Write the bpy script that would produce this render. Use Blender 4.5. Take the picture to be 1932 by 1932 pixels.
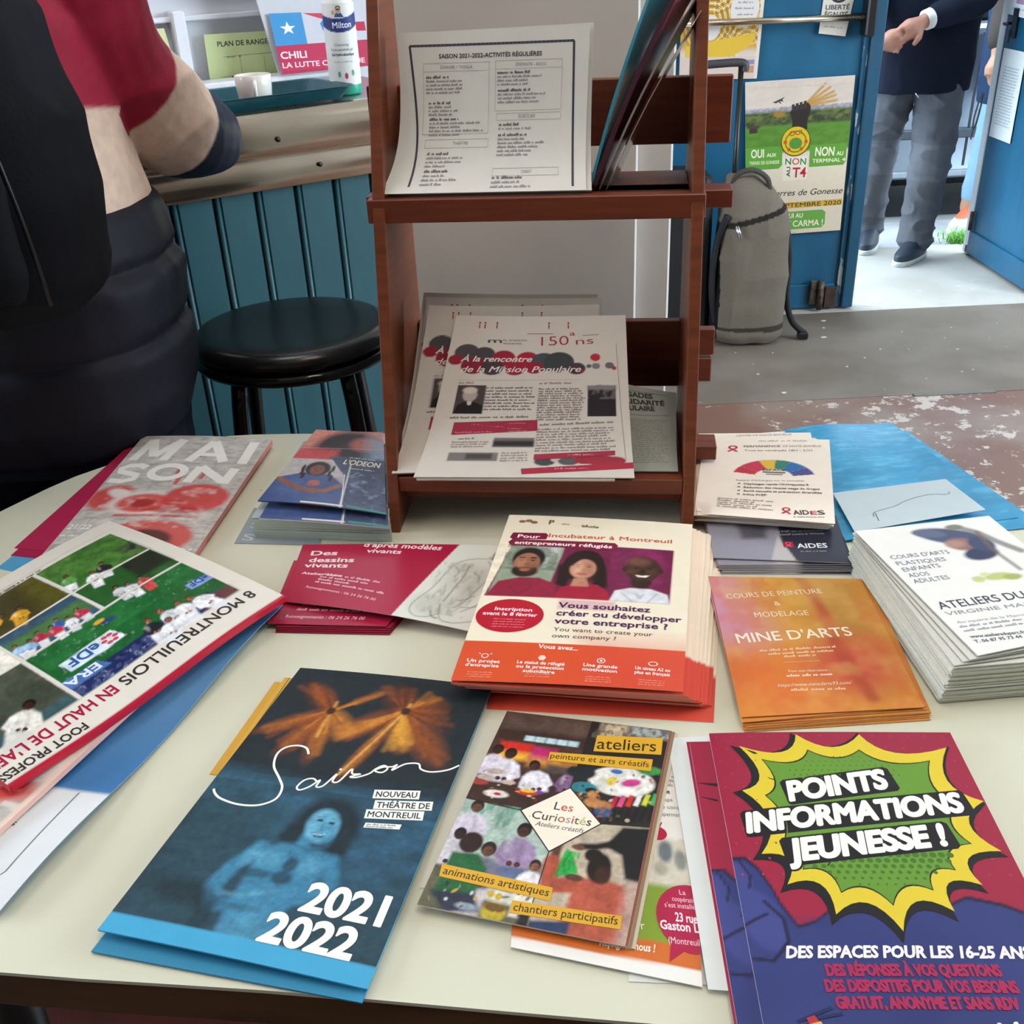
import bpy, bmesh, math, random
import numpy as np
from mathutils import Vector, Matrix, noise as mnoise
from mathutils.geometry import tessellate_polygon

for _o in list(bpy.data.objects): bpy.data.objects.remove(_o)
SC = bpy.context.scene
COL = SC.collection
random.seed(7)

# ------------------------------------------------------------------ camera
CAM_Z = 1.33
F_PX, NX, NY = 1960.0, 165.0, 3550.0          # focal length and nadir offset for a 1932 px frame
d = Vector((NX, NY, F_PX)).normalized(); up = -d
fz = Vector((0, 0, 1)); yv = (fz - up * fz.dot(up)).normalized(); xv = yv.cross(up)
M3 = Matrix((xv, yv, up))                       # camera (x right, y down, z fwd) -> world
right, down, fwd = M3 @ Vector((1, 0, 0)), M3 @ Vector((0, 1, 0)), M3 @ Vector((0, 0, 1))
cam_d = bpy.data.cameras.new('camera'); cam = bpy.data.objects.new('camera', cam_d); COL.objects.link(cam)
R = Matrix((right, -down, -fwd)).transposed().to_4x4()
cam.matrix_world = Matrix.Translation((0, 0, CAM_Z)) @ R
cam_d.sensor_width = 36.0; cam_d.lens = 36.0 * F_PX / 1932.0; cam_d.clip_start = 0.02
SC.camera = cam

# ------------------------------------------------------------------ view, world, lights
SC.view_settings.view_transform = 'Standard'; SC.view_settings.look = 'None'
SC.view_settings.gamma = 1.0; SC.view_settings.use_curve_mapping = False
SC.view_settings.exposure = -0.35
W = bpy.data.worlds.new('overcast_sky'); SC.world = W; W.use_nodes = True
wb = W.node_tree.nodes['Background']; wb.inputs[0].default_value = (0.70, 0.86, 1.0, 1); wb.inputs[1].default_value = 12.0
def area(name, loc, target, size, sy, power, col):
    l = bpy.data.lights.new(name, 'AREA'); l.shape = 'RECTANGLE'; l.size = size; l.size_y = sy; l.energy = power; l.color = col
    o = bpy.data.objects.new(name, l); COL.objects.link(o); o.location = loc
    o.rotation_euler = (Vector(target) - Vector(loc)).to_track_quat('-Z', 'Y').to_euler(); return o
area('ceiling_lamp_light', (0.45, 0.62, 2.72), (0.4, 0.75, 0), 0.5, 1.2, 21, (1.0, 0.84, 0.66))
area('ceiling_lamp_light', (-1.6, 0.4, 2.72), (-1.6, 0.6, 0), 0.4, 1.2, 12, (1.0, 0.84, 0.66))
area('window_daylight', (3.98, 1.65, 1.75), (0, 1.3, 0.8), 2.3, 1.5, 150, (0.82, 0.91, 1.0))
area('window_daylight', (-3.98, 1.2, 1.75), (0, 1.2, 0.9), 2.3, 1.5, 120, (0.84, 0.92, 1.0))
area('bar_fill_light', (-0.40, 1.45, 2.66), (-0.45, 2.15, 1.1), 1.2, 0.3, 20, (0.95, 0.96, 1.0))  # added fill that brightens the partition behind the bar

# ------------------------------------------------------------------ colour and materials
def lin(c):
    if isinstance(c, str):
        c = c.lstrip('#'); c = tuple(int(c[i:i + 2], 16) for i in (0, 2, 4))
    return np.array([(x / 255 / 12.92 if x / 255 <= 0.04045 else ((x / 255 + 0.055) / 1.055) ** 2.4) for x in c])
def L4(c): return tuple(lin(c)) + (1.0,)
_mats = {}
def mat(name, col='808080', rough=0.6, metal=0.0, col2=None, scale=30.0, stretch=(1, 1, 1), bump=0.0, bscale=None, attr=False, spec=0.5, coat=0.0, detail=4, lo=0.35, hi=0.65, var=0.06, alpha=1.0, trans=0.0):
    if name in _mats: return _mats[name]
    m = bpy.data.materials.new(name); m.use_nodes = True; nt = m.node_tree; N = nt.nodes; Lk = nt.links
    b = N['Principled BSDF']; b.inputs['Roughness'].default_value = rough; b.inputs['Metallic'].default_value = metal
    b.inputs['Specular IOR Level'].default_value = spec; b.inputs['Coat Weight'].default_value = coat
    if trans: b.inputs['Transmission Weight'].default_value = trans
    tc = N.new('ShaderNodeTexCoord'); mp = N.new('ShaderNodeMapping'); mp.inputs['Scale'].default_value = stretch
    Lk.new(tc.outputs['Object'], mp.inputs['Vector'])
    nz = N.new('ShaderNodeTexNoise'); nz.inputs['Scale'].default_value = scale; nz.inputs['Detail'].default_value = detail
    Lk.new(mp.outputs[0], nz.inputs['Vector'])
    mr = N.new('ShaderNodeMapRange'); mr.inputs[1].default_value = lo; mr.inputs[2].default_value = hi
    Lk.new(nz.outputs['Fac'], mr.inputs[0])
    mx = N.new('ShaderNodeMix'); mx.data_type = 'RGBA'
    Lk.new(mr.outputs[0], mx.inputs['Factor'])
    if attr:
        at = N.new('ShaderNodeAttribute'); at.attribute_name = 'Col'
        sc = N.new('ShaderNodeVectorMath'); sc.operation = 'SCALE'; sc.inputs['Scale'].default_value = 1.0 - var
        Lk.new(at.outputs['Color'], sc.inputs[0]); Lk.new(at.outputs['Color'], mx.inputs[6]); Lk.new(sc.outputs[0], mx.inputs[7])
    else:
        mx.inputs[6].default_value = L4(col)
        c2 = L4(col2) if col2 else tuple(lin(col) * (1 - var * 2)) + (1,)
        mx.inputs[7].default_value = c2
    Lk.new(mx.outputs[2], b.inputs['Base Color'])
    if bump:
        bp = N.new('ShaderNodeBump'); bp.inputs['Strength'].default_value = bump; bp.inputs['Distance'].default_value = 0.002
        if bscale:
            n2 = N.new('ShaderNodeTexNoise'); n2.inputs['Scale'].default_value = bscale; Lk.new(mp.outputs[0], n2.inputs['Vector']); Lk.new(n2.outputs['Fac'], bp.inputs['Height'])
        else: Lk.new(nz.outputs['Fac'], bp.inputs['Height'])
        Lk.new(bp.outputs[0], b.inputs['Normal'])
    _mats[name] = m; return m
MP = mat('printed_paper', attr=True, rough=0.55, scale=60, var=0.03, spec=0.35)
MG = mat('glossy_print', attr=True, rough=0.28, scale=40, var=0.03, spec=0.5)
MCLOTH = mat('dyed_cloth', attr=True, rough=0.9, scale=300, var=0.15, spec=0.15, bump=0.35)
MSHINY = mat('shell_fabric', attr=True, rough=0.62, scale=60, var=0.14, spec=0.25, bump=0.4)
MWOOD = mat('red_stained_wood', '673621', 0.42, col2='7b4127', scale=9, stretch=(1, 1, 14), bump=0.12, detail=8, spec=0.4)
MWOODX = mat('red_stained_wood_across', '763821', 0.42, col2='642d1b', scale=9, stretch=(1, 14, 14), bump=0.12, detail=8, spec=0.4)
MEND = mat('wood_end_grain', 'a8653c', 0.6, col2='8a4c2c', scale=60, bump=0.1)
MWHITE = mat('white_plaster', 'd5d2cd', 0.85, scale=8, var=0.04, bump=0.08, bscale=60)
MTEAL = mat('teal_paint', '34646c', 0.45, scale=14, stretch=(1, 1, 0.3), var=0.10, bump=0.05)
MBLUE = mat('blue_door_paint', '12506f', 0.40, col2='1b5f80', scale=5, stretch=(1, 1, 0.6), bump=0.25, bscale=22)
MBLACK = mat('black_plastic', '141416', 0.35, scale=40, var=0.1)
MBLKSH = mat('black_vinyl', '17181a', 0.26, scale=20, var=0.1, bump=0.06, bscale=30)
MSTEEL = mat('brushed_steel', 'd6c6b0', 0.21, metal=1.0, scale=6, stretch=(1, 1, 5), var=0.08, bump=0.12, bscale=8)
MCHROME = mat('chrome', 'd8dade', 0.15, metal=1.0, scale=10)
MCERAM = mat('white_ceramic', 'ece7dd', 0.18, scale=10, var=0.02)

# ------------------------------------------------------------------ object helpers
def tag(o, label=None, cat=None, group=None, kind=None):
    if label: o['label'] = label
    if cat: o['category'] = cat
    if group: o['group'] = group
    if kind: o['kind'] = kind
    return o
def link(name, me, parent=None, m=None):
    o = bpy.data.objects.new(name, me); COL.objects.link(o)
    if m is not None and me is not None:
        me.materials.clear(); me.materials.append(m)
    if parent is not None: o.parent = parent
    return o
def empty(name, loc=(0, 0, 0), rz=0.0, label=None, cat=None, group=None, kind=None):
    o = bpy.data.objects.new(name, None); COL.objects.link(o); o.location = loc; o.rotation_euler = (0, 0, rz); o.empty_display_size = 0.02
    return tag(o, label, cat, group, kind)
class MB:
    def __init__(s): s.bm = bmesh.new()
    def box(s, x0, y0, z0, x1, y1, z1, bev=0.0, seg=1, T=None):
        b = bmesh.new(); bmesh.ops.create_cube(b, size=1.0)
        bmesh.ops.scale(b, vec=(x1 - x0, y1 - y0, z1 - z0), verts=b.verts)
        bmesh.ops.translate(b, vec=((x0 + x1) / 2, (y0 + y1) / 2, (z0 + z1) / 2), verts=b.verts)
        if bev: bmesh.ops.bevel(b, geom=b.edges[:], offset=bev, segments=seg, affect='EDGES', profile=0.5)
        return s.add(b, T)
    def add(s, b, T=None):
        if T is not None: bmesh.ops.transform(b, matrix=T, verts=b.verts)
        me = bpy.data.meshes.new('t'); b.to_mesh(me); b.free(); s.bm.from_mesh(me); bpy.data.meshes.remove(me); return s
    def prism(s, pts, z0, z1, bev=0.0, T=None, seg=2):
        b = bmesh.new(); vs = [b.verts.new((p[0], p[1], z0)) for p in pts]; f = b.faces.new(vs)
        r = bmesh.ops.extrude_face_region(b, geom=[f]); ev = [v for v in r['geom'] if isinstance(v, bmesh.types.BMVert)]
        bmesh.ops.translate(b, vec=(0, 0, z1 - z0), verts=ev); bmesh.ops.recalc_face_normals(b, faces=b.faces[:])
        if bev:
            es = [e for e in b.edges if abs(e.verts[0].co.z - e.verts[1].co.z) < 1e-6]
            bmesh.ops.bevel(b, geom=es, offset=bev, segments=seg, affect='EDGES', profile=0.5)
        return s.add(b, T)
    def tube(s, pts, r, n=12, cap=True, T=None):
        b = bmesh.new(); P = [Vector(p) for p in pts]; rs = r if hasattr(r, '__len__') else [r] * len(P); rings = []
        t = (P[1] - P[0]).normalized(); a = t.orthogonal().normalized()
        for i, p in enumerate(P):
            t = (P[min(i + 1, len(P) - 1)] - P[max(i - 1, 0)]).normalized()
            a = (a - t * a.dot(t)).normalized(); c = t.cross(a)
            rings.append([b.verts.new(p + (a * math.cos(k * 2 * math.pi / n) + c * math.sin(k * 2 * math.pi / n)) * rs[i]) for k in range(n)])
        for i in range(len(P) - 1):
            for k in range(n): b.faces.new((rings[i][k], rings[i][(k + 1) % n], rings[i + 1][(k + 1) % n], rings[i + 1][k]))
        if cap: b.faces.new(rings[0][::-1]); b.faces.new(rings[-1])
        for f in b.faces: f.smooth = True
        return s.add(b, T)
    def lathe(s, prof, n=40, T=None):
        b = bmesh.new(); rings = []
        for r, z in prof:
            rings.append([b.verts.new((r * math.cos(k * 2 * math.pi / n), r * math.sin(k * 2 * math.pi / n), z)) for k in range(n)] if r > 1e-6 else [b.verts.new((0, 0, z))])
        for i in range(len(prof) - 1):
            A, B = rings[i], rings[i + 1]
            for k in range(n):
                k2 = (k + 1) % n
                if len(A) == 1 and len(B) == 1: continue
                if len(A) == 1: b.faces.new((A[0], B[k], B[k2]))
                elif len(B) == 1: b.faces.new((A[k], A[k2], B[0]))
                else: b.faces.new((A[k], A[k2], B[k2], B[k]))
        bmesh.ops.recalc_face_normals(b, faces=b.faces[:])
        for f in b.faces: f.smooth = True
        return s.add(b, T)
    def ell(s, c, r, rot=None, seg=20):
        b = bmesh.new(); bmesh.ops.create_uvsphere(b, u_segments=seg, v_segments=max(8, seg // 2), radius=1.0)
        Tm = Matrix.Translation(c) @ (rot.to_4x4() if rot is not None else Matrix.Identity(4)) @ Matrix.Diagonal((*r, 1))
        for f in b.faces: f.smooth = True
        return s.add(b, Tm)
    def loft(s, rings, n=28, p=2.3, T=None):
        """rings: (cx, cy, cz, rx, ry[, rot]) closed body of superellipse sections"""
        b = bmesh.new(); RR = []
        for rg in rings:
            cx, cy, cz, rx, ry = rg[:5]; ro = rg[5] if len(rg) > 5 else 0.0; ring = []
            for k in range(n):
                a = k * 2 * math.pi / n; ca, sa = math.cos(a), math.sin(a)
                x = rx * math.copysign(abs(ca) ** (2 / p), ca); y = ry * math.copysign(abs(sa) ** (2 / p), sa)
                ring.append(b.verts.new((cx + x * math.cos(ro) - y * math.sin(ro), cy + x * math.sin(ro) + y * math.cos(ro), cz)))
            RR.append(ring)
        for i in range(len(RR) - 1):
            for k in range(n): b.faces.new((RR[i][k], RR[i][(k + 1) % n], RR[i + 1][(k + 1) % n], RR[i + 1][k]))
        b.faces.new(RR[0][::-1]); b.faces.new(RR[-1])
        for f in b.faces: f.smooth = True
        return s.add(b, T)
    def build(s, name, m, parent=None, sub=0, smooth=None):
        me = bpy.data.meshes.new(name); s.bm.to_mesh(me); s.bm.free()
        o = link(name, me, parent, m)
        if smooth is not None:
            for p in me.polygons: p.use_smooth = smooth
        if sub:
            md = o.modifiers.new('s', 'SUBSURF'); md.levels = md.render_levels = sub
        return o
def setcol(me, cols):                                # per-vertex colours, linear
    a = me.color_attributes.new('Col', 'FLOAT_COLOR', 'POINT')
    buf = np.ones((len(me.vertices), 4), np.float32); buf[:, :3] = cols; a.data.foreach_set('color', buf.ravel())

def organic(name, mb, m, parent=None, voxel=0.008, smooth=6, fold=0.0, fscale=9.0, colfn=None, stretch=(1, 1, 1), keep=0):
    """fuse a bag of limbs and bodies into one continuous skin"""
    me = bpy.data.meshes.new('t'); mb.bm.to_mesh(me); mb.bm.free()
    o = bpy.data.objects.new('t', me); COL.objects.link(o)
    r = o.modifiers.new('r', 'REMESH'); r.mode = 'VOXEL'; r.voxel_size = voxel
    if smooth:
        sm = o.modifiers.new('m', 'SMOOTH'); sm.factor = 0.6; sm.iterations = smooth
    dg = bpy.context.evaluated_depsgraph_get(); me2 = bpy.data.meshes.new_from_object(o.evaluated_get(dg))
    bpy.data.objects.remove(o); bpy.data.meshes.remove(me); me2.name = name
    n = len(me2.vertices); co = np.empty(n * 3); me2.vertices.foreach_get('co', co); co = co.reshape(-1, 3)
    if fold:
        no = np.empty(n * 3); me2.vertices.foreach_get('normal', no); no = no.reshape(-1, 3)
        amp = np.array([(1 - abs(mnoise.noise(Vector(c * np.array(stretch) * fscale)) * 2)) ** 2 + 0.4 * mnoise.noise(Vector(c * fscale * 2.7)) for c in co])
        co2 = co + no * (amp * fold)[:, None]; me2.vertices.foreach_set('co', co2.ravel())
    for p in me2.polygons: p.use_smooth = True
    if colfn is not None: setcol(me2, np.array([colfn(*c) for c in co]))
    me2.update(); return link(name, me2, parent, m)

# ------------------------------------------------------------------ printed sheets
class Paint:
    """soft colours printed on the vertices of a sheet; X to the right, Y down, page units"""
    def __init__(s, X, Y, base): s.X, s.Y = X, Y; s.c = np.tile(lin(base), (X.size, 1))
    def mix(s, k, col, a=1.0): k = np.clip(k, 0, 1)[:, None] * a; s.c = s.c * (1 - k) + lin(col) * k
    def rect(s, x0, y0, x1, y1, col, soft=0.6, rot=0, a=1):
        cx, cy = (x0 + x1) / 2, (y0 + y1) / 2; dx, dy = s.X - cx, s.Y - cy
        if rot: c_, s_ = math.cos(rot), math.sin(rot); dx, dy = dx * c_ + dy * s_, -dx * s_ + dy * c_
        dd = np.maximum(np.abs(dx) - abs(x1 - x0) / 2, np.abs(dy) - abs(y1 - y0) / 2); s.mix(0.5 - dd / soft, col, a)
    def ell(s, cx, cy, rx, ry, col, soft=0.15, rot=0, a=1):
        dx, dy = s.X - cx, s.Y - cy
        if rot: c_, s_ = math.cos(rot), math.sin(rot); dx, dy = dx * c_ + dy * s_, -dx * s_ + dy * c_
        q = np.sqrt((dx / rx) ** 2 + (dy / ry) ** 2); s.mix((1 - q) / soft + 0.5, col, a)
    def poly(s, pts, col, soft=0.8, a=1):
        inside = np.zeros(s.X.size, bool); dm = np.full(s.X.size, 1e9); n = len(pts)
        for i in range(n):
            (x0, y0), (x1, y1) = pts[i], pts[(i + 1) % n]
            if y0 != y1:
                c = ((y0 > s.Y) != (y1 > s.Y)) & (s.X < (x1 - x0) * (s.Y - y0) / (y1 - y0) + x0); inside ^= c
            L = (x1 - x0) ** 2 + (y1 - y0) ** 2 + 1e-9; t = np.clip(((s.X - x0) * (x1 - x0) + (s.Y - y0) * (y1 - y0)) / L, 0, 1)
            dm = np.minimum(dm, np.hypot(s.X - x0 - t * (x1 - x0), s.Y - y0 - t * (y1 - y0)))
        s.mix(0.5 + np.where(inside, dm, -dm) / soft, col, a)
    def line(s, pts, w, col, soft=0.8, a=1):
        dm = np.full(s.X.size, 1e9)
        for (x0, y0), (x1, y1) in zip(pts, pts[1:]):
            L = (x1 - x0) ** 2 + (y1 - y0) ** 2 + 1e-9; t = np.clip(((s.X - x0) * (x1 - x0) + (s.Y - y0) * (y1 - y0)) / L, 0, 1)
            dm = np.minimum(dm, np.hypot(s.X - x0 - t * (x1 - x0), s.Y - y0 - t * (y1 - y0)))
        s.mix(0.5 + (w / 2 - dm) / soft, col, a)
    def vn(s, sx, sy=None, seed=0, oct=3):
        sy = sy or sx; out = np.zeros(s.X.size); amp = 1.0; tot = 0; rng = np.random.RandomState(seed)
        for o in range(oct):
            g = rng.rand(64, 64); x = s.X / sx * 2 ** o + 7.3; y = s.Y / sy * 2 ** o + 3.1
            xi, yi = np.floor(x).astype(int), np.floor(y).astype(int); fx, fy = x - xi, y - yi; fx = fx * fx * (3 - 2 * fx); fy = fy * fy * (3 - 2 * fy)
            A = g[xi % 64, yi % 64] * (1 - fx) + g[(xi + 1) % 64, yi % 64] * fx; B = g[xi % 64, (yi + 1) % 64] * (1 - fx) + g[(xi + 1) % 64, (yi + 1) % 64] * fx
            out += amp * (A * (1 - fy) + B * fy); tot += amp; amp *= 0.55
        return out / tot
    def cloud(s, col, sx, sy=None, th=0.5, soft=0.2, seed=0, a=1, box=None):
        k = np.clip((s.vn(sx, sy, seed) - th) / soft + 0.5, 0, 1)
        if box is not None: k = k * ((s.X > box[0]) & (s.Y > box[1]) & (s.X < box[2]) & (s.Y < box[3]))
        s.mix(k, col, a)
    def grain(s, amt=.25, sc=3.0, seed=5, box=None):
        k = 1 + amt * ((s.vn(sc, sc, seed, 4) - .5) * 2.4)
        if box is not None: k = np.where((s.X > box[0]) & (s.Y > box[1]) & (s.X < box[2]) & (s.Y < box[3]), k, 1.0)
        s.c = np.clip(s.c * k[:, None], 0, 1)
    def person(s, x, y, h, skin='8a5a44', hair='1c1412', shirt='b0b0b8', trouser=None, rot=0.0, bend=0.0):
        """small figure in a printed photo, head centre at x, y; h = head height"""
        def P(dx, dy): return (x + (dx * math.cos(rot) - dy * math.sin(rot)) * h, y + (dx * math.sin(rot) + dy * math.cos(rot)) * h)
        s.poly([P(-1.0, 1.1), P(-.35, .6), P(.35, .6), P(1.0, 1.1), P(.95 + bend, 3), P(-.95 + bend, 3)], shirt, soft=h * .3)
        if trouser: s.poly([P(-.9 + bend, 2.9), P(.9 + bend, 2.9), P(.8 + bend, 5), P(-.8 + bend, 5)], trouser, soft=h * .3)
        s.line([P(-.9, 1.3), P(-1.2, 2.2), P(-.4, 2.6)], h * .38, shirt, soft=h * .2); s.line([P(.9, 1.3), P(1.2, 2.2), P(.4, 2.6)], h * .38, shirt, soft=h * .2)
        s.line([P(.15, .9), P(.35, 1.9), P(.15, 2.9)], h * .16, '2a2630', soft=h * .35, a=.35); s.line([P(-.5, 1.0), P(-.45, 2.2)], h * .10, '2a2630', soft=h * .3, a=.3); s.ell(*P(-.62, 1.35), h * .25, h * .6, 'ffffff', .9, rot, .22); s.line([P(-1.12, 2.1), P(-.6, 2.5)], h * .08, '2a2630', soft=h * .2, a=.4)
        s.ell(*P(-.2, 2.65), h * .2, h * .2, skin); s.ell(*P(.3, 2.65), h * .2, h * .2, skin)
        s.ell(*P(0, -.08), h * .48, h * .58, hair, rot=rot); s.ell(*P(0, .12), h * .34, h * .40, skin, .3, rot=rot); s.ell(*P(.12, .2), h * .2, h * .3, '1a100c', .9, rot, .35); s.ell(*P(-.12, .05), h * .06, h * .04, '140c0a', .6, rot, .8); s.ell(*P(.13, .05), h * .06, h * .04, '140c0a', .6, rot, .8); s.ell(*P(0, .32), h * .1, h * .04, '5a2420', .6, rot, .7)

_txt = {}
def text_geo(st, bold, ital, res=2):
    k = (st, bold, ital, res)
    if k in _txt: return _txt[k]
    cu = bpy.data.curves.new('t', 'FONT'); cu.body = st; cu.resolution_u = res; cu.offset = 0.022 * min(bold, 1); cu.shear = 0.28 if ital else 0.0; cu.fill_mode = 'FRONT'
    o = bpy.data.objects.new('t', cu); COL.objects.link(o)
    dg = bpy.context.evaluated_depsgraph_get(); me = bpy.data.meshes.new_from_object(o.evaluated_get(dg))
    n = len(me.vertices); co = np.empty(n * 3); me.vertices.foreach_get('co', co); co = co.reshape(-1, 3)[:, :2].copy()
    me.calc_loop_triangles(); tr = np.empty(len(me.loop_triangles) * 3, int); me.loop_triangles.foreach_get('vertices', tr); tr = tr.reshape(-1, 3)
    bpy.data.objects.remove(o); bpy.data.curves.remove(cu); bpy.data.meshes.remove(me)
    if not n: co = np.zeros((1, 2)); tr = np.zeros((0, 3), int)
    _txt[k] = (co, tr); return _txt[k]
def catmull(pts, n=8):
    P = [pts[0]] + list(pts) + [pts[-1]]; out = []
    for i in range(1, len(P) - 2):
        p0, p1, p2, p3 = (np.array(P[i + j], float) for j in (-1, 0, 1, 2))
        for k in range(n):
            t = k / n; out.append(tuple(0.5 * ((2 * p1) + (-p0 + p2) * t + (2 * p0 - 5 * p1 + 4 * p2 - p3) * t * t + (-p0 + 3 * p1 - 3 * p2 + p3) * t ** 3)))
    out.append(tuple(pts[-1])); return out
class Art:
    CAP = 0.70
    def __init__(s): s.V = []; s.F = []; s.C = []; s.Lv = []; s.k = 0; s.n = 0; s.hold = False; s.rnd = random.Random(3)
    def _add(s, co, tr, col):
        s.k += 0 if s.hold else 1; c = lin(col)
        s.V.append(np.asarray(co, float)); s.F.append(np.asarray(tr, int) + s.n); s.n += len(co); s.C += [c] * len(tr); s.Lv.append(np.full(len(co), s.k))
    def T(s, st, p0, p1=None, cap=4.0, col='202020', bold=0, ital=0, out=None, outw=0.0):
        sharp = bold > 0.15 and any(c in 'MW' for c in st)          # pointed letters: thicken with shifted copies
        co, tr = text_geo(st, 0 if sharp else bold, ital, 6 if cap > 10 else 2)
        if not len(tr): return
        x0, x1 = co[:, 0].min(), co[:, 0].max(); sy = cap / s.CAP
        if p1 is None: sx = sy * 0.95; dx, dy = 1.0, 0.0
        elif not hasattr(p1, '__len__'): sx = sy * 0.95; dx, dy = math.cos(math.radians(p1)), math.sin(math.radians(p1))
        else:
            Ln = math.hypot(p1[0] - p0[0], p1[1] - p0[1]); sx = Ln / (x1 - x0); dx, dy = (p1[0] - p0[0]) / Ln, (p1[1] - p0[1]) / Ln
        u = (co[:, 0] - x0) * sx; v = -co[:, 1] * sy
        q = np.stack([p0[0] + u * dx - v * dy, p0[1] + u * dy + v * dx], 1)
        if out:
            for a in range(10):
                an = a * math.pi / 5; s._add(q + outw * np.array([math.cos(an), math.sin(an)]), tr, out)
        s._add(q, tr, col)
        if sharp and bold <= 1:
            for a in range(4): an = a * math.pi / 2 + .78; s._add(q + bold * .026 * cap * np.array([math.cos(an), math.sin(an)]), tr, col)
        if bold > 1:
            rr_ = ((bold if sharp else bold - 1)) * 0.028 * cap
            for a in range(8): an = a * math.pi / 4 + .2; s._add(q + rr_ * np.array([math.cos(an), math.sin(an)]), tr, col)
    def TM(s, st, cols, p0, p1, cap, bold=0):
        full = text_geo(st, bold, 0)[0]; x0, x1 = full[:, 0].min(), full[:, 0].max(); sx = (p1[0] - p0[0]) / (x1 - x0)
        for i, ch in enumerate(st):
            if ch == ' ': continue
            e = text_geo(st[:i + 1], bold, 0)[0][:, 0].max(); g = text_geo(ch, bold, 0)[0]; w = g[:, 0].max() - g[:, 0].min()
            s.T(ch, (p0[0] + (e - w - x0) * sx, p0[1] + (p1[1] - p0[1]) * i / len(st)), (p0[0] + (e - x0) * sx, p0[1] + (p1[1] - p0[1]) * i / len(st)), cap, cols[i], bold)
    def poly(s, pts, col):
        t = tessellate_polygon([[Vector((p[0], p[1], 0)) for p in pts]]); s._add(pts, t, col)
    def rect(s, x0, y0, x1, y1, col): s.poly([(x0, y0), (x1, y0), (x1, y1), (x0, y1)], col)
    def ell(s, cx, cy, rx, ry, col, n=28): s.poly([(cx + rx * math.cos(i * 2 * math.pi / n), cy + ry * math.sin(i * 2 * math.pi / n)) for i in range(n)], col)
    def stroke(s, pts, w, col, closed=False, smooth=0):
        if smooth: pts = catmull(list(pts), smooth)
        P = [np.array(p, float) for p in pts]; n = len(P); co = []; tr = []; ws = w if hasattr(w, '__len__') else [w] * n
        for i in range(n):
            t = P[min(i + 1, n - 1)] - P[max(i - 1, 0)]; t = t / (np.linalg.norm(t) + 1e-9); q = np.array([-t[1], t[0]]) * ws[i if len(ws) == n else 0] / 2
            co += [P[i] + q, P[i] - q]
        for i in range(n - 1): tr += [(2 * i, 2 * i + 1, 2 * i + 3), (2 * i, 2 * i + 3, 2 * i + 2)]
        s._add(np.array(co), tr, col)
    def ring(s, cx, cy, rx, ry, w, col, n=30, a0=0, a1=2 * math.pi):
        s.stroke([(cx + rx * math.cos(a0 + (a1 - a0) * i / n), cy + ry * math.sin(a0 + (a1 - a0) * i / n)) for i in range(n + 1)], w, col)
    def bars(s, p0, p1, h, col, fill=0.72):
        """a line of print too small to read: word-long runs of little strokes"""
        Ln = math.hypot(p1[0] - p0[0], p1[1] - p0[1]); dx, dy = (p1[0] - p0[0]) / Ln, (p1[1] - p0[1]) / Ln; x = 0.0; co = []; tr = []
        while x < Ln - h * 0.4:
            w = min(h * s.rnd.choice((1.2, 2.2, 3.4, 4.5)), Ln - x); q = 0.0
            while q < w - h * 0.3:
                hh = h * s.rnd.choice((0.62, 0.62, 0.7, 1.0)); g = h * s.rnd.choice((0.42, 0.5, 0.34)); b = len(co)
                for (uu, vv) in ((x + q, 0), (x + q + g, 0), (x + q + g, -hh), (x + q, -hh)): co.append((p0[0] + uu * dx - vv * dy, p0[1] + uu * dy + vv * dx))
                tr += [(b, b + 1, b + 2), (b, b + 2, b + 3)]; q += g + h * 0.13
            x += w + h * 0.55
        if co: s._add(co, tr, col)
    def block(s, x0, y0, x1, n, dy, h, col, sk=0.0):
        for i in range(n): s.bars((x0, y0 + i * dy), (x1 - s.rnd.random() * (x1 - x0) * 0.12, y0 + i * dy + sk), h, col)

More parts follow.
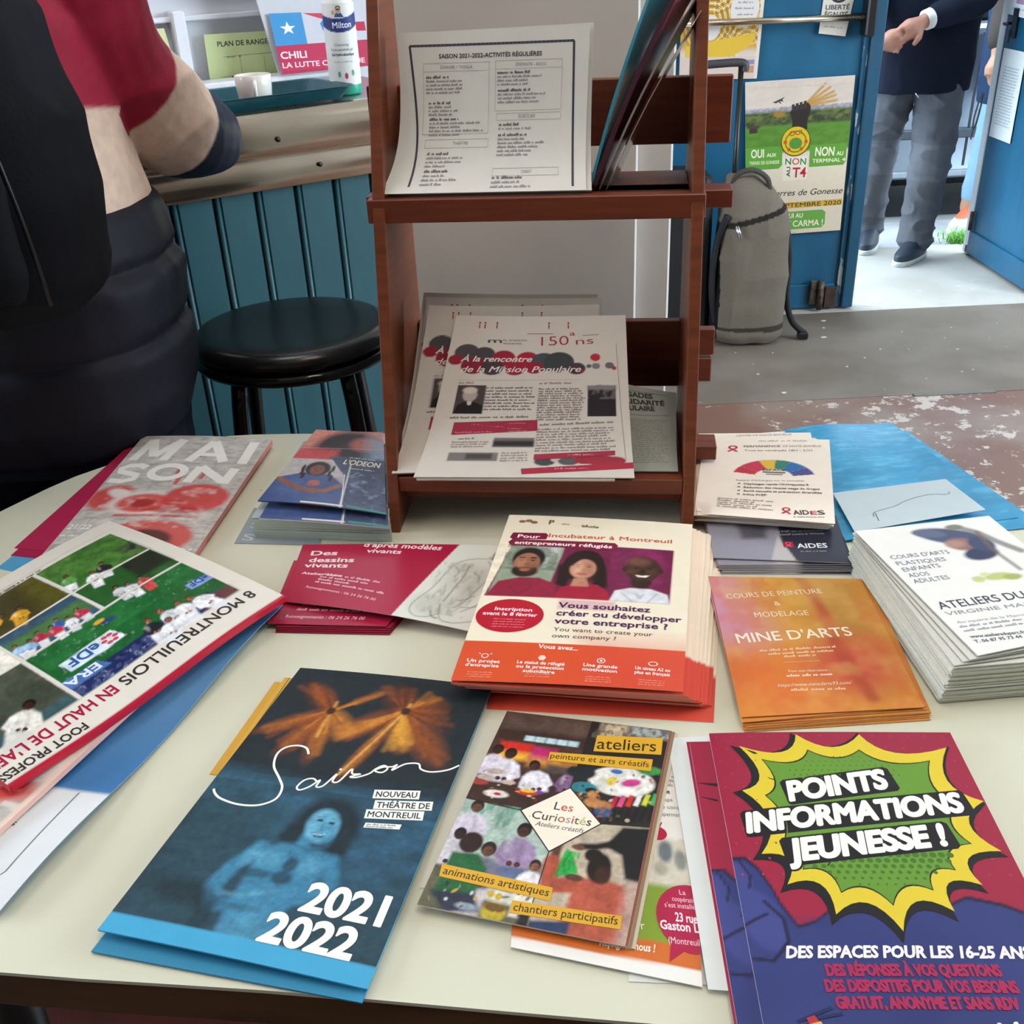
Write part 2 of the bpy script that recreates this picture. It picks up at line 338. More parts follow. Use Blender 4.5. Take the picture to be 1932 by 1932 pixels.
def bilinear(C):
    C = [np.array(c, float) for c in C]
    def f(u, v): u = u[:, None]; v = v[:, None]; return C[0] * (1 - u) * (1 - v) + C[1] * u * (1 - v) + C[2] * u * v + C[3] * (1 - u) * v
    return f
def sheet(name, C, Wd, Hd, base='f0eee8', paint=None, art=None, n=(8, 12), curl=None, thick=0.0004, m=None, edge=None, parent=None, artname='printed_lettering', label=None, cat=None, group=None, fn=None, mesh_only=False, jag=0.0):
    """a sheet or booklet: C = corners top-left, top-right, bottom-right, bottom-left of the printed page"""
    P0 = fn or bilinear(C); nx, ny = n
    cs = [P0(np.array([a]), np.array([b]))[0] for a, b in ((0.01, 0.01), (0.99, 0.01), (0.01, 0.99))]
    N0 = np.cross(cs[1] - cs[0], cs[0] - cs[2]); N0 /= np.linalg.norm(N0)
    if curl:
        def P(u, v): return P0(u, v) + N0 * curl(u, v)[:, None]
    else: P = P0
    def NR(u, v):
        e = 1e-3; a = P(u + e, v) - P(u - e, v); b = P(u, v - e) - P(u, v + e); q = np.cross(a, b); return q / (np.linalg.norm(q, axis=1)[:, None] + 1e-12)
    U, Vv = np.meshgrid(np.linspace(0, 1, nx + 1), np.linspace(0, 1, ny + 1)); U = U.ravel(); Vv = Vv.ravel()
    top = P(U, Vv); nr = NR(U, Vv); g = (nx + 1)
    pt = Paint(U * Wd, Vv * Hd, base)
    if paint: paint(pt)
    ij = lambda i, j: j * g + i
    faces = [(ij(i, j + 1), ij(i + 1, j + 1), ij(i + 1, j), ij(i, j)) for j in range(ny) for i in range(nx)]
    ring = [ij(i, ny) for i in range(nx)] + [ij(nx, j) for j in range(ny, 0, -1)] + [ij(i, 0) for i in range(nx, 0, -1)] + [ij(0, j) for j in range(ny)]
    nb = len(top); low = top[ring] - nr[ring] * thick; k = len(ring)
    edgetop = top[ring]
    V = np.concatenate([top, edgetop, low]); cols = np.concatenate([pt.c, np.tile(lin(edge or base), (2 * k, 1))])
    for i in range(k):
        j = (i + 1) % k; faces.append((nb + i, nb + k + i, nb + k + j, nb + j))
    if curl or fn:                                   # underside follows the bend
        bx, by = min(nx, 36), min(ny, 48); U2, V2 = np.meshgrid(np.linspace(0, 1, bx + 1), np.linspace(0, 1, by + 1)); U2 = U2.ravel(); V2 = V2.ravel()
        V = np.concatenate([V, P(U2, V2) - NR(U2, V2) * thick]); cols = np.concatenate([cols, np.tile(lin(edge or base), (U2.size, 1))]); o2 = nb + 2 * k; g2 = bx + 1
        faces += [(o2 + j * g2 + i, o2 + j * g2 + i + 1, o2 + (j + 1) * g2 + i + 1, o2 + (j + 1) * g2 + i) for j in range(by) for i in range(bx)]
    else: faces.append(tuple(nb + k + i for i in range(k))[::-1])
    me = bpy.data.meshes.new(name); me.from_pydata(V.tolist(), [], faces); setcol(me, cols); me.materials.append(m or MP)
    if curl or fn:
        for p in me.polygons: p.use_smooth = len(p.vertices) == 4
    if mesh_only: return me
    o = link(name, me, parent); tag(o, label, cat, group)
    if art:
        A = Art(); art(A)
        if A.n:
            co = np.concatenate(A.V); tr = np.concatenate(A.F); lv = np.concatenate(A.Lv); cl = np.array(A.C)
            u, v = co[:, 0] / Wd, co[:, 1] / Hd
            if curl or fn:                         # cut big shapes along the grid so they follow the bend
                b = bmesh.new(); lay = b.faces.layers.int.new('c'); vl = b.verts.layers.float.new('l')
                vs = [b.verts.new((x, y, 0)) for x, y in zip(u, v)]
                for q, w in zip(vs, lv): q[vl] = float(w)
                for i, t in enumerate(tr):
                    try: f = b.faces.new([vs[j] for j in t]); f[lay] = i
                    except ValueError: pass
                big = [f for f in b.faces if max(abs(e.verts[0].co.y - e.verts[1].co.y) for e in f.edges) > 0.06 or max(abs(e.verts[0].co.x - e.verts[1].co.x) for e in f.edges) > 0.06]
                for ax, cnt in ((0, 16), (1, 20)):
                    for i in range(1, cnt):
                        pc = [0, 0, 0]; pc[ax] = i / cnt; no = [0, 0, 0]; no[ax] = 1
                        big = [f for f in b.faces if min(q.co[ax] for q in f.verts) < pc[ax] - 1e-5 < pc[ax] + 1e-5 < max(q.co[ax] for q in f.verts) and max(q.co[ax] for q in f.verts) - min(q.co[ax] for q in f.verts) > 0.05]
                        if not big: continue
                        ge = list(set(big) | {e for f in big for e in f.edges} | {q for f in big for q in f.verts})
                        bmesh.ops.bisect_plane(b, geom=ge, plane_co=pc, plane_no=no, dist=1e-7)
                b.verts.index_update(); u = np.array([q.co.x for q in b.verts]); v = np.array([q.co.y for q in b.verts]); lv = np.array([q[vl] for q in b.verts])
                fc = [[q.index for q in f.verts] for f in b.faces]; ci = [f[lay] for f in b.faces]; b.free()
            else: fc = tr.tolist(); ci = list(range(len(tr)))
            u = np.clip(u, 0, 1); v = np.clip(v, 0, 1)
            pos = P(u, v) + NR(u, v) * (0.00016 + lv * 2.2e-6)[:, None]
            m2 = bpy.data.meshes.new(artname); m2.from_pydata(pos.tolist(), [], fc)
            a = m2.color_attributes.new('Col', 'FLOAT_COLOR', 'CORNER'); buf = []
            for f, c in zip(fc, ci): buf += [cl[c][0], cl[c][1], cl[c][2], 1.0] * len(f)
            a.data.foreach_set('color', np.array(buf, np.float32)); m2.materials.append(m or MP)
            link(artname, m2, o)
    return o
def z3(pts, z): return [(p[0], p[1], z) for p in pts]
def rot2(pts, deg, dx=0, dy=0):
    cx = sum(p[0] for p in pts) / 4; cy = sum(p[1] for p in pts) / 4; a = math.radians(deg); c_, s_ = math.cos(a), math.sin(a)
    return [(cx + dx + (p[0] - cx) * c_ - (p[1] - cy) * s_, cy + dy + (p[0] - cx) * s_ + (p[1] - cy) * c_) for p in pts]

# ================================================================== THE SETTING
def struct(name, mb, m, label=None, parent=None):
    o = mb.build(name, m, parent)
    if parent is None: tag(o, label, None, None, 'structure')
    return o
def floor_mat(name, c1, c2, c3, s1, s2, th, rough=0.55, bump=0.3):
    m = bpy.data.materials.new(name); m.use_nodes = True; nt = m.node_tree; N = nt.nodes; Lk = nt.links; b = N['Principled BSDF']
    tc = N.new('ShaderNodeTexCoord'); n1 = N.new('ShaderNodeTexNoise'); n1.inputs['Scale'].default_value = s1; n1.inputs['Detail'].default_value = 8
    n2 = N.new('ShaderNodeTexNoise'); n2.inputs['Scale'].default_value = s2; n2.inputs['Detail'].default_value = 10; n2.inputs['Roughness'].default_value = 0.7
    n3 = N.new('ShaderNodeTexNoise'); n3.inputs['Scale'].default_value = s1 * 0.6
    for n in (n1, n2, n3): Lk.new(tc.outputs['Object'], n.inputs['Vector'])
    r1 = N.new('ShaderNodeMapRange'); r1.inputs[1].default_value = 0.42; r1.inputs[2].default_value = 0.6; Lk.new(n1.outputs['Fac'], r1.inputs[0])
    m1 = N.new('ShaderNodeMix'); m1.data_type = 'RGBA'; m1.inputs[6].default_value = L4(c1); m1.inputs[7].default_value = L4(c2); Lk.new(r1.outputs[0], m1.inputs['Factor'])
    ad = N.new('ShaderNodeMath'); ad.operation = 'MULTIPLY_ADD'; ad.inputs[1].default_value = 0.6; Lk.new(n3.outputs['Fac'], ad.inputs[0]); Lk.new(n2.outputs['Fac'], ad.inputs[2])
    r2 = N.new('ShaderNodeMapRange'); r2.inputs[1].default_value = th; r2.inputs[2].default_value = th + 0.02; Lk.new(ad.outputs[0], r2.inputs[0])
    m2 = N.new('ShaderNodeMix'); m2.data_type = 'RGBA'; m2.inputs[7].default_value = L4(c3); Lk.new(m1.outputs[2], m2.inputs[6]); Lk.new(r2.outputs[0], m2.inputs['Factor'])
    Lk.new(m2.outputs[2], b.inputs['Base Color']); b.inputs['Roughness'].default_value = rough
    bp = N.new('ShaderNodeBump'); bp.inputs['Strength'].default_value = bump; bp.inputs['Distance'].default_value = 0.003; Lk.new(ad.outputs[0], bp.inputs['Height']); Lk.new(bp.outputs[0], b.inputs['Normal'])
    return m
MFLOOR = floor_mat('worn_red_floor_paint', '7d5c4f', '8f7c72', 'c4b8ae', 2.2, 14, 0.875, 0.34)
MMAT = floor_mat('grey_screed', '6f6458', '7e7469', 'c8c2b8', 3.0, 55, 1.03, 0.55)
MSLAB = floor_mat('pale_concrete', 'b8b4ac', 'aaa59c', 'd0ccc4', 3.0, 30, 1.0, 0.6)
MROAD = floor_mat('street_asphalt', '6d7075', '63666b', '8a8d90', 3.0, 120, 0.95, 0.8)
struct('floor', MB().box(-4, 1.30, -0.06, 4, 3.06, 0.0), MFLOOR)
struct('floor_4', MB().box(-4, -1.5, -0.06, 4, 1.30, 0.0), floor_mat('red_floor_painted_shade', '4a1f18', '38150f', '8a6a58', 5.0, 60, 1.02, 0.4))  # near floor: shade at the table front painted into the red colour
struct('floor_2', MB().box(-4, 3.06, -0.06, 4, 3.90, 0.002), MMAT)
struct('trim_1', MB().box(1.30, 3.0475, 0.0, 1.56, 3.07, 0.004), mat('grey_strip', '77736c', 0.6))
struct('floor_3', MB().box(0.3, 3.90, -0.06, 2.6, 4.78, 0.004), MSLAB)
struct('pavement', MB().box(-6, 4.78, -0.10, 9, 5.30, -0.012), mat('pavement_slab', '9fa0a4', 0.75, col2='b5b6b8', scale=5, bump=0.2))
struct('kerb', MB().box(-6, 5.30, -0.14, 9, 5.42, -0.014, 0.006), mat('kerb_stone', '9a9a98', 0.75, scale=12, bump=0.2))
struct('street', MB().box(-12, 5.42, -0.16, 14, 14, -0.08), MROAD)
# walls
struct('wall_back', MB().box(-4, 4.02, 0, 0.44, 4.22, 3.0).box(2.13, 4.02, 0, 4, 4.22, 3.0).box(0.44, 4.02, 2.14, 2.13, 4.22, 3.0), MWHITE)
struct('wall_front', MB().box(-4, -1.7, 0, 4, -1.5, 3.0), mat('brown_wall_paint', '5e544c', 0.85, scale=6))
struct('wall_right', MB().box(4.0, -1.5, 0, 4.15, 0.4, 3.0).box(4.0, 2.9, 0, 4.15, 4.22, 3.0).box(4.0, 0.4, 0, 4.15, 2.9, 0.9).box(4.0, 0.4, 2.5, 4.15, 2.9, 3.0), MWHITE)
struct('wall_left', MB().box(-4.1, -1.5, 0, -4.0, 0.0, 3.0).box(-4.1, 2.4, 0, -4.0, 4.22, 3.0).box(-4.1, 0, 0, -4.0, 2.4, 0.9).box(-4.1, 0, 2.5, -4.0, 2.4, 3.0), MWHITE)
struct('ceiling', MB().box(-4, -1.5, 2.9, 4, 4.22, 3.0), MWHITE)
w1 = empty('window_1', (4.03, 1.65, 1.7), 0, None, None, None, 'structure')
MB().box(0, -1.25, -.8, .05, -1.19, .8).box(0, 1.19, -.8, .05, 1.25, .8).box(0, -1.19, -.8, .05, 1.19, -.74).box(0, -1.19, .74, .05, 1.19, .8).box(0, -.03, -.74, .05, .03, .74).build('window_frame', mat('white_gloss', 'e9eef0', 0.4, scale=5), w1)
struct('column', MB().box(-0.138, 1.345, 0, 0.178, 1.62, 2.9, 0.003).box(0.178, 1.365, 0, 0.225, 1.60, 2.9, 0.003), MWHITE)
# two ceiling lamps that give the warm light
for (x, y, lb) in ((0.45, 0.62, 'long warm ceiling lamp above the leaflet table'), (-1.6, 0.4, 'long warm ceiling lamp above the bar side of the room')):
    t = empty('ceiling_lamp_or_fill', (x, y, 2.74), 0, lb, 'lamp')
    MB().box(-.28, -.63, 0.0, .28, .63, 0.16, 0.004).build('lamp_or_fill_housing', mat('housing_white', 'e8e6e0', 0.5), t)

t = empty('ceiling_lamp_or_fill', (-0.40, 1.45, 2.68), 0, 'slim white housing of the added fill light above the bar counter', 'lamp')  # unseen housing, added around the bar fill light
MB().box(-.63, -.16, 0.0, .63, .16, 0.22, 0.004).build('lamp_or_fill_housing', mat('housing_white'), t)
w2 = empty('window_2', (-4.05, 1.2, 1.7), 0, None, None, None, 'structure')
MB().box(0, -1.2, -.8, .05, -1.14, .8).box(0, 1.14, -.8, .05, 1.2, .8).box(0, -1.14, -.8, .05, 1.14, -.74).box(0, -1.14, .74, .05, 1.14, .8).box(0, -.03, -.74, .05, .03, .74).build('window_frame', mat('white_gloss'), w2)

# ------------------------------------------------------------------ doors
MEDGE = mat('peeling_white_paint', '2a6488', 0.6, col2='b8c4c6', scale=34, stretch=(1, 1, 0.35), lo=0.60, hi=0.63, bump=0.3)
dr = empty('door_1', (0.45, 3.95, 0), 0, None, None, None, 'structure')
MB().box(0, 0, 0.012, 0.855, 0.045, 2.1, 0.002).build('door_leaf', MBLUE, dr)
b = MB().box(0.0, -0.014, 0.012, 0.845, 0.0, 0.105, 0.003)
b.build('bottom_rail', MBLUE, dr)
MB().box(0.0, -0.012, 1.055, 0.845, 0.0, 1.11, 0.003).box(0.0, -0.012, 1.6, 0.845, 0.0, 1.68, 0.003).build('middle_rail', MBLUE, dr)
MB().box(0.855, -0.012, 0.012, 0.872, 0.04, 2.1, 0.001).build('paint_seam', MEDGE, dr)
MB().box(0.874, -0.03, 0.012, 0.918, 0.05, 2.1, 0.004).build('closing_strip', mat('teal_blue_paint', '17506c', 0.45, scale=8, bump=0.2, bscale=18), dr)
pb = MB().tube([(0.10, -0.055, 1.052), (0.84, -0.055, 1.046)], 0.011, 16).build('push_bar', MSTEEL, dr)
MB().box(0.835, -0.075, 0.985, 0.868, -0.002, 1.12, 0.006).box(0.07, -0.075, 1.02, 0.10, -0.002, 1.085, 0.006).build('bar_bracket', MBLACK, dr)
rust = mat('rusty_iron', '6b5d4c', 0.6, metal=0.4, col2='2c211b', scale=50, bump=0.4)
MB().box(0.745, -0.032, 0.03, 0.772, -0.014, 0.125, 0.003).tube([(0.785, -0.035, 0.125), (0.785, -0.035, 0.012)], 0.012, 10).box(0.773, -0.034, 0.03, 0.80, -0.014, 0.12, 0.003).build('floor_bolt', rust, dr)
MB().box(0.805, -0.026, 0.012, 0.853, -0.002, 0.095, 0.003).build('rusty_corner_plate', mat('rust_plate', '4a3228', 0.8, col2='2b1d18', scale=40, bump=0.3), dr)
dr2 = empty('door_2', (2.09, 4.0, 0), 0, None, None, None, 'structure')
MB().box(0, 0, 0.012, 0.045, 0.62, 2.1, 0.002).build('door_leaf', MBLUE, dr2)
MB().box(-0.013, 0.005, 0.02, 0.0, 0.575, 0.118, 0.004).build('kick_board', MBLUE, dr2)
MB().box(-0.004, 0.585, 0.012, 0.05, 0.635, 2.1, 0.002).build('white_edge_strip', mat('white_gloss', 'e9eef0', 0.4, scale=5), dr2)
MB().tube([(-0.02, 0.50, 0.955), (-0.05, 0.50, 0.955), (-0.055, 0.46, 0.955)], 0.006, 8).box(-0.012, 0.48, 0.90, 0.0, 0.52, 1.01, 0.003).tube([(-0.02, 0.50, 0.935), (-0.022, 0.50, 0.885)], 0.004, 8).build('latch_key', MBLACK, dr2)
MB().box(-0.01, 0.52, 0.02, 0.006, 0.60, 0.05, 0.002).tube([(-.012, .578, .12), (-.012, .578, .20)], .008, 8).build('lower_hinge', rust, dr2)

# ------------------------------------------------------------------ bar counter (runs away to the right)
BAR = Matrix.Translation((-0.42, 1.828, 0)) @ Matrix(((0.848, 0.53, 0, 0), (0.53, -0.848, 0, 0), (0, 0, 1, 0), (0, 0, 0, 1)))
# local x along the bar, local -y away from us (matrix mirrored: use explicit frame instead)
ang = math.atan2(0.53, 0.848)
bar = empty('bar_counter', (-0.42, 1.828, 0), ang, 'teal boarded bar counter with dented metal edge band', 'counter')
# local frame: x along bar, y away from the viewer
S0, S1 = -1.60, 0.40
MB().box(S0, 0.0, 1.062, S1, 0.47, 1.092, 0.003).build('counter_top', mat('worn_steel_top', 'c9ccd0', 0.28, metal=0.9, scale=8, bump=0.08), bar)
prof = [(0.012, 1.0945), (0.002, 1.0955), (-0.008, 1.091), (-0.015, 1.078), (-0.017, 1.06), (-0.014, 1.040), (-0.006, 1.026), (0.001, 1.021), (0.001, 1.014), (-0.002, 1.010), (-0.002, 0.969), (0.004, 0.967), (0.012, 0.969)]
b = bmesh.new(); cols_ = []; nseg = 60
for i in range(nseg + 1):
    s_ = S0 + (S1 - S0) * i / nseg
    cols_.append([b.verts.new((s_, y + 0.0018 * mnoise.noise(Vector((s_ * 9, z * 30, 0))) * (1 if 2 < j < 11 else 0), z + 0.0012 * mnoise.noise(Vector((s_ * 14, 3, j))) * (1 if j < 3 else 0))) for j, (y, z) in enumerate(prof)])
for i in range(nseg):
    for j in range(len(prof) - 1): b.faces.new((cols_[i][j], cols_[i][j + 1], cols_[i + 1][j + 1], cols_[i + 1][j]))
for f in b.faces: f.smooth = True
bb = MB(); bb.add(b)
for s_ in (0.055, -0.38, -0.75): bb.add(MB().lathe([(0.0, 0.0005), (0.0035, 0.0), (0.005, -0.001)], 12).bm, Matrix.Translation((s_, -0.0155, 1.052)) @ Matrix.Rotation(math.pi / 2, 4, 'X'))
bb.build('metal_edge_band', MSTEEL, bar)
for (s_, z, r) in ((0.055, 1.050, 0.0042), (0.13, 0.998, 0.0040), (-0.205, 0.998, 0.004), (-0.42, 1.05, 0.004)):
    MB().add(MB().lathe([(0.0, 0.0), (r, 0.0), (r * 1.1, -0.0012), (0, -0.0012)], 12).bm, Matrix.Translation((s_, -0.0165 if z > 1.02 else -0.0042, z)) @ Matrix.Rotation(-math.pi / 2, 4, 'X')).build('screw_head', mat('dark_screw', '3a3430', 0.4, metal=0.7), bar)
MB().box(S0, 0.40, 1.092, S1, 0.47, 1.104, 0.003).build('rear_lip', mat('white_lip', 'e6e8ea', 0.4), bar)
pw = 0.0745
brd = None
for k in range(-19, 5):
    x0 = k * pw - 0.130 + 0.0745
    if brd is None:
        ob = MB().box(0.009, 0.030, 0.0, pw - 0.004, 0.044, 1.062, 0.0025).build('board', MTEAL, bar); be = MB()
        be.tube([(0.003, 0.031, 0.0), (0.003, 0.031, 1.0)], 0.0048, 10); od = be.build('bead', MTEAL, bar); brd = (ob.data, od.data)
    else:
        ob = link('board', brd[0], bar); od = link('bead', brd[1], bar)
    ob.location.x = x0; od.location.x = x0
MB().box(S0, 0.040, 0, S1, 0.05, 1.06).build('backing_board', mat('dark_teal', '1d3f48', 0.6), bar)
MB().box(S0, 0.43, 0, S1, 0.45, 1.062).build('rear_panel', MTEAL, bar)
def barpt(s, y, z): return Matrix.Translation((-0.42, 1.828, 0)) @ Matrix.Rotation(ang, 4, 'Z') @ Vector((s, y, z))
# glazed white partition behind the bar
wl = empty('wall_partition', tuple(barpt(0, 0.49, 0)), ang, None, None, None, 'structure')
MPW = mat('grey_white_paint', 'e2e4ea', 0.55, scale=6, var=0.05)
MB().box(-1.5, 0.02, 0, 0.6, 0.04, 2.4).build('partition_board', MPW, wl)
MB().box(-1.5, 0.0, 1.212, 0.6, 0.02, 1.222, 0.002).box(-1.5, -0.004, 1.27, 0.6, 0.02, 1.40, 0.003).build('partition_rail', MPW, wl)
MB().box(0.062, -0.012, 0.9, 0.088, 0.02, 1.232, 0.003).box(-1.0, -0.012, 0.9, -0.97, 0.02, 1.245, 0.003).build('partition_post', MPW, wl)

# ------------------------------------------------------------------ things on and behind the bar
def yel_plan(a):
    a.T('PLAN DE RANGEMENT', (22, 22), (150, 22), 9, '3a4038', 1, 0)
    for p in ([(30, 40), (150, 38)], [(60, 40), (62, 110)], [(105, 45), (106, 90)], [(20, 75), (60, 74)], [(30, 110), (120, 108)]): a.stroke(p, 0.8, '8a9a78')
    for x, y in ((60, 41), (62, 78), (42, 76), (18, 118), (48, 118)): a.ell(x, y, 1.6, 1.6, '9a3a30', 10)
    for x, y in ((66, 95), (50, 102), (20, 110), (36, 42)): a.bars((x, y), (x + 16, y), 2.6, '7a8a6c')
def chain(l): return [tuple(p) for p in l]
sheet('wall_notice', [tuple(barpt(*p)) for p in ((0.122, 0.487, 1.186), (0.305, 0.487, 1.182), (0.305, 0.487, 1.05), (0.118, 0.487, 1.05))], 160, 125, 'd2dfa2', None, yel_plan, n=(6, 6), label='pale yellow green hand drawn plan taped up behind the bar', cat='notice')
def yel2(a):
    a.T('CONSIGNES', (30, 20), (120, 20), 9, '5a5640', 1)
    a.stroke([(10, 30), (125, 30), (125, 150)], 1.0, '6a6a48'); a.stroke([(18, 36), (118, 36), (118, 150)], 0.7, '6a6a48')
    for i in range(7): a.bars((30, 50 + i * 12), (108, 50 + i * 12), 5, '84907a')
sheet('wall_notice', [tuple(barpt(*p)) for p in ((-0.105, 0.487, 1.209), (0.045, 0.487, 1.203), (0.062, 0.487, 1.08), (-0.09, 0.487, 1.08))], 135, 150, 'd6d9a6', None, yel2, n=(4, 4), label='cream paper notice with ruled border half hidden by the red and cream sleeve', cat='notice')
def chili_p(p):
    p.rect(0, 0, 135, 158, '3f93cc'); p.rect(135, 0, 400, 158, 'cfcfd6'); p.rect(0, 158, 400, 300, 'bf2b52')
def chili_a(a):
    a.rect(0, 0, 135, 158, '3f93cc'); a.rect(135, 0, 400, 158, 'cbcdd6'); a.rect(0, 158, 400, 300, 'bf2b52')
    cx, cy = 66, 76; a.poly([(cx + (34 if i % 2 == 0 else 13.5) * math.sin(i * math.pi / 5), cy - (34 if i % 2 == 0 else 13.5) * math.cos(i * math.pi / 5)) for i in range(10)], 'eef2f6')
    a.poly([(140, 4), (225, 8), (228, 40), (205, 32)], 'c93a56'); a.poly([(235, 20), (330, 10), (360, 70), (345, 150), (260, 140), (215, 105), (205, 60)], '3f86bf')
    a.poly([(352, 60), (400, 60), (400, 110), (360, 108)], 'c02848')
    a.T('CHILI', (11, 222), (122, 226), 34, 'f0e4ea', 1); a.T('LA LUTTE CONTINUE', (10, 268), (372, 280), 26, 'f0d8e0', 1)
    a.bars((12, 292), (390, 296), 7, '8e2440')
def bq(y0, y1, pts): return [tuple(barpt(p[0], y0 if i < 2 else y1, p[1])) for i, p in enumerate(pts)]
sheet('poster_board', bq(0.425, 0.40, [(0.205, 1.32), (0.50, 1.32), (0.50, 1.1045), (0.236, 1.1045)]), 300, 200, 'cdced4', n=(10, 10), thick=0.003, label='white display board standing at the back of the bar counter', cat='board')
sheet('poster', bq(0.408, 0.388, [(0.234, 1.219), (0.440, 1.212), (0.440, 1.107), (0.237, 1.107)]), 400, 300, 'cbcdd6', chili_p, chili_a, n=(16, 12), label='red white and blue poster with a star reading CHILI LA LUTTE', cat='poster')
# tray
tr = empty('serving_tray', tuple(barpt(0.075, 0.092, 1.0965)), ang + 0.06, 'dark teal plastic serving tray on the bar top', 'tray')
MT = mat('tray_plastic', '14505a', 0.22, col2='104650', scale=40)
def rr(x, y, r, n=6):
    P = []
    for cx, cy, a0 in ((x - r, y - r, 0), (-x + r, y - r, 90), (-x + r, -y + r, 180), (x - r, -y + r, 270)):
        for i in range(n + 1): an = math.radians(a0 + 90 * i / n); P.append((cx + r * math.cos(an), cy + r * math.sin(an)))
    return P
b = bmesh.new(); rings = []
for (ix, z) in ((0.0, 0.0), (0.0, 0.002), (-0.016, 0.020), (-0.020, 0.0215), (-0.0215, 0.0205), (-0.0175, 0.0185), (-0.003, 0.0)):
    rings.append([b.verts.new((px, py, z)) for px, py in rr(0.125 - ix if ix < 0 else 0.125, 0.068 - ix if ix < 0 else 0.068, 0.02)])
n_ = len(rings[0])
b.faces.new(rings[1])
for i in range(1, 6):
    for k in range(n_): b.faces.new((rings[i][k], rings[i][(k + 1) % n_], rings[i + 1][(k + 1) % n_], rings[i + 1][k]))
b.faces.new(rings[6][::-1]); bmesh.ops.recalc_face_normals(b, faces=b.faces[:])
MB().add(b).build('tray_body', MT, tr)
# cup
cp = tuple(barpt(0.052, 0.052, 1.0985)); cu = empty('espresso_cup', cp, 0, 'small white espresso cup on the front edge of the tray', 'cup')
MB().lathe([(0, 0), (0.020, 0), (0.0225, 0.002), (0.028, 0.012), (0.030, 0.030), (0.0305, 0.048), (0.0297, 0.049), (0.0285, 0.048), (0.027, 0.030), (0.024, 0.008), (0, 0.005)]).build('cup_body', MCERAM, cu)
MB().tube([(0.008, -0.029, 0.040), (0.010, -0.040, 0.040), (0.011, -0.046, 0.032), (0.010, -0.044, 0.020), (0.008, -0.034, 0.012), (0.007, -0.027, 0.012)], 0.0035, 10).build('handle', MCERAM, cu)
# bottle
bp_ = tuple(barpt(0.246, 0.105, 1.0935)); bt = empty('sanitiser_bottle', bp_, 0, 'white pump bottle of hand gel with navy label band and green foot', 'bottle')
def botcol(x, y, z): return lin('2fa98a') if z < 0.017 else lin('e9e9e4')
mbt = MB().lathe([(0, 0), (0.026, 0), (0.0285, 0.003), (0.0285, 0.016), (0.0286, 0.018), (0.0286, 0.10), (0.0284, 0.135), (0.026, 0.152), (0.020, 0.164), (0.013, 0.170), (0.0115, 0.173), (0.0115, 0.19), (0, 0.19)], 48)
ob = mbt.build('bottle_body', mat('bottle_plastic', attr=True, rough=0.3, var=0.02), bt); setcol(ob.data, np.array([botcol(*v.co) for v in ob.data.vertices]))
MB().lathe([(0.0125, 0.176), (0.0135, 0.177), (0.0135, 0.205), (0.010, 0.208), (0.005, 0.209), (0.005, 0.232), (0.0, 0.232)]).tube([(0, 0, 0.228), (0.0, -0.036, 0.226), (0, -0.040, 0.219)], 0.0045, 10).build('pump_head', MCERAM, bt)
def cyl(cz0, cz1, a0, a1, R_=0.0290):
    def f(u, v):
        an = a0 + (a1 - a0) * u; return np.stack([R_ * np.cos(an), R_ * np.sin(an), cz1 + (cz0 - cz1) * v], 1)
    return f
av = math.atan2(-bp_[1], -bp_[0])          # label faces the room
def lab_p(p): p.poly([(-5, 18), (28, 25), (50, 27), (72, 24), (105, 14), (105, 38), (70, 50), (50, 52), (30, 50), (-5, 38)], '2a3c7c')
def lab_a(a):
    a.T('Milton', (34, 44), (78, 43), 11, 'f2f4f8', 1)
    a.ell(50, 12, 6, 6.5, 'c9a790'); a.ell(50, 8, 6, 4, '4a3a34'); a.poly([(40, 24), (44, 17), (56, 17), (62, 25)], '3a5a94'); a.ell(38, 16, 4, 4.5, 'd6b49c')
    a.T('Cleansing', (33, 76), (66, 76), 5, '4a5468'); a.T('Hydro-alcoholic gel', (24, 85), (76, 85), 5, '4a5468'); a.T('Gel hydro-alcoolique', (24, 94), (78, 94), 5.6, '38405a', 1)
    a.bars((28, 106), (72, 106), 2.4, 'a8aeb6')
    a.ell(38, 128, 4, 6, '6aa894', 9); a.ell(54, 131, 4, 6, 'b2465c', 9); a.ell(70, 126, 4, 6, '6aa894', 9)
lo_ = sheet('bottle_label', None, 100, 145, 'e9e9e4', lab_p, lab_a, n=(60, 80), fn=cyl(0.02, 0.15, av - 1.35, av + 1.35), thick=0.0002, parent=bt)

# ------------------------------------------------------------------ bar stool
st = empty('bar_stool', (-0.342, 1.625, 0), 0, 'round black bar stool with glossy rim in front of the teal bar', 'stool')
MB().lathe([(0, 0.795), (0.10, 0.797), (0.140, 0.800), (0.150, 0.798), (0.158, 0.790), (0.160, 0.780), (0.155, 0.772), (0.10, 0.768), (0, 0.768)], 64).build('seat', MBLKSH, st)
MB().lathe([(0.145, 0.770), (0.158, 0.768), (0.163, 0.760), (0.158, 0.752), (0.145, 0.750), (0.145, 0.770)], 64).build('seat_rim', mat('black_enamel', '0e0e10', 0.12), st)
for a in (50, 140, 230, 320):
    c_, s_ = math.cos(math.radians(a)), math.sin(math.radians(a))
    MB().tube([(0.115 * c_, 0.115 * s_, 0.765), (0.125 * c_, 0.125 * s_, 0.7), (0.20 * c_, 0.20 * s_, 0.0)], 0.0125, 12).build('leg', mat('black_enamel'), st)
MB().tube([(0.175 * math.cos(i * math.pi / 16), 0.175 * math.sin(i * math.pi / 16), 0.24) for i in range(33)], 0.008, 8, cap=False).build('foot_ring', mat('black_enamel'), st)

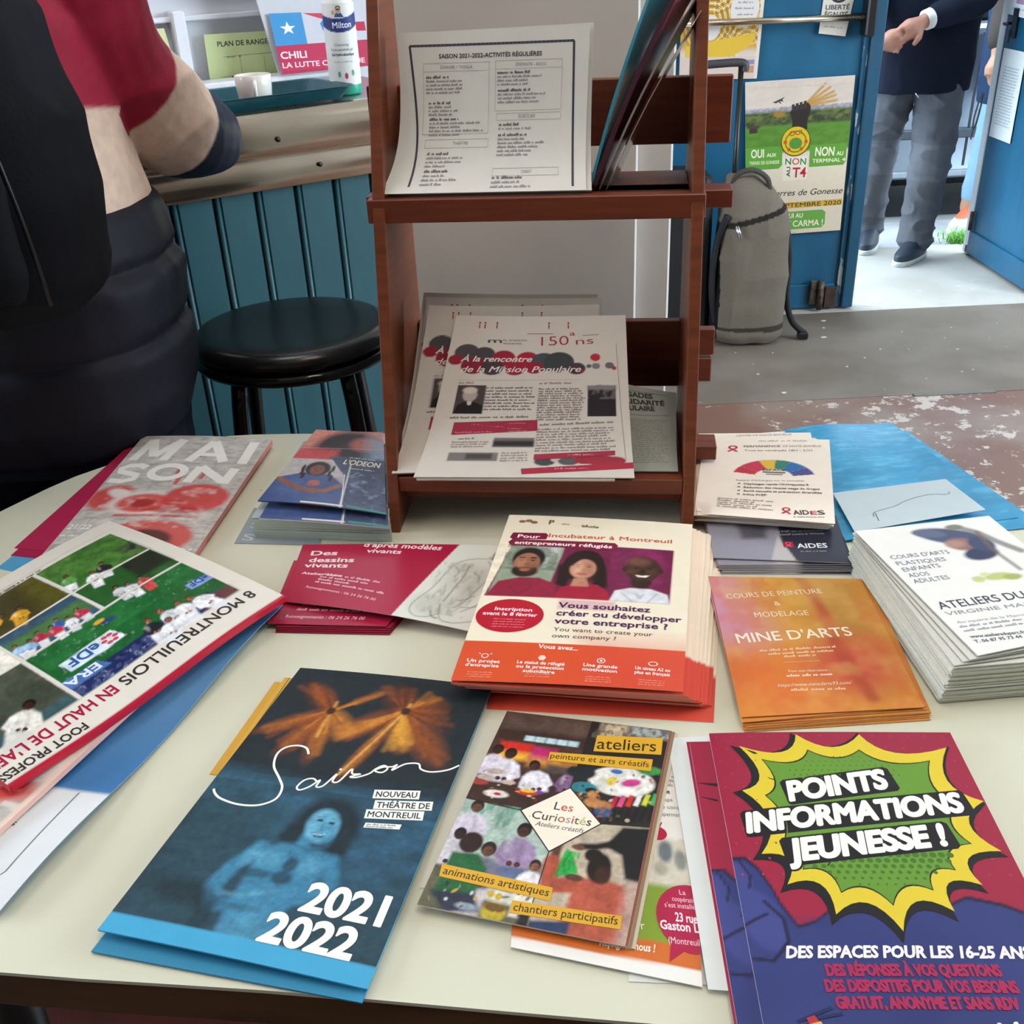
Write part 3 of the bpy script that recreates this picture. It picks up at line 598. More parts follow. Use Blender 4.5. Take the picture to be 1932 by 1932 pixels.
# ------------------------------------------------------------------ table
TZ = 0.75
front = [(0.33, 0.365), (0.124, 0.393), (-0.035, 0.416), (-0.17, 0.436), (-0.35, 0.459), (-0.47, 0.485)]
left = [(-0.56, 0.535), (-0.635, 0.62), (-0.68, 0.73), (-0.702, 0.85), (-0.69, 0.97), (-0.655, 1.055), (-0.617, 1.112), (-0.556, 1.200), (-0.47, 1.268), (-0.42, 1.295), (-0.35, 1.305)]
back = [(-0.186, 1.290), (0.05, 1.262), (0.264, 1.236), (0.38, 1.214)]
rgt = [(0.46, 1.165), (0.53, 1.07), (0.575, 0.95), (0.590, 0.82), (0.580, 0.70), (0.55, 0.57), (0.50, 0.46), (0.42, 0.385)]
outl = catmull(front + left + back + rgt + [front[0]], 3)[:-1]
tb = empty('leaflet_table', (-0.05, 0.83, 0), 0, 'cream topped table with rounded ends and brown wooden edge', 'table')
lo = [(x + 0.05, y - 0.83) for x, y in outl][::-1]
MB().prism(lo, TZ - 0.003, TZ, 0.0).build('table_top', mat('cream_laminate', 'd3d3c0', 0.34, col2='cdcdb8', scale=3, spec=0.5, bump=0.03, bscale=5), tb)
MB().prism([(x * 0.996, y * 0.996) for x, y in lo], TZ - 0.038, TZ - 0.003, 0.003).build('table_edge', mat('brown_edge', '5a4023', 0.5, col2='432e18', scale=4, stretch=(1, 12, 12), bump=0.2), tb)
for x, y in ((-0.42, -0.2), (0.42, -0.25), (-0.42, 0.26), (0.40, 0.22)):
    MB().tube([(x, y, TZ - 0.04), (x * 1.04, y * 1.05, 0)], 0.021, 16).build('leg', MBLACK, tb)
sp = MB(); rs_ = random.Random(5)
for i in range(26):
    x, y = rs_.uniform(-0.6, 0.45), rs_.uniform(0.45, 1.2); r = rs_.uniform(0.0004, 0.001)
    sp.add(MB().lathe([(0, 0.0003), (r, 0.0002), (r, 0)], 6).bm, Matrix.Translation((x + 0.05, y - 0.83, TZ)))
so = sp.build('crumb_speck', mat('brown_speck', '6a4a30', 0.8), tb); so['kind'] = 'stuff'

# ------------------------------------------------------------------ literature rack
RK = empty('literature_rack', (-0.139, 1.017, TZ), math.radians(-7.0), 'tall red stained wooden two shelf leaflet rack on the table', 'rack')
WR = 0.338
def sidepoly(mb, x0, x1):
    prof_ = [(0.0, 0.0), (0.215, 0.0), (0.215, 0.533), (0.150, 0.540), (0.140, 0.535), (0.080, 0.350)]
    T = Matrix(((0, 0, 1, 0), (1, 0, 0, 0), (0, 1, 0, 0), (0, 0, 0, 1)))
    return mb.prism(prof_, x0, x1, 0.0012, T)
sidepoly(MB(), 0.0, 0.0125).build('side_panel', MWOOD, RK)
sidepoly(MB(), WR - 0.0125, WR).build('side_panel', MWOOD, RK)
def fy(z): return 0.229 * z
MB().box(0.0125, fy(0.062) + 0.001, 0.044, WR - 0.0125, 0.20, 0.062, 0.001).box(-0.02, 0.13, 0.030, WR + 0.032, 0.165, 0.048, 0.001).build('lower_shelf', MWOODX, RK)
MB().box(-0.006, fy(0.35) - 0.002, 0.326, WR + 0.002, 0.10, 0.350, 0.001).box(0.0125, 0.10, 0.334, WR - 0.0125, 0.20, 0.350, 0.001).box(-0.010, 0.095, 0.332, WR + 0.030, 0.128, 0.350, 0.001).build('middle_shelf', MWOODX, RK)
MB().box(-0.022, 0.196, 0.378, WR + 0.033, 0.208, 0.446, 0.001).build('back_slat', MWOODX, RK)
MB().box(0.0125, 0.193, 0.098, WR - 0.0125, 0.206, 0.180, 0.001).box(-0.02, 0.193, 0.104, WR + 0.026, 0.206, 0.134, 0.001).box(-0.02, 0.193, 0.138, WR + 0.028, 0.206, 0.170, 0.001).build('back_slat', MWOODX, RK)
MB().box(0.0125, fy(.04) + 0.035, 0.022, WR - 0.0125, fy(.04) + 0.05, 0.044, 0.001).build('front_apron', MWOODX, RK)

# ================================================================== PRINTED MATTER ON THE TABLE
def relq(q): cx = sum(p[0] for p in q) / 4; cy = sum(p[1] for p in q) / 4; return (cx, cy), [(p[0] - cx, p[1] - cy, 0) for p in q]
def pile(name, label, cat, group, q, z0, n_, dz, thick, base, edge, dr_, Wd, Hd, paint=None, gn=(2, 2), seed=1, m=None, rough=None):
    """n_ separate sheets, each its own object; dr_(i, t) -> (dx, dy, degrees)"""
    (cx, cy), rel = relq(q); me = sheet(name, rel, Wd, Hd, base, paint, n=gn, thick=thick, edge=edge, mesh_only=True, m=m); out = []
    for i in range(n_):
        o = link(name, me); dx, dy, dg_ = dr_(i, i / max(1, n_ - 1)); o.location = (cx + dx, cy + dy, z0 + thick + i * dz); o.rotation_euler = (0, 0, math.radians(dg_)); tag(o, label, cat, group); out.append(o)
    return out
RN = random.Random(11)
def bend(amt, pw=2.0): return lambda u, v: amt * (np.abs(u - .5) * 2) ** pw
def curl_br(a, b=0.0): return lambda u, v: a * np.clip(u + v - 1.35, 0, 1) ** 2 + b * np.clip(1 - u + v - 1.45, 0, 1) ** 2

# --- under layers on the left
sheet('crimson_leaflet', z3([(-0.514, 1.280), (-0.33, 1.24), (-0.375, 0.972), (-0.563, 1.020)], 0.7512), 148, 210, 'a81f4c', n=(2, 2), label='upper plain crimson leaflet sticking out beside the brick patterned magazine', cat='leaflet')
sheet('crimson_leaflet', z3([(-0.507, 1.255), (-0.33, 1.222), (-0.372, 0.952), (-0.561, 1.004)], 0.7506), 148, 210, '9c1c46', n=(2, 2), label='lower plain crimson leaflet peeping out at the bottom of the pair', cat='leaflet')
sheet('blue_leaflet', z3([(-0.550, 1.035), (-0.42, 1.01), (-0.45, 0.93), (-0.566, 0.978)], 0.7503), 148, 100, '4f9bc6', n=(2, 2), label='small pale blue leaflet corner below the crimson leaflets', cat='leaflet')

# --- brick magazine "MAISON"
def brickbg(p, seed=1, reds=True):
    p.cloud('b2afaa', 14, 6, .5, .5, seed)
    for r in range(16):
        y = r * 19 + 4; p.line([(-5, y + 5), (p.X.max() + 5, y - 6)], 0.9, '77726f', 1.2, .55)
        for k in range(6):
            x = k * 44 + (r % 2) * 22 + 3; p.line([(x, y + 4 - x * .06), (x + 1, y + 22 - x * .06)], 0.9, '77726f', 1.2, .5)
    p.cloud('8f8a86', 9, 5, .66, .2, seed + 4, .5)
def maison_p(p):
    brickbg(p)
    p.ell(28, 168, 30, 30, 'cc3a38', .35, 0, .9); p.ell(38, 160, 22, 10, 'e8e2de', .5, 0.5, .9)
    p.ell(75, 182, 44, 30, 'dcd4ce', .25, 0, .95); p.ell(78, 182, 36, 22, 'd45450', .25, 0, .95); p.ell(76, 182, 17, 11, 'b03a3a', .5)
    p.ell(140, 166, 42, 34, 'cb4240', .2, 0, .92); p.ell(120, 196, 40, 8, 'b83a3a', .5, 0, .7)
    p.rect(50, 208, 160, 214, 'c04646', 3, 0, .8); p.ell(112, 258, 58, 38, 'd05450', .15, 0, .9); p.ell(112, 262, 34, 20, '52403f', .25, 0, .9)
    p.cloud('e8ded9', 16, 9, .62, .25, 9, .45, (20, 140, 180, 240))
    for x, y in ((96, 110), (100, 124), (118, 118), (92, 96), (128, 108)): p.rect(x - 3, y - 10, x + 3, y + 12, 'c84a48', 2, 0, .85)
def maison_a(a):
    w = 'eceae6'
    def st(pts, wd=13): a.stroke(pts, wd, w)
    st([(14, 70), (22, 14)]); st([(22, 12), (40, 60)]); st([(40, 60), (66, 12)]); st([(66, 12), (58, 72)])
    st([(94, 74), (112, 16)]); st([(112, 16), (142, 72)]); st([(100, 54), (132, 54)], 9)
    st([(166, 12), (168, 74)])
    st([(44, 92), (34, 86), (18, 86), (9, 93), (12, 102), (26, 107), (38, 112), (38, 122), (24, 128), (4, 124)], 11)
    a.ring(78, 104, 22, 18, 11, w); st([(114, 130), (118, 88)]); st([(118, 88), (160, 124)]); st([(162, 128), (164, 88)])
    a.T('21/22', (3, 240), (34, 242), 10, 'f0eeea', 1); a.bars((2, 256), (38, 258), 4, 'f0eeea'); a.bars((150, 282), (180, 282), 5, 'f0eeea')
sheet('magazine', [(-0.495, 1.295, .7595), (-0.313, 1.259, .762), (-0.348, 0.962, .759), (-0.520, 0.985, .757)], 186, 300, 'cfcbc6', maison_p, maison_a, n=(110, 150), thick=0.007, m=MG, edge='c5706a', curl=lambda u, v: .003 * np.sin(u * 3.1), label='MAISON magazine with grey brick wall cover and red painted splashes', cat='magazine')
# --- blue and white poster sheet lying under the newspaper
def bp_p(p):
    p.rect(-5, -5, 400, 250, '3f78ad', 1); p.cloud('2f6499', 60, 60, .5, .5, 2, .6, (-5, -5, 400, 248)); p.ell(150, 120, 90, 40, '6f9fc8', 1.2, 0.3, .5)
def bp_a(a):
    a.rect(-0, 250, 200, 251, 'a8adb4'); a.T('Activites', (92, 300), (122, 300), 5, '3a3c40', 0); a.stroke([(170, 258), (180, 330), (172, 352), (150, 366), (60, 366)], .8, '6a707a')
    a.poly([(92, 128), (116, 128), (122, 138), (106, 150), (92, 150)], 'c8c2b6'); a.poly([(112, 126), (128, 124), (126, 136), (116, 138)], '8e8478')
# page top runs from the right corner; corners chosen so its long right edge matches the visible edge
sheet('folded_poster', [(-0.44, 0.905, .7535), (-0.232, 0.868, .7545), (-0.366, 0.500, .7535), (-0.60, 0.575, .7525)], 200, 360, 'd6dade', lambda p: (p.rect(-5, -5, 400, 250, '3f78ad', 1), p.cloud('2f6499', 60, 60, .5, .5, 2, .6, (-5, -5, 400, 248)), p.ell(170, 120, 60, 60, '6f9fc8', 1.4, 0.3, .45)), lambda a: (a.T('Activites', (118, 292), (158, 292), 6, '3a3c40'), a.stroke([(178, 252), (182, 330), (172, 350), (150, 354), (60, 350)], .9, '6a707a'), a.poly([(112, 118), (140, 108), (150, 118), (128, 136), (112, 140)], 'c8c2b6'), a.poly([(136, 106), (152, 98), (156, 108), (146, 116)], '8e8478')), n=(50, 90), curl=lambda u, v: .004 * np.sin(v * 9) * u ** 2 + .003 * u ** 6, label='large blue and white poster sheet lying under the newspaper', cat='poster', edge='7fa7c8')
# --- second brick magazine, below the newspaper
def brick2_p(p):
    brickbg(p, 7); p.ell(150, 160, 40, 20, 'e6e0da', .3); p.ell(170, 100, 60, 34, 'cb4a44', .2, .2); p.ell(120, 190, 60, 20, 'c23a36', .3, .1); p.cloud('d8cfc9', 18, 10, .6, .1, 5, .8); p.rect(181, 0, 190, 300, 'e4c8bc', 3)
sheet('magazine', [(-0.47, 0.86, .7620), (-0.296, 0.800, .7640), (-0.424, 0.508, .7610), (-0.61, 0.575, .7600)], 186, 300, 'bcb7b0', brick2_p, None, n=(90, 120), thick=0.005, m=MG, edge='d0a79a', label='second brick patterned magazine trapped under the football newspaper', cat='magazine')
# --- newspaper, page turned away from us; x runs towards the viewer's left, y away
def news_p(p):
    X, Y = p.X, p.Y
    p.rect(-5, -5, 320, 4.5, 'b3152f', 1)
    p.rect(20, 46, 203, 262, 'd8d4cc', 1)
    def cell(x0, y0, x1, y1, c): p.rect(x0, y0, x1, y1, c, .8)
    cell(20, 46, 203, 136, '1d5e2e'); p.rect(40, 46, 203, 70, '1c2754', 2); p.cloud('46507c', 5, 5, .56, .12, 3, .8, (30, 46, 203, 66)); p.cloud('8a93ac', 3, 3, .72, .08, 4, .8, (30, 46, 203, 64))
    p.rect(20, 46, 60, 62, '6d2a3a', 6, 0, .8)
    p.poly([(150, 82), (188, 84), (190, 102), (152, 104)], 'cfe0ee'); p.poly([(128, 84), (150, 82), (152, 104), (132, 104)], 'd8e0e8'); p.poly([(20, 84), (46, 86), (46, 98), (20, 97)], '86a3d6'); p.poly([(160, 62), (204, 62), (204, 78), (166, 76)], '4f74b4')
    p.cloud('2f7a3e', 20, 20, .5, .4, 8, .6, (20, 100, 200, 136))
    for (x, y, s, c, r) in ((70, 92, 8, 'e4e6ea', 3.3), (88, 96, 8, 'cfd3da', 3.0), (104, 94, 8, '20242c', 3.4), (58, 88, 9, 'e9ecef', 2.8), (92, 78, 8, 'dfe3e8', 3.6)): p.person(x, y - 12, s, '9a6a50', '5a3524', c, 'dfe3e8', rot=r)
    p.ell(124, 118, 9, 4, '28466e', .3); p.ell(130, 124, 6, 3, 'd8a838', .3)
    cell(20, 139, 113, 189, '2c5c2c'); p.rect(20, 150, 60, 189, '2a2622', 6, 0, .9)
    for (x, y, c) in ((76, 160, 'd8dde0'), (62, 158, 'c04048'), (86, 166, 'cdd2d6')): p.person(x, y - 8, 6, '9a6a50', '2a1c16', c, c, rot=3.3)
    cell(20, 192, 113, 262, '3d6c2f'); p.rect(20, 192, 40, 225, '2f3430', 8)
    p.cloud('6a9a4a', 10, 10, .55, .3, 6, .5, (20, 192, 113, 262))
    for (x, y, c) in ((82, 215, 'e4e6e8'), (66, 222, '2a2a2e'), (100, 235, '5aa050')): p.person(x, y - 10, 6.5, '8a5a40', '2a1c16', c, 'e4e6e8', rot=3.5)
    cell(117, 139, 203, 189, '39566a'); p.rect(117, 150, 203, 175, '4a7040', 8)
    for i, (x, y, c) in enumerate(((130, 168, 'b8304c'), (142, 164, 'd8dce2'), (150, 172, '3a5aa0'), (160, 166, 'c02c44'), (172, 170, 'b52c48'), (184, 166, '8fb4d8'), (196, 170, '9cc0e0'))): p.person(x, y - 6, 5.5, '9a6a50', '2a1c16', c, 'd8dce2', rot=3.2 + .2 * (i % 3))
    cell(117, 192, 203, 262, '5a5420'); p.rect(140, 192, 203, 262, '2e2a1a', 20, 0, .7); p.person(158, 220, 7, '7a5238', '2a1c16', 'd6a02c', 'c8962a', rot=3.6); p.person(175, 226, 7, '7a5238', '2a1c16', 'd6a02c', 'c8962a', rot=4.2)
    cell(207, 46, 300, 136, '3d4438'); p.cloud('585a4a', 14, 14, .5, .4, 12, .7, (207, 46, 300, 136)); p.rect(207, 46, 300, 60, '33555e', 5, 0, .8)
    p.person(236, 76, 12, '3a2018', '1a0f0c', 'e6e2da', 'cfccc6', rot=3.9); p.grain(.3, 8, 27, (20, 46, 300, 262)); p.grain(.22, 2.6, 28, (20, 46, 300, 262)); p.cloud('c8d4cc', 4, 4, .76, .1, 29, .25, (24, 72, 200, 130))
def news_a(a):
    a.rect(203.2, 46, 206.6, 262, 'd8d4cc'); a.rect(20, 136.2, 203, 138.8, 'd8d4cc'); a.rect(113.2, 139, 116.6, 262, 'd8d4cc'); a.rect(20, 189.2, 203, 191.8, 'd8d4cc')
    a.T('8 MONTREUILLOIS', (15, 38), (172, 38), 13.5, '35302e', 1); a.T("EN HAUT DE L'AFFICHE", (179, 38), (330, 38), 13.5, 'a3173c', 1)
    a.T('FOOT PROFESSIONNEL', (222, 18), (345, 18), 10, '35302e', 1)
    a.T('eDF', (151, 100), (184, 101), 13, '2d5aa0', 1); a.T('eDF', (21, 97), (43, 98), 9, '2d4e9c', 1); a.T('ERA', (168, 76), (203, 76), 11, 'd8e2f2', 1)
    for i in range(6): an = i * 1.05; a.ell(140 + 6 * math.cos(an), 93 + 6 * math.sin(an), 3.2, 2.2, 'c84a5a', 8)
    a.bars((105, 266), (160, 266), 3, '4a4644'); a.stroke([(10, 270), (150, 270)], .4, 'a8a49c')
NC = [(-0.225, 0.855, .776), (-0.398, 0.610, .770), (-0.629, 0.790, .766), (-0.456, 1.035, .772)]
sheet('newspaper', NC, 300, 293, 'dcd7cd', news_p, news_a, n=(190, 185), thick=0.006, edge='b3152f', curl=lambda u, v: .005 * np.sin(np.clip(v, 0, 1) * 3.1) + .002 * np.sin(u * 7), m=MG, label='folded newspaper with football photos and red spine facing away from us', cat='newspaper')

# --- loose grey card and theatre leaflet pile
sheet('grey_card', z3([(-0.306, 1.090), (-0.22, 1.075), (-0.215, 0.995), (-0.312, 1.008)], 0.7508), 100, 70, '8d969b', None, lambda a: (a.T('S', (8, 40), (22, 41), 12, 'b8c0c4'), a.T('S', (6, 64), (20, 65), 12, 'b8c0c4')), n=(2, 2), label='loose grey card lying left of the theatre leaflet pile', cat='card')
OQ = [(-0.262, 1.215), (-0.150, 1.195), (-0.135, 0.995), (-0.290, 1.020)]
def sgrey_a(a): a.T('S', (22, 186), (42, 188), 14, 'b9c1c4'); a.bars((120, 196), (146, 192), 4, 'd8dcde')
pile('programme_booklet', 'grey programme booklet in the pile under the theatre leaflets', 'booklet', 'grey programme booklets', OQ, 0.7506, 9, 0.0026, 0.0024, '9ba3a5', 'b6c0b4', lambda i, t: (RN.uniform(-.001, .001), RN.uniform(-.001, .001), RN.uniform(-.4, .4)), 150, 205, seed=2)
sheet('programme_booklet', [(p[0], p[1], 0.7768) for p in OQ], 150, 205, 'a3abad', None, sgrey_a, n=(6, 8), thick=0.0024, edge='b6c0b4', curl=bend(.001), label='topmost grey programme booklet with a pale letter S on its cover', cat='booklet', group='grey programme booklets')
def odeon_p(p):
    p.rect(-5, -5, 160, 60, 'd98c7c', 20); p.ell(85, 48, 62, 46, '2b2124', .35); p.rect(-5, 60, 70, 96, 'cf4a4c', 12, 0, .9); p.ell(112, 40, 26, 20, 'b86a58', .6); p.rect(120, 20, 160, 90, '9fb6cf', 30, 0, .7)
    p.rect(60, 80, 160, 220, '4a5470', 8); p.cloud('2e3850', 16, 16, .5, .35, 21, .8, (66, 84, 160, 220)); p.cloud('7f8fb0', 9, 9, .64, .15, 23, .7, (70, 120, 160, 215))
    p.poly([(-5, 92), (66, 90), (92, 132), (96, 215), (-5, 215)], 'b9b4b6', 1.5); p.poly([(-5, 150), (30, 132), (72, 132), (96, 160), (96, 215), (-5, 215)], '46598a', 3); p.ell(24, 172, 16, 22, '5a6e9c', .8, 0, .6); p.ell(80, 160, 12, 20, '34456f', .8, 0, .6)
    p.ell(50, 118, 19, 20, '2a1c1a', .2); p.ell(50, 122, 11, 14, '7f5040', .25)
    for x, y in ((30, 130), (34, 140), (70, 130), (74, 142), (28, 118), (73, 116)): p.ell(x, y, 2.4, 9, '2a1c1a', .4)
    p.line([(4, 150), (28, 168), (58, 180)], 9, '8a5c48', 2); p.line([(88, 160), (72, 176), (40, 176)], 9, '8a5c48', 2); p.ell(54, 158, 8, 8, 'b06048', .4)
    p.ell(46, 118, 2, 1.2, '20100c', .5); p.ell(54, 118, 2, 1.2, '20100c', .5); p.ell(50, 124, 3.4, 2, '5a3428', .6); p.ell(50, 129, 4.4, 1.6, '7a3a34', .5); p.line([(38, 150), (62, 172)], 1, '22345c', 2, .7); p.line([(20, 158), (34, 180)], 1, '22345c', 2, .6); p.grain(.22, 6, 47)
    p.rect(96, 100, 98, 215, 'd8dade', 1)
def odeon_a(a):
    a.stroke([(0, 60), (150, 52)], .8, 'e8c8c0'); a.stroke([(92, 128), (98, 206)], 1.1, 'e2e4e8'); a.stroke([(98, 134), (112, 120)], .7, 'c4c8d4')
    a.T("L'ODEON", (84, 100), (144, 102), 13, 'f2ead0', 1, 1); a.T("'", (116, 85), None, 5, 'f2ead0', 1, 1); a.bars((92, 82), (138, 84), 3, 'c8ccd8'); a.bars((96, 112), (134, 113), 3.4, 'd2c8b0')
    a.rect(50, 206, 100, 210, 'd9d4c8'); a.poly([(104, 204), (150, 208), (150, 212), (104, 209)], '3c8a80')
O1 = [(-0.258, 1.218), (-0.152, 1.196), (-0.138, 0.985), (-0.288, 1.020)]
sheet('theatre_leaflet', [(O1[0][0], O1[0][1] - .01, .7815), (O1[1][0], O1[1][1] - .01, .7815), (-0.134, 0.975, .781), (-0.280, 1.010, .781)], 150, 212, '6a7088', odeon_p, odeon_a, n=(100, 140), thick=0.0012, m=MG, curl=bend(-.001), label="lower theatre leaflet showing only its bottom strip under the L'ODEON one", cat='leaflet', edge='c9ccd2')
sheet('theatre_leaflet', [(-0.247, 1.229, .787), (-0.158, 1.206, .789), (-0.137, 0.993, .786), (-0.285, 1.035, .789)], 150, 212, '6a7088', odeon_p, odeon_a, n=(130, 180), thick=0.0014, m=MG, curl=lambda u, v: .004 * np.sin(u * 3.1) * (v - .2), label="top theatre leaflet L'ODEON with a person with braids and crossed arms", cat='leaflet', edge='2a2e44')

# --- life drawing leaflets (red and white)
def red_p(p):
    p.rect(-5, -5, 240, 145, 'a51c3e', 1); p.poly([(167, -3), (240, -3), (240, 145), (137, 145), (137, 140)], 'd9dbd2', 1)
    ink = '4c4a46'
    p.ell(190, 62, 22, 32, 'c2c3b8', .8, .3, .7); p.ell(172, 112, 22, 18, 'b4b5aa', .8, 0, .6); p.ell(206, 78, 10, 34, 'a9aaa0', .9, .15, .6); p.ell(184, 46, 14, 8, 'b0b1a6', .9, .3, .5)
    for pts, w in (([(204, 26), (192, 27), (180, 32), (173, 42), (169, 56), (167, 72), (163, 88), (157, 102), (152, 116), (154, 128), (163, 134), (176, 132), (186, 124)], .9),
                   ([(186, 124), (192, 133), (206, 134), (222, 128), (232, 122)], .9), ([(206, 30), (214, 42), (217, 56), (214, 70), (210, 84), (206, 100), (198, 112)], .9), ([(218, 52), (226, 62), (230, 78), (226, 94), (216, 108), (208, 116)], .9),
                   ([(186, 124), (184, 116), (182, 110)], 1.2), ([(176, 122), (180, 130), (187, 132)], 1.6), ([(196, 100), (204, 98), (212, 90)], .8), ([(204, 110), (220, 106), (234, 94)], .8), ([(189, 40), (190, 60), (187, 82), (184, 104)], 1.3), ([(176, 44), (182, 52), (181, 62)], .8), ([(198, 52), (206, 58), (208, 68)], 1.0)): p.line(catmull(pts, 4), w, ink, 1.6, .8)
    p.line([(208, 24), (214, 20)], 7, 'a8a89e', 3, .8); p.ell(219, 17, 11, 10, '4c4a46', .4, 0, .9); p.cloud('2a2826', 4, 3, .52, .1, 31, .9, (208, 6, 232, 28)); p.ell(212, 23, 4, 6, '908e84', .5)
    p.cloud('8f8d84', 4, 10, .62, .2, 33, .45, (160, 36, 214, 126))
def red_a(a):
    w = 'f2dadd'
    a.T('Des', (13, 29), (42, 28), 11, w, 1); a.T('dessins', (14, 46), (64, 44), 10.5, w, 1); a.T('vivants', (11, 59), (60, 57), 10, w, 1); a.T('Atelier libre', (11, 75), (58, 78), 5, w, 1)
    a.T('d’après modèles', (66, 7), (150, 13), 10, w, 1); a.T('vivants', (72, 21), (110, 23), 9, w, 1)
    for i, (x0, x1, y) in enumerate(((36, 106, 75), (34, 92, 81), (33, 74, 87), (31, 117, 93))): a.bars((x0, y), (x1, y + (x1 - x0) * .16), 4, 'e0b4be')
    a.T('Renseignements : 06 24 26 76 00', (23, 106), (110, 120), 4.6, 'edd0d6')
def roundq(C):   # rounded rectangular leaflets are cut square here, corners softened by the mesh grid
    return C
RQ = [(-0.230, 0.983), (0.013, 0.957), (-0.040, 0.803), (-0.2345, 0.872)]
R0 = [(-0.242, 0.962), (0.0, 0.935), (-0.03, 0.785), (-0.2425, 0.838)]
pile('life_drawing_leaflet', 'red and white life drawing leaflet lower in its small pile', 'leaflet', 'lower life drawing leaflets', [(-0.232, 0.95), (-0.07, 0.935), (-0.123, 0.818), (-0.2345, 0.831)], 0.7504, 4, 0.0012, 0.001, '8d1734', '8d1734', lambda i, t: (0, 0.0015 * i, .3 * i), 235, 140)
def bowed(u, v): return .006 * np.sin(np.clip(u, 0, 1) * 3.14) * (0.3 + v * .5)
sheet('life_drawing_leaflet', [(-0.236, 0.955, .7565), (-0.075, 0.94, .7565), (-0.126, 0.824, .7565), (-0.2425, 0.838, .7565)], 160, 110, 'a51c3e', None, lambda a: (a.bars((36, 72), (120, 74), 4, 'e0b4be'), a.bars((34, 80), (108, 82), 4, 'e0b4be'), a.bars((30, 88), (130, 89), 4, 'e0b4be'), a.T('Renseignements : 06 24 26 76 00', (20, 100), (124, 101), 5, 'edd0d6')), n=(20, 14), thick=0.0006, m=MG, edge='7e1430', label='second life drawing leaflet, its red lower edge showing under the top one', cat='leaflet')
sheet('life_drawing_leaflet', z3(RQ, .7595), 235, 140, 'a51c3e', red_p, red_a, n=(170, 100), thick=0.0006, m=MG, edge='c9a0a8', curl=bowed, label='top life drawing leaflet, red with charcoal nude seen from behind', cat='leaflet')

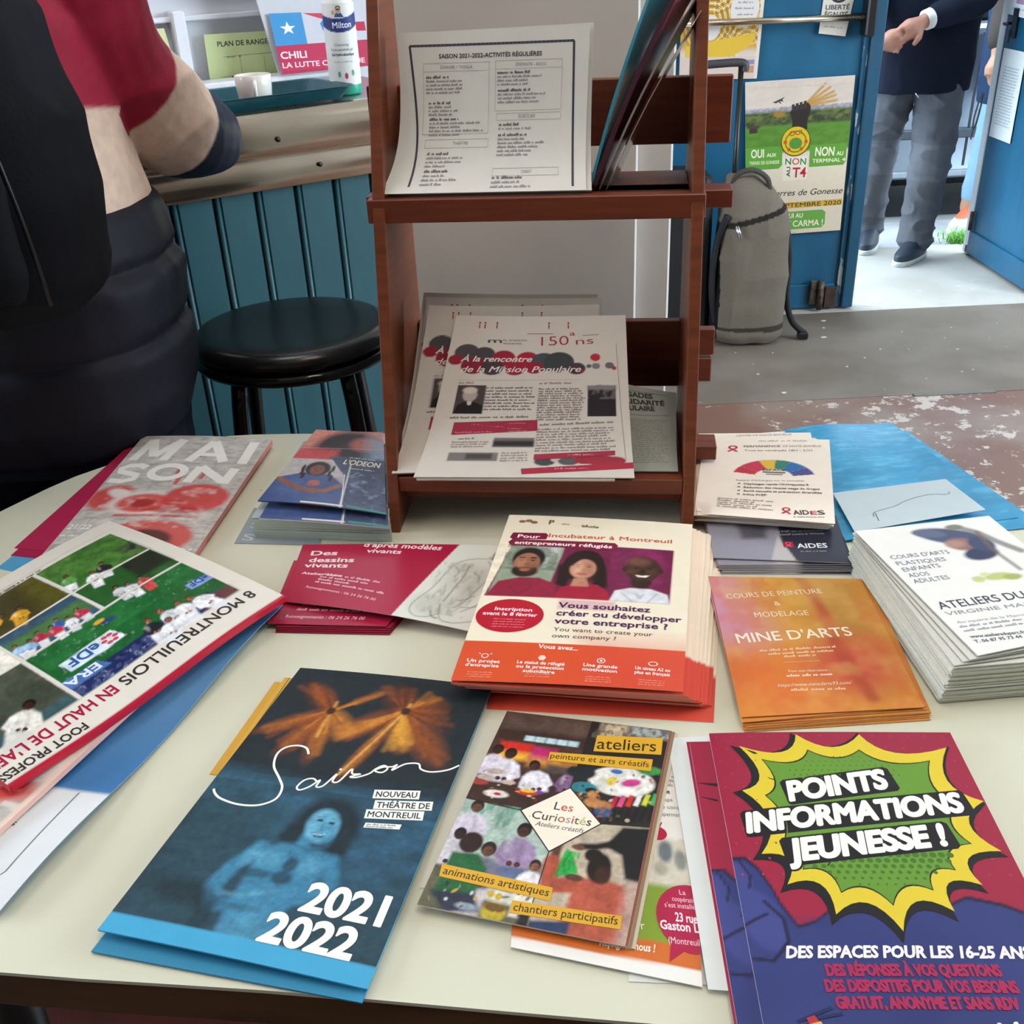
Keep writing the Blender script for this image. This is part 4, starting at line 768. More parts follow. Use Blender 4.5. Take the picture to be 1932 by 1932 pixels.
# --- incubator flyers: a fanned stack of separate sheets
def inc_p(p):
    p.rect(-5, 231, 210, 300, 'd2502c', 1); p.rect(120, 231, 210, 300, 'd04a38', 60, 0, .8)
    p.poly([(15, 58), (181, 58), (181, 158), (3, 158)], '6d1a44', 1)
    p.poly([(15, 58), (70, 58), (64, 132), (5, 158)], '8d9a86', 2); p.ell(55, 76, 12, 22, 'b4bcb4', .6); p.cloud('5a6a58', 8, 8, .5, .3, 41, .7, (10, 60, 66, 110))
    p.cloud('8a2560', 14, 20, .5, .3, 42, .8, (118, 58, 181, 130))
    # man with beard
    p.poly([(4, 158), (12, 132), (32, 124), (52, 124), (70, 134), (72, 158)], '8e1f3c', 2); p.ell(36, 88, 17, 21, '14100f', .18); p.ell(35, 98, 13.5, 20, '9c6850', .14); p.ell(35, 112, 13.4, 11, '1c1412', .25); p.ell(35, 103, 9, 7, '9c6850', .4); p.line([(28, 107), (35, 105.6), (42, 107)], 1.6, '1c1412', 1.2, .9); p.ell(35, 111, 5, 1.8, 'b06a5c', .5); p.rect(26, 86, 32, 88.5, '1a1210', 1); p.rect(38, 86, 44, 88.5, '1a1210', 1); p.ell(29, 92, 2, 1.3, '1c1412', .4); p.ell(41, 92, 2, 1.3, '1c1412', .4)
    p.ell(35, 99, 2.6, 3, '8a563f', .6)
    # woman with long hair
    p.ell(93, 98, 21, 30, '1d1211', .12); p.poly([(72, 96), (70, 134), (80, 140), (82, 118)], '1d1211', 4); p.poly([(114, 96), (120, 136), (106, 140), (104, 118)], '1d1211', 4); p.poly([(70, 158), (74, 140), (92, 130), (110, 132), (122, 144), (124, 158)], 'a01c38', 2); p.poly([(86, 122), (99, 122), (102, 136), (84, 136)], 'b47e66', 2); p.ell(93, 104, 13, 18, 'c38d74', .18); p.ell(87.5, 100, 2, 1.2, '241a18', .4); p.ell(98.5, 100, 2, 1.2, '241a18', .4); p.ell(93, 107, 2, 3, 'b07a62', .6); p.ell(93, 113.5, 5, 2, 'b0505a', .4); p.poly([(76, 92), (84, 78), (97, 76), (88, 88), (82, 100)], '1d1211', 2)
    # smiling man, white shirt
    p.poly([(124, 158), (128, 140), (142, 134), (162, 134), (178, 142), (181, 158)], 'd3d6dc', 2); p.ell(152, 122, 10, 12, '2c1a14', .3); p.ell(152, 98, 17.5, 23, '3d241b', .12); p.ell(147, 85, 11, 8, '7a5240', .9, 0, .7); p.ell(142, 102, 5, 6, '5a382a', .9, 0, .8); p.ell(161, 102, 5, 6, '53332a', .9, 0, .7); p.poly([(144.5, 109), (152, 110.4), (159.5, 109), (156, 113.6), (148, 113.6)], 'e8dcd0', .9); p.line([(144, 108.4), (152, 109.6), (160, 108.4)], 1, '24130e', 1, .9); p.line([(147, 114.6), (152, 115.6), (157, 114.6)], 1.2, '5a2c24', 1, .8); p.ell(152, 103, 3.4, 3.4, '2c1912', .5); p.ell(145, 97, 2.4, 1.3, '120c0a', .4); p.ell(159, 97, 2.4, 1.3, '120c0a', .4); p.ell(134, 100, 2.4, 5, '3a221a', .4); p.ell(170, 100, 2.4, 5, '3a221a', .4); p.poly([(147, 142), (152, 146), (157, 142), (154, 152), (150, 152)], 'b4b8c0', 1)
    p.ell(40, 102, 9, 16, '5a3224', .9, 0, .35); p.ell(98, 106, 7, 15, '8a5a48', .9, 0, .4); p.ell(30, 96, 5, 8, 'b88468', .9, 0, .4); p.ell(88, 102, 5, 9, 'dcae94', .9, 0, .5)
    p.line([(70, 100), (72, 132)], 5, '1d1211', 4); p.line([(113, 100), (116, 130)], 6, '1d1211', 4); p.line([(24, 140), (34, 152)], 1.2, '5a1026', 2, .7); p.line([(46, 140), (38, 152)], 1.2, '5a1026', 2, .7); p.line([(134, 142), (146, 158)], 1.2, '8a8e98', 2, .7); p.line([(168, 142), (160, 158)], 1.2, '8a8e98', 2, .7)
    p.line([(143, 93.5), (149, 93)], 1.0, '120c0a', 1, .8); p.line([(156, 93), (162, 93.5)], 1.0, '120c0a', 1, .8); p.line([(85, 96.5), (90, 96)], .9, '241a18', 1, .7); p.line([(96, 96), (101, 96.5)], .9, '241a18', 1, .7)
    p.grain(.18, 6, 43, (0, 58, 181, 158))
    p.rect(77, 160, 130, 176, 'c890a0', 4, 0, .6)
def inc_a(a):
    M_ = '7a1838'
    a._add([(11, 38), (46, 37), (49, 41), (48, 50), (13, 52), (9, 48)], tessellate_polygon([[Vector((x, y, 0)) for x, y in [(11, 38), (46, 37), (49, 41), (48, 50), (13, 52), (9, 48)]]]), M_)
    a._add([(12, 52), (120, 51), (124, 56), (120, 66), (13, 64), (9, 58)], tessellate_polygon([[Vector((x, y, 0)) for x, y in [(12, 52), (120, 51), (124, 56), (120, 66), (13, 64), (9, 58)]]]), M_)
    a.T('Pour', (17, 48), (41, 48.5), 6.6, 'f6e8ea', 1); a.T('entrepreneurs réfugiés', (16, 61), (118, 62), 6.6, 'f6e8ea', 1)
    a.T('Incubateur à Montreuil', (50, 45), (178, 44), 7.6, 'c05a3c', 1)
    for x, y in ((17, 14), (24, 12), (30, 15)): a.ell(x, y, 4, 3, '8a6a60', 9)
    a.T('P', (46, 18), None, 9, '5a4a44', 1); a.T('laRuche', (82, 21), (100, 22), 5, '3a3a34', 1); a.bars((60, 18), (72, 18), 4, 'b0a89c')
    a.ell(34, 190, 32, 27, 'b3182e', 40); a.T('Inscription', (18, 182), (54, 183), 5.4, 'f4e2e4', 1); a.T('avant le 8 février', (8, 190), (60, 191), 5.4, 'f4e2e4', 1)
    for i in range(4): a.bars((20, 197 + i * 4), (50, 197 + i * 4), 1.6, 'd8808c')
    c = '4a2452'
    a.T('Vous souhaitez', (77, 174), (164, 174), 9, c, 1); a.T('créer ou développer', (77, 187), (193, 187), 9, c, 1); a.T('votre entreprise ?', (77, 200), (181, 200), 9, c, 1)
    a.T('You want to create your', (78, 212), (168, 212), 6, '4a3a3c'); a.T('own company ?', (78, 222), (136, 222), 6, '4a3a3c')
    a.T('Vous avez...', (68, 239), (104, 240), 6, 'fbe9e2', 1)
    for x, l1, l2, l3 in ((23, 'Un projet', "d'entreprise", ''), (74, 'Le statut de réfugié', 'ou la protection', 'subsidiaire'), (126, 'Une grande', 'motivation', ''), (171, 'Un niveau A2 ou', 'plus en français', '')):
        wd = 15 if l3 == '' else 21
        a.T(l1, (x - wd, 262), (x + wd, 263), 4.4, 'fbe9e2', 1); a.T(l2, (x - wd, 268), (x + wd, 269), 4.4, 'fbe9e2', 1)
        if l3: a.T(l3, (x - 14, 274), (x + 14, 275), 4.4, 'fbe9e2', 1)
        for k in range(3 if not l3 else 2): a.bars((x - 11, 277 + k * 3), (x + 11, 277 + k * 3), 1.3, 'eda088')
    a.ring(23, 253, 3, 3, .8, 'fbe9e2', 10); a.stroke([(17, 249), (19, 251)], .7, 'fbe9e2'); a.stroke([(29, 249), (27, 251)], .7, 'fbe9e2'); a.ell(74, 253, 3.6, 4, 'f2c8b8', 6); a.ring(126, 253, 3.4, 3.4, .9, 'fbe9e2', 10); a.ell(126, 253, 1.4, 1.4, 'fbe9e2', 8); a.ring(171, 253, 4, 3, .9, 'fbe9e2', 8)
def inc_plain(p): p.rect(-5, 231, 210, 300, 'd04a38', 1); p.rect(184, 40, 188, 60, 'c06a50', 3, 0, .5)
IQT = np.array([(-0.003, 0.996), (0.191, 0.956), (0.135, 0.680), (-0.059, 0.711)]); IQB = np.array([(0.022, 1.038), (0.226, 0.990), (0.154, 0.672), (-0.028, 0.702)])
IC = IQT.mean(0)
NI = 22
qi = IQB * .25 + IQT * .75
(icx, icy), irel = relq([tuple(p) for p in IQT])
ime = sheet('incubator_flyer', irel, 198, 288, 'e9dfc9', inc_plain, n=(3, 60), thick=0.0009, edge='e0907c', mesh_only=True)
for i in range(NI):
    t = 1 - i / (NI - 1); o = link('incubator_flyer', ime)
    e = t * 1.02 + .08 * math.sin(i * 2.1) * t
    o.location = (icx + 0.030 * e + RN.uniform(-.0012, .0012), icy + 0.012 * e + RN.uniform(-.0012, .0012), 0.7512 + i * 0.00108); o.rotation_euler = (0, 0, math.radians(-1.6 * e + RN.uniform(-.45, .45) - (1.6 if i == 3 else 0)))
    tag(o, 'incubator flyer with an orange foot strip, inside the fanned stack', 'flyer', 'fanned incubator flyers')
sheet('incubator_flyer', [(0.024, 1.044, .7509), (0.232, 0.991, .7509), (0.160, 0.671, .7507), (-0.030, 0.702, .7507)], 198, 288, 'e9dfc9', inc_plain, lambda a: (a.ell(40, 12, 7, 4, '8a6a60', 9), a.T('P', (82, 12), None, 7, '5a4a44', 1), a.bars((100, 12), (130, 12), 4, 'b0a89c'), a.T('il', (186, 45), (190, 45), 7, 'c05a3c', 1)), n=(6, 40), thick=0.0005, label='lowest incubator flyer on the table, sticking out furthest at the right', cat='flyer', edge='e8b8a4')
sheet('incubator_flyer', [(-0.003, 0.996, .7775), (0.191, 0.956, .7775), (0.135, 0.680, .7775), (-0.059, 0.711, .7765)], 198, 288, 'e9dfc9', inc_p, inc_a, n=(165, 230), thick=0.0005, m=MG, curl=lambda u, v: .0015 * np.sin(u * 3.1), edge='e8b8a4', label='top incubator flyer with three smiling portraits and red round badge', cat='flyer')

# --- MINE D'ARTS flyers
MQ = [(0.195, 0.882), (0.351, 0.862), (0.336, 0.669), (0.181, 0.662)]
def mine_p(p):
    p.ell(10, 50, 40, 60, 'cb8fae', 1.2, 0, .95); p.ell(70, 30, 44, 60, 'cf962c', 1.0, 0, .8); p.ell(120, 60, 30, 90, 'a8803a', 1.2, 0, .6)
    p.ell(30, 170, 60, 50, 'd7702c', 1.0, 0, .9); p.ell(110, 140, 34, 40, 'c0413a', 1.2, 0, .9); p.rect(-5, 190, 160, 215, 'd0802c', 30, 0, .7)
    p.line([(90, -8), (100, 60), (100, 120), (112, 190)], 11, 'ab4428', 6, .8); p.cloud('e0b060', 26, 30, .58, .25, 51, .35); p.cloud('c85a30', 18, 24, .6, .2, 52, .35)
def mine_a(a):
    w = 'f0dcc0'
    a.T('COURS DE PEINTURE', (13, 39), (107, 27.5), 8.2, w); a.T('&', (57, 50), (63, 49), 7, w); a.T('MODELAGE', (35, 69), (86, 65.5), 8.2, w); a.T("MINE D'ARTS", (13, 108), (118, 99), 14, 'f6e8d4', 0.6)
    a.bars((30, 121), (101, 117), 3.2, 'ecc6a0'); a.bars((37, 126), (96, 123), 3.2, 'ecc6a0'); a.bars((50, 130), (78, 129), 3.2, 'ecc6a0'); a.stroke([(48, 137), (80, 136)], .4, 'ecc6a0')
    a.T('Pour une réservation :', (50, 151), (85, 151), 3.4, w); a.bars((47, 157), (89, 157), 3.4, w); a.T('https://www.minedarts93.com/', (37, 170), (100, 170), 4.2, w, 0, 1); a.bars((47, 176), (92, 177), 3.4, 'ecc6a0')
pile('art_class_flyer', 'orange painting course flyer lower in its small pile', 'flyer', 'lower orange art class flyers', MQ, 0.7504, 7, 0.0011, 0.0008, 'c98434', 'dcb27c', lambda i, t: (0.004 * (1 - t) + RN.uniform(-.0015, .0015), -0.006 * (1 - t) + RN.uniform(-.001, .001), RN.uniform(-1.2, 1.0)), 150, 205, paint=mine_p, gn=(20, 28))
sheet('art_class_flyer', [(0.195, 0.882, .7592), (0.343, 0.864, .7592), (0.334, 0.668, .7592), (0.181, 0.666, .7592)], 150, 205, 'cd8a34', mine_p, mine_a, n=(70, 95), thick=0.0006, edge='dcb27c', label="top orange flyer reading COURS DE PEINTURE and MINE D'ARTS", cat='flyer')

# --- workshop cards, a tall pile with the top ones slipping
AQ = [(0.342, 0.905), (0.487, 0.925), (0.497, 0.690), (0.353, 0.682)]
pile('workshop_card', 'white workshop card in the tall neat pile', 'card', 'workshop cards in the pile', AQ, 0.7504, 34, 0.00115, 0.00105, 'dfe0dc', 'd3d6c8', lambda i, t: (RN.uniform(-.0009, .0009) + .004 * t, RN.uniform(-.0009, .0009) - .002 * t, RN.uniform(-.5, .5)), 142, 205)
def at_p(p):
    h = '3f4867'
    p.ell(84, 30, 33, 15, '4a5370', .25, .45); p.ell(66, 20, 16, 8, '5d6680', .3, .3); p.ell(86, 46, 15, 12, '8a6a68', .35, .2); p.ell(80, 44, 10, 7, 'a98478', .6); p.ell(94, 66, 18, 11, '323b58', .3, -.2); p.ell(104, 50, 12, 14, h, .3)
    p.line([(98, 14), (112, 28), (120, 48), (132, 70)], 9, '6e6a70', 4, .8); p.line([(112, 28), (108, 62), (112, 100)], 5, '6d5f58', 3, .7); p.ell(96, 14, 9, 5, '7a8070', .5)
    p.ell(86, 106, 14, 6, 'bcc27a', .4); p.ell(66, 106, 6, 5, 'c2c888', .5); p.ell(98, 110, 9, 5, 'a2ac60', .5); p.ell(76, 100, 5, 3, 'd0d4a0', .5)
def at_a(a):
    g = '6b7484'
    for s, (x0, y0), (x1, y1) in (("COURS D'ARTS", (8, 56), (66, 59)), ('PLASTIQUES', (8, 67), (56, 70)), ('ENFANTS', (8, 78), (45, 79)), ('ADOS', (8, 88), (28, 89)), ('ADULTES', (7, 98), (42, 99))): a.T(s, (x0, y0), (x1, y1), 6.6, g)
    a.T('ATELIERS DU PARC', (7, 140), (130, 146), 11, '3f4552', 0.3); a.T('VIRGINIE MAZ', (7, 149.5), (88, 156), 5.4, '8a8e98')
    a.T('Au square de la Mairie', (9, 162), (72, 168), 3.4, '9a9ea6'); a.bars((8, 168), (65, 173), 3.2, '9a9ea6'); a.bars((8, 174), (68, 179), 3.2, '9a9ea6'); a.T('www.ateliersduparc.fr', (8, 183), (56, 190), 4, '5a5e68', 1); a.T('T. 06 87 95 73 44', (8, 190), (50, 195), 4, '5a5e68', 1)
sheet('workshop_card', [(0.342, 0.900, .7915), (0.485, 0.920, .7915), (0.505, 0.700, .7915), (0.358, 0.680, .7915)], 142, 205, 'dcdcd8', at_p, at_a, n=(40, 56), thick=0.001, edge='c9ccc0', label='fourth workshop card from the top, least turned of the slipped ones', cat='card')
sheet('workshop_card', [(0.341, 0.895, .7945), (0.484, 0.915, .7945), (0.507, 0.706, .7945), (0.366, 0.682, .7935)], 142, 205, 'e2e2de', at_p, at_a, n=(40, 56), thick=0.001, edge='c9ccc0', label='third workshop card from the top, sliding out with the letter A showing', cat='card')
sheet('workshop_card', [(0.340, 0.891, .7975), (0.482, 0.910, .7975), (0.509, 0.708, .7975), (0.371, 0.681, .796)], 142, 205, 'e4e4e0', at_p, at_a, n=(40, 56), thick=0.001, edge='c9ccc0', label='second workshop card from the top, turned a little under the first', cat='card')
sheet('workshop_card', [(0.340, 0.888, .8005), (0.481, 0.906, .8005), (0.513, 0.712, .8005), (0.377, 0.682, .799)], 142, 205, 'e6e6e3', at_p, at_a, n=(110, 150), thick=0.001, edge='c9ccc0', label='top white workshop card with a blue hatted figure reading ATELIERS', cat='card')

# --- clinic leaflets and the black landscape ones below them
DQ = [(0.213, 1.00), (0.355, 0.992), (0.343, 0.892), (0.208, 0.905)]
def dk_p(p): p.poly([(-5, -5), (74, -5), (76, 60), (84, 90), (-5, 90)], '8f8e9c', 1.5); p.poly([(30, -5), (66, -5), (60, 44), (34, 46)], '55545e', 8); p.poly([(72, 40), (86, 85), (60, 85)], 'b8b4b4', 2)
def dk_a(a):
    a.T('AIDES', (90, 62), (122, 60), 8, 'dfe0e4', 1); a.rect(76, 50, 87, 61, '8e1b34'); a.T('La PrEP est un traitement', (72, 33), (122, 30), 3.6, 'b8bac4'); a.T("préventif contre le VIH/sida", (70, 39), (122, 36), 3.6, 'b8bac4'); a.bars((92, 69), (120, 67), 2, '9092a0')
    a.ring(81.5, 54, 2.6, 2.4, 1.2, 'e8506a', 12); a.stroke([(80, 56), (84.5, 60)], 1.2, 'e8506a'); a.stroke([(83, 56), (78.5, 60)], 1.2, 'e8506a')
pile('prevention_leaflet', 'dark landscape prevention leaflet lower in the pile below the clinic leaflets', 'leaflet', 'lower dark prevention leaflets', DQ, 0.7503, 6, 0.0014, 0.0011, '2b2c3c', 'b4b4bc', lambda i, t: (0.004 * (1 - t) * (i % 2) + RN.uniform(-.001, .001), -.006 * (1 - t), RN.uniform(-1.5, 1.5)), 140, 85, paint=dk_p, gn=(14, 10))
sheet('prevention_leaflet', [(0.214, 1.00, .7602), (0.356, 0.992, .7602), (0.341, 0.893, .7602), (0.207, 0.915, .7602)], 140, 85, '262738', dk_p, dk_a, n=(70, 44), thick=0.0008, m=MG, edge='b4b4bc', label='top dark landscape leaflet reading AIDES in white letters', cat='leaflet')
AD = [(0.242, 1.180), (0.393, 1.157), (0.345, 0.955), (0.200, 0.990)]
pile('clinic_leaflet', 'cream clinic leaflet lower in the pile beside the rack', 'leaflet', 'lower clinic leaflets', [(0.236, 1.184), (0.382, 1.166), (0.342, 0.957), (0.201, 0.988)], 0.7613, 9, 0.0013, 0.001, 'e5dccf', 'dcd3c6', lambda i, t: (RN.uniform(-.003, .002), RN.uniform(-.003, .006), RN.uniform(-1.6, 1.2)), 150, 210)
def ad_p(p):
    import numpy as _n
    cx, cy = 85, 108; an = _n.degrees(_n.arctan2(cy - p.Y, p.X - cx)); r = _n.hypot(p.X - cx, (p.Y - cy) * 1.0)
    for a0, a1, c in ((146, 168, 'b8243c'), (112, 146, 'c02c4a'), (88, 112, 'd8b234'), (66, 88, '2f7a62'), (38, 66, '2468a4'), (14, 38, '4a4688')):
        k = _n.clip((an - a0) / 1.2 + .5, 0, 1) * _n.clip((a1 - an) / 1.2 + .5, 0, 1) * _n.clip((r - 22) + .5, 0, 1) * _n.clip((47 - r) + .5, 0, 1); p.mix(k, c)
def ad_a(a):
    def rib(x, y, s, c='b3203c'): a.ring(x, y, 4 * s, 4.2 * s, 2.4 * s, c, 16); a.stroke([(x - 2.4 * s, y + 3 * s), (x + 5 * s, y + 11 * s)], 2.6 * s, c); a.stroke([(x + 2.4 * s, y + 3 * s), (x - 5 * s, y + 11 * s)], 2.6 * s, c)
    a.T('PERMANENCE', (49, 27), (92, 24), 5.4, '6a5a58', 1); a.T('DE SANTÉ SEXUELLE', (95, 24), (140, 21.5), 5, '8a7c76'); a.T('Tous les vendredis 18H - 21H', (50, 38.5), (129, 34.5), 5, '6a5a58')
    rib(36, 28, 1.1); a.bars((66, 9), (128, 6), 4, 'b8aca0')
    a.T('ESPACE', (72, 92), (98, 91), 5, '3a3438', 1); a.rect(72, 94, 98, 97, '5a5458'); a.rect(76, 99, 95, 102, '8a8488')
    a.T("Espace d'échanges sur la sexualité", (43, 122), (119, 116), 4.4, '9a8c86')
    for i, s in enumerate(('Dépistages rapide VIH/Hépatite B', 'Réduction des risques usage de drogue', 'Santé sexuelle et prévention diversifiée', 'Infos PrEP')):
        a.T(s, (52, 131 + i * 9), (52 + (72, 84, 86, 26)[i], 131 + i * 9 - (5, 5, 5, 1)[i]), 4.6, '5a5050', 1); a.rect(45, 127 + i * 9, 48, 130 + i * 9, '8a7c76')
    for i in range(5): a.bars((24, 170 + i * 5), (60 + (26 if i % 2 == 0 else 8), 171 + i * 5), 3.6, '9a8c86')
    rib(99, 186, .9); a.T('AID', (107, 197), (124, 194), 10, '3a3238', 1); a.T('E', (125, 194), (132, 193), 8, 'b3203c', 1); a.T('S', (133, 193), (141, 191), 9, '3a3238', 1); a.bars((107, 203), (140, 198), 2.4, '8a7c76')
sheet('clinic_leaflet', [(0.240, 1.190, .7740), (0.378, 1.178, .7740), (0.341, 0.975, .7735), (0.202, 0.992, .7735)], 150, 210, 'e8dfd2', None, lambda a: (a.T('CENTRE DE SANTÉ SEXUELLE', (50, 10), (124, 8), 5, '8a7c76'), a.rect(0, 0, 0.1, 0.1, 'e8dfd2')), n=(6, 6), thick=0.0006, edge='dcd3c6', label='second clinic leaflet, its heading just above the top one', cat='leaflet')
sheet('clinic_leaflet', [(0.243, 1.171, .7765), (0.393, 1.150, .7765), (0.340, 0.946, .776), (0.198, 0.986, .7745)], 150, 210, 'ebe1d4', ad_p, ad_a, n=(90, 120), thick=0.0006, edge='dcd3c6', curl=lambda u, v: -.003 * np.clip(.12 - u, 0, 1) * np.clip(v - .85, 0, 1) * 60, label='top cream clinic leaflet with rainbow fan reading AIDES', cat='leaflet')

# --- blue envelopes
sheet('white_sheet', [(0.262, 1.228, .7508), (0.505, 1.245, .7508), (0.52, 1.10, .7508), (0.28, 1.10, .7508)], 210, 120, 'dfe8ec', n=(2, 2), label='white sheet edge showing behind the bright blue envelope', cat='sheet')
def env_p(p): p.cloud('3aa0cc', 40, 12, .5, .4, 61, .5); p.cloud('6cbfe2', 30, 5, .62, .15, 62, .5); p.cloud('1f7fae', 50, 20, .6, .2, 63, .5)
def env_a(a):
    def q(x, y): return (x, y)
    a.stroke([(60, 190), (66, 183), (70, 190), (76, 182), (80, 190), (92, 182), (98, 189), (112, 184), (126, 186)], 1.3, '1d4f78', smooth=4)
    a.stroke([(58, 204), (64, 194), (70, 204), (76, 195), (82, 205), (90, 196), (100, 203), (110, 197), (122, 200)], 1.3, '1d4f78', smooth=4); a.stroke([(88, 180), (86, 208)], 1.0, '1d4f78'); a.stroke([(66, 178), (64, 196)], 1.0, '1d4f78')
    a.rect(150, 204, 204, 206, '7cc4e2')
    for i in range(4): a.bars((40 + i * 8, 60 + i * 14), (150 - i * 10, 62 + i * 14), 2.2, '66b6da')
sheet('blue_envelope', [(0.372, 1.195, .7515), (0.515, 1.220, .7515), (0.574, 0.962, .7515), (0.362, 0.942, .7515)], 210, 280, '2a8fbe', env_p, None, n=(30, 40), m=MG, label='lower bright blue envelope just showing at its right corner', cat='envelope', thick=0.0006)
sheet('blue_envelope', [(0.360, 1.232, .7540), (0.502, 1.242, .756), (0.5545, 0.982, .754), (0.354, 0.948, .7525)], 210, 280, '2c93c4', env_p, env_a, n=(60, 80), m=MG, curl=lambda u, v: .003 * np.sin(u * 5) + .002 * np.sin(v * 7), thick=0.0008, label='upper bright blue envelope with upside down handwriting', cat='envelope')
sheet('address_label', [(0.369, 1.046, .7585), (0.506, 1.066, .7592), (0.520, 0.989, .7600), (0.366, 0.957, .7585)], 150, 90, 'bccbd2', None, lambda a: (a.stroke([(30, 66), (34, 56), (60, 50), (80, 40), (110, 34), (130, 40), (136, 34)], .8, '4a5a66', smooth=3), a.stroke([(32, 76), (34, 58)], .9, '4a5a66')), n=(10, 8), thick=0.0003, label='white paper slip lying on the bright blue envelope', cat='slip')

# --- season brochure (theatre)
def sai_p(p):
    p.rect(-5, 160, 200, 310, '22424f', 30); p.rect(-5, 143, 200, 172, '2f5d74', 20, 0.06, .8); p.ell(150, 190, 70, 40, '2a5a78', 1.2, 0, .7); p.cloud('16303a', 40, 14, .55, .3, 71, .5, (-5, 150, 200, 300)); p.cloud('101c22', 50, 20, .55, .3, 72, .5, (-5, 0, 200, 140))
    rb = random.Random(12)
    def wing(x0, y0, xa, ya, xb, yb, n_, cols, w=2.6):
        for i in range(n_):
            t = (i + .5) / n_; x, y = xa + (xb - xa) * t + rb.uniform(-3, 3), ya + (yb - ya) * t + rb.uniform(-3, 3)
            mx_, my_ = (x0 + x) / 2 + rb.uniform(-2, 2), (y0 + y) / 2 + rb.uniform(-2, 2)
            c = rb.choice(cols); p.line([(x0, y0), (mx_, my_)], w * .8, c, 2.2, .85); p.line([(mx_, my_), (x0 + (x - x0) * rb.uniform(.8, 1.05), y0 + (y - y0) * rb.uniform(.8, 1.05))], w * rb.uniform(.7, 1.6), c, 6, .5)
    A_, B_, D_ = '8f4a18', 'c07a2a', '5a2c16'
    def soft(x0, y0, x1, y1, w, c, al=.6): p.ell((x0 + x1) / 2, (y0 + y1) / 2, math.hypot(x1 - x0, y1 - y0) / 2, w, c, .8, math.atan2(y1 - y0, x1 - x0), al)
    for q_ in ((56, 56, 22, 22, 11, D_), (56, 56, 34, 28, 8, A_), (56, 56, 6, 90, 8, A_), (56, 56, 36, 112, 10, A_), (56, 56, 62, 116, 8, A_), (56, 56, 84, 82, 9, B_), (119, 46, 70, 88, 11, A_), (119, 46, 100, 16, 14, D_), (119, 46, 152, 34, 12, A_), (119, 46, 166, 100, 14, A_), (119, 46, 132, 92, 11, B_), (119, 46, 96, 132, 6, A_)): soft(*q_)
    wing(56, 56, 14, 24, 40, 26, 10, (A_, D_, A_)); wing(56, 56, 6, 84, 18, 96, 6, (B_, A_)); wing(56, 56, 26, 104, 44, 116, 6, (B_, A_)); wing(56, 56, 56, 118, 68, 108, 5, (A_, B_)); wing(56, 56, 78, 78, 88, 86, 6, (B_, B_, A_)); wing(56, 56, 86, 22, 92, 30, 5, (A_, B_))
    wing(119, 46, 62, 82, 84, 92, 9, (B_, A_, B_)); wing(119, 46, 88, 18, 116, 16, 9, (D_, A_, D_)); wing(119, 46, 136, 18, 146, 26, 5, (B_, A_)); wing(119, 46, 150, 30, 162, 66, 10, (A_, D_)); wing(119, 46, 156, 90, 172, 108, 12, (A_, D_, A_)); wing(119, 46, 120, 96, 142, 86, 9, ('d69a34', 'c88a2c', 'dcae44')); wing(119, 46, 92, 134, 100, 126, 5, (A_, B_))
    p.line([(56, 44), (57, 68), (58, 90)], 2.4, 'd8a04a', 2, .8); p.line([(121, 36), (118, 52), (106, 92), (94, 130)], 2.0, 'e0b060', 2, .8); p.ell(56, 56, 4, 5, '3a1c0e', .5); p.ell(120, 46, 4, 5, '3a1c0e', .5)
    b1, b2, dk = '377a9c', '5fa2c0', '143240'
    p.ell(108, 184, 25, 31, '10262f', .35, -.25); p.ell(120, 204, 12, 18, '10262f', .5); p.ell(88, 198, 10, 12, '10262f', .6)
    p.poly([(72, 214), (82, 206), (98, 203), (112, 205), (122, 210), (124, 224), (117, 246), (112, 262), (118, 300), (76, 300), (72, 270), (72, 246)], b1, 5)
    p.line([(70, 212), (60, 232), (54, 252), (62, 268), (84, 262), (98, 252)], 12, b1, 5); p.line([(124, 214), (132, 234), (118, 250), (104, 254)], 11, b1, 5)
    p.line([(99, 196), (98, 208)], 10, b1, 4); p.ell(105, 184, 12.5, 17, b2, .28, -.22); p.ell(111, 190, 6, 13, b1, .8, -.2, .6)
    p.ell(101, 179, 2.6, 1.3, dk, .5); p.ell(110.5, 180, 2.4, 1.3, dk, .5); p.line([(98, 175.5), (104, 175)], .8, dk, 1, .7); p.line([(108, 176), (113, 176.5)], .8, dk, 1, .7); p.line([(105.5, 181), (104.5, 187), (107, 188)], .8, '2f6a88', 1, .8)
    p.poly([(99.5, 191), (105, 192.6), (111, 190.6), (108.5, 195), (103, 195.4)], dk, 1); p.line([(101, 192.2), (105, 193.4), (109.6, 191.8)], 1.0, '9cc8da', .8)
    p.line([(84, 203), (102, 208), (116, 206)], 1.6, dk, 3, .6); p.line([(92, 212), (98, 222)], 1.2, dk, 3, .5); p.ell(80, 222, 11, 8, b2, .8, 0, .45); p.ell(112, 222, 9, 8, b2, .8, 0, .4); p.ell(98, 224, 5, 7, dk, .6, 0, .8); p.ell(97, 236, 7, 6, dk, .6, 0, .8); p.ell(78, 236, 13, 4, dk, .8, 0, .6)
    p.line([(60, 258), (78, 256), (98, 248)], 4, b2, 4, .5); p.ell(84, 266, 12, 3, dk, .7, 0, .5); p.ell(92, 284, 14, 16, b2, .9, 0, .3); p.ell(66, 222, 5, 10, b2, .8, .3, .45)
    p.ell(40, 262, 26, 10, '10222a', .9, .2, .7); p.ell(60, 284, 6, 20, '122c36', .6, 0, .8); p.grain(.3, 5, 61); p.grain(.18, 1.8, 62)
    p.rect(-5, 289, 200, 310, '3f9fca', 1)
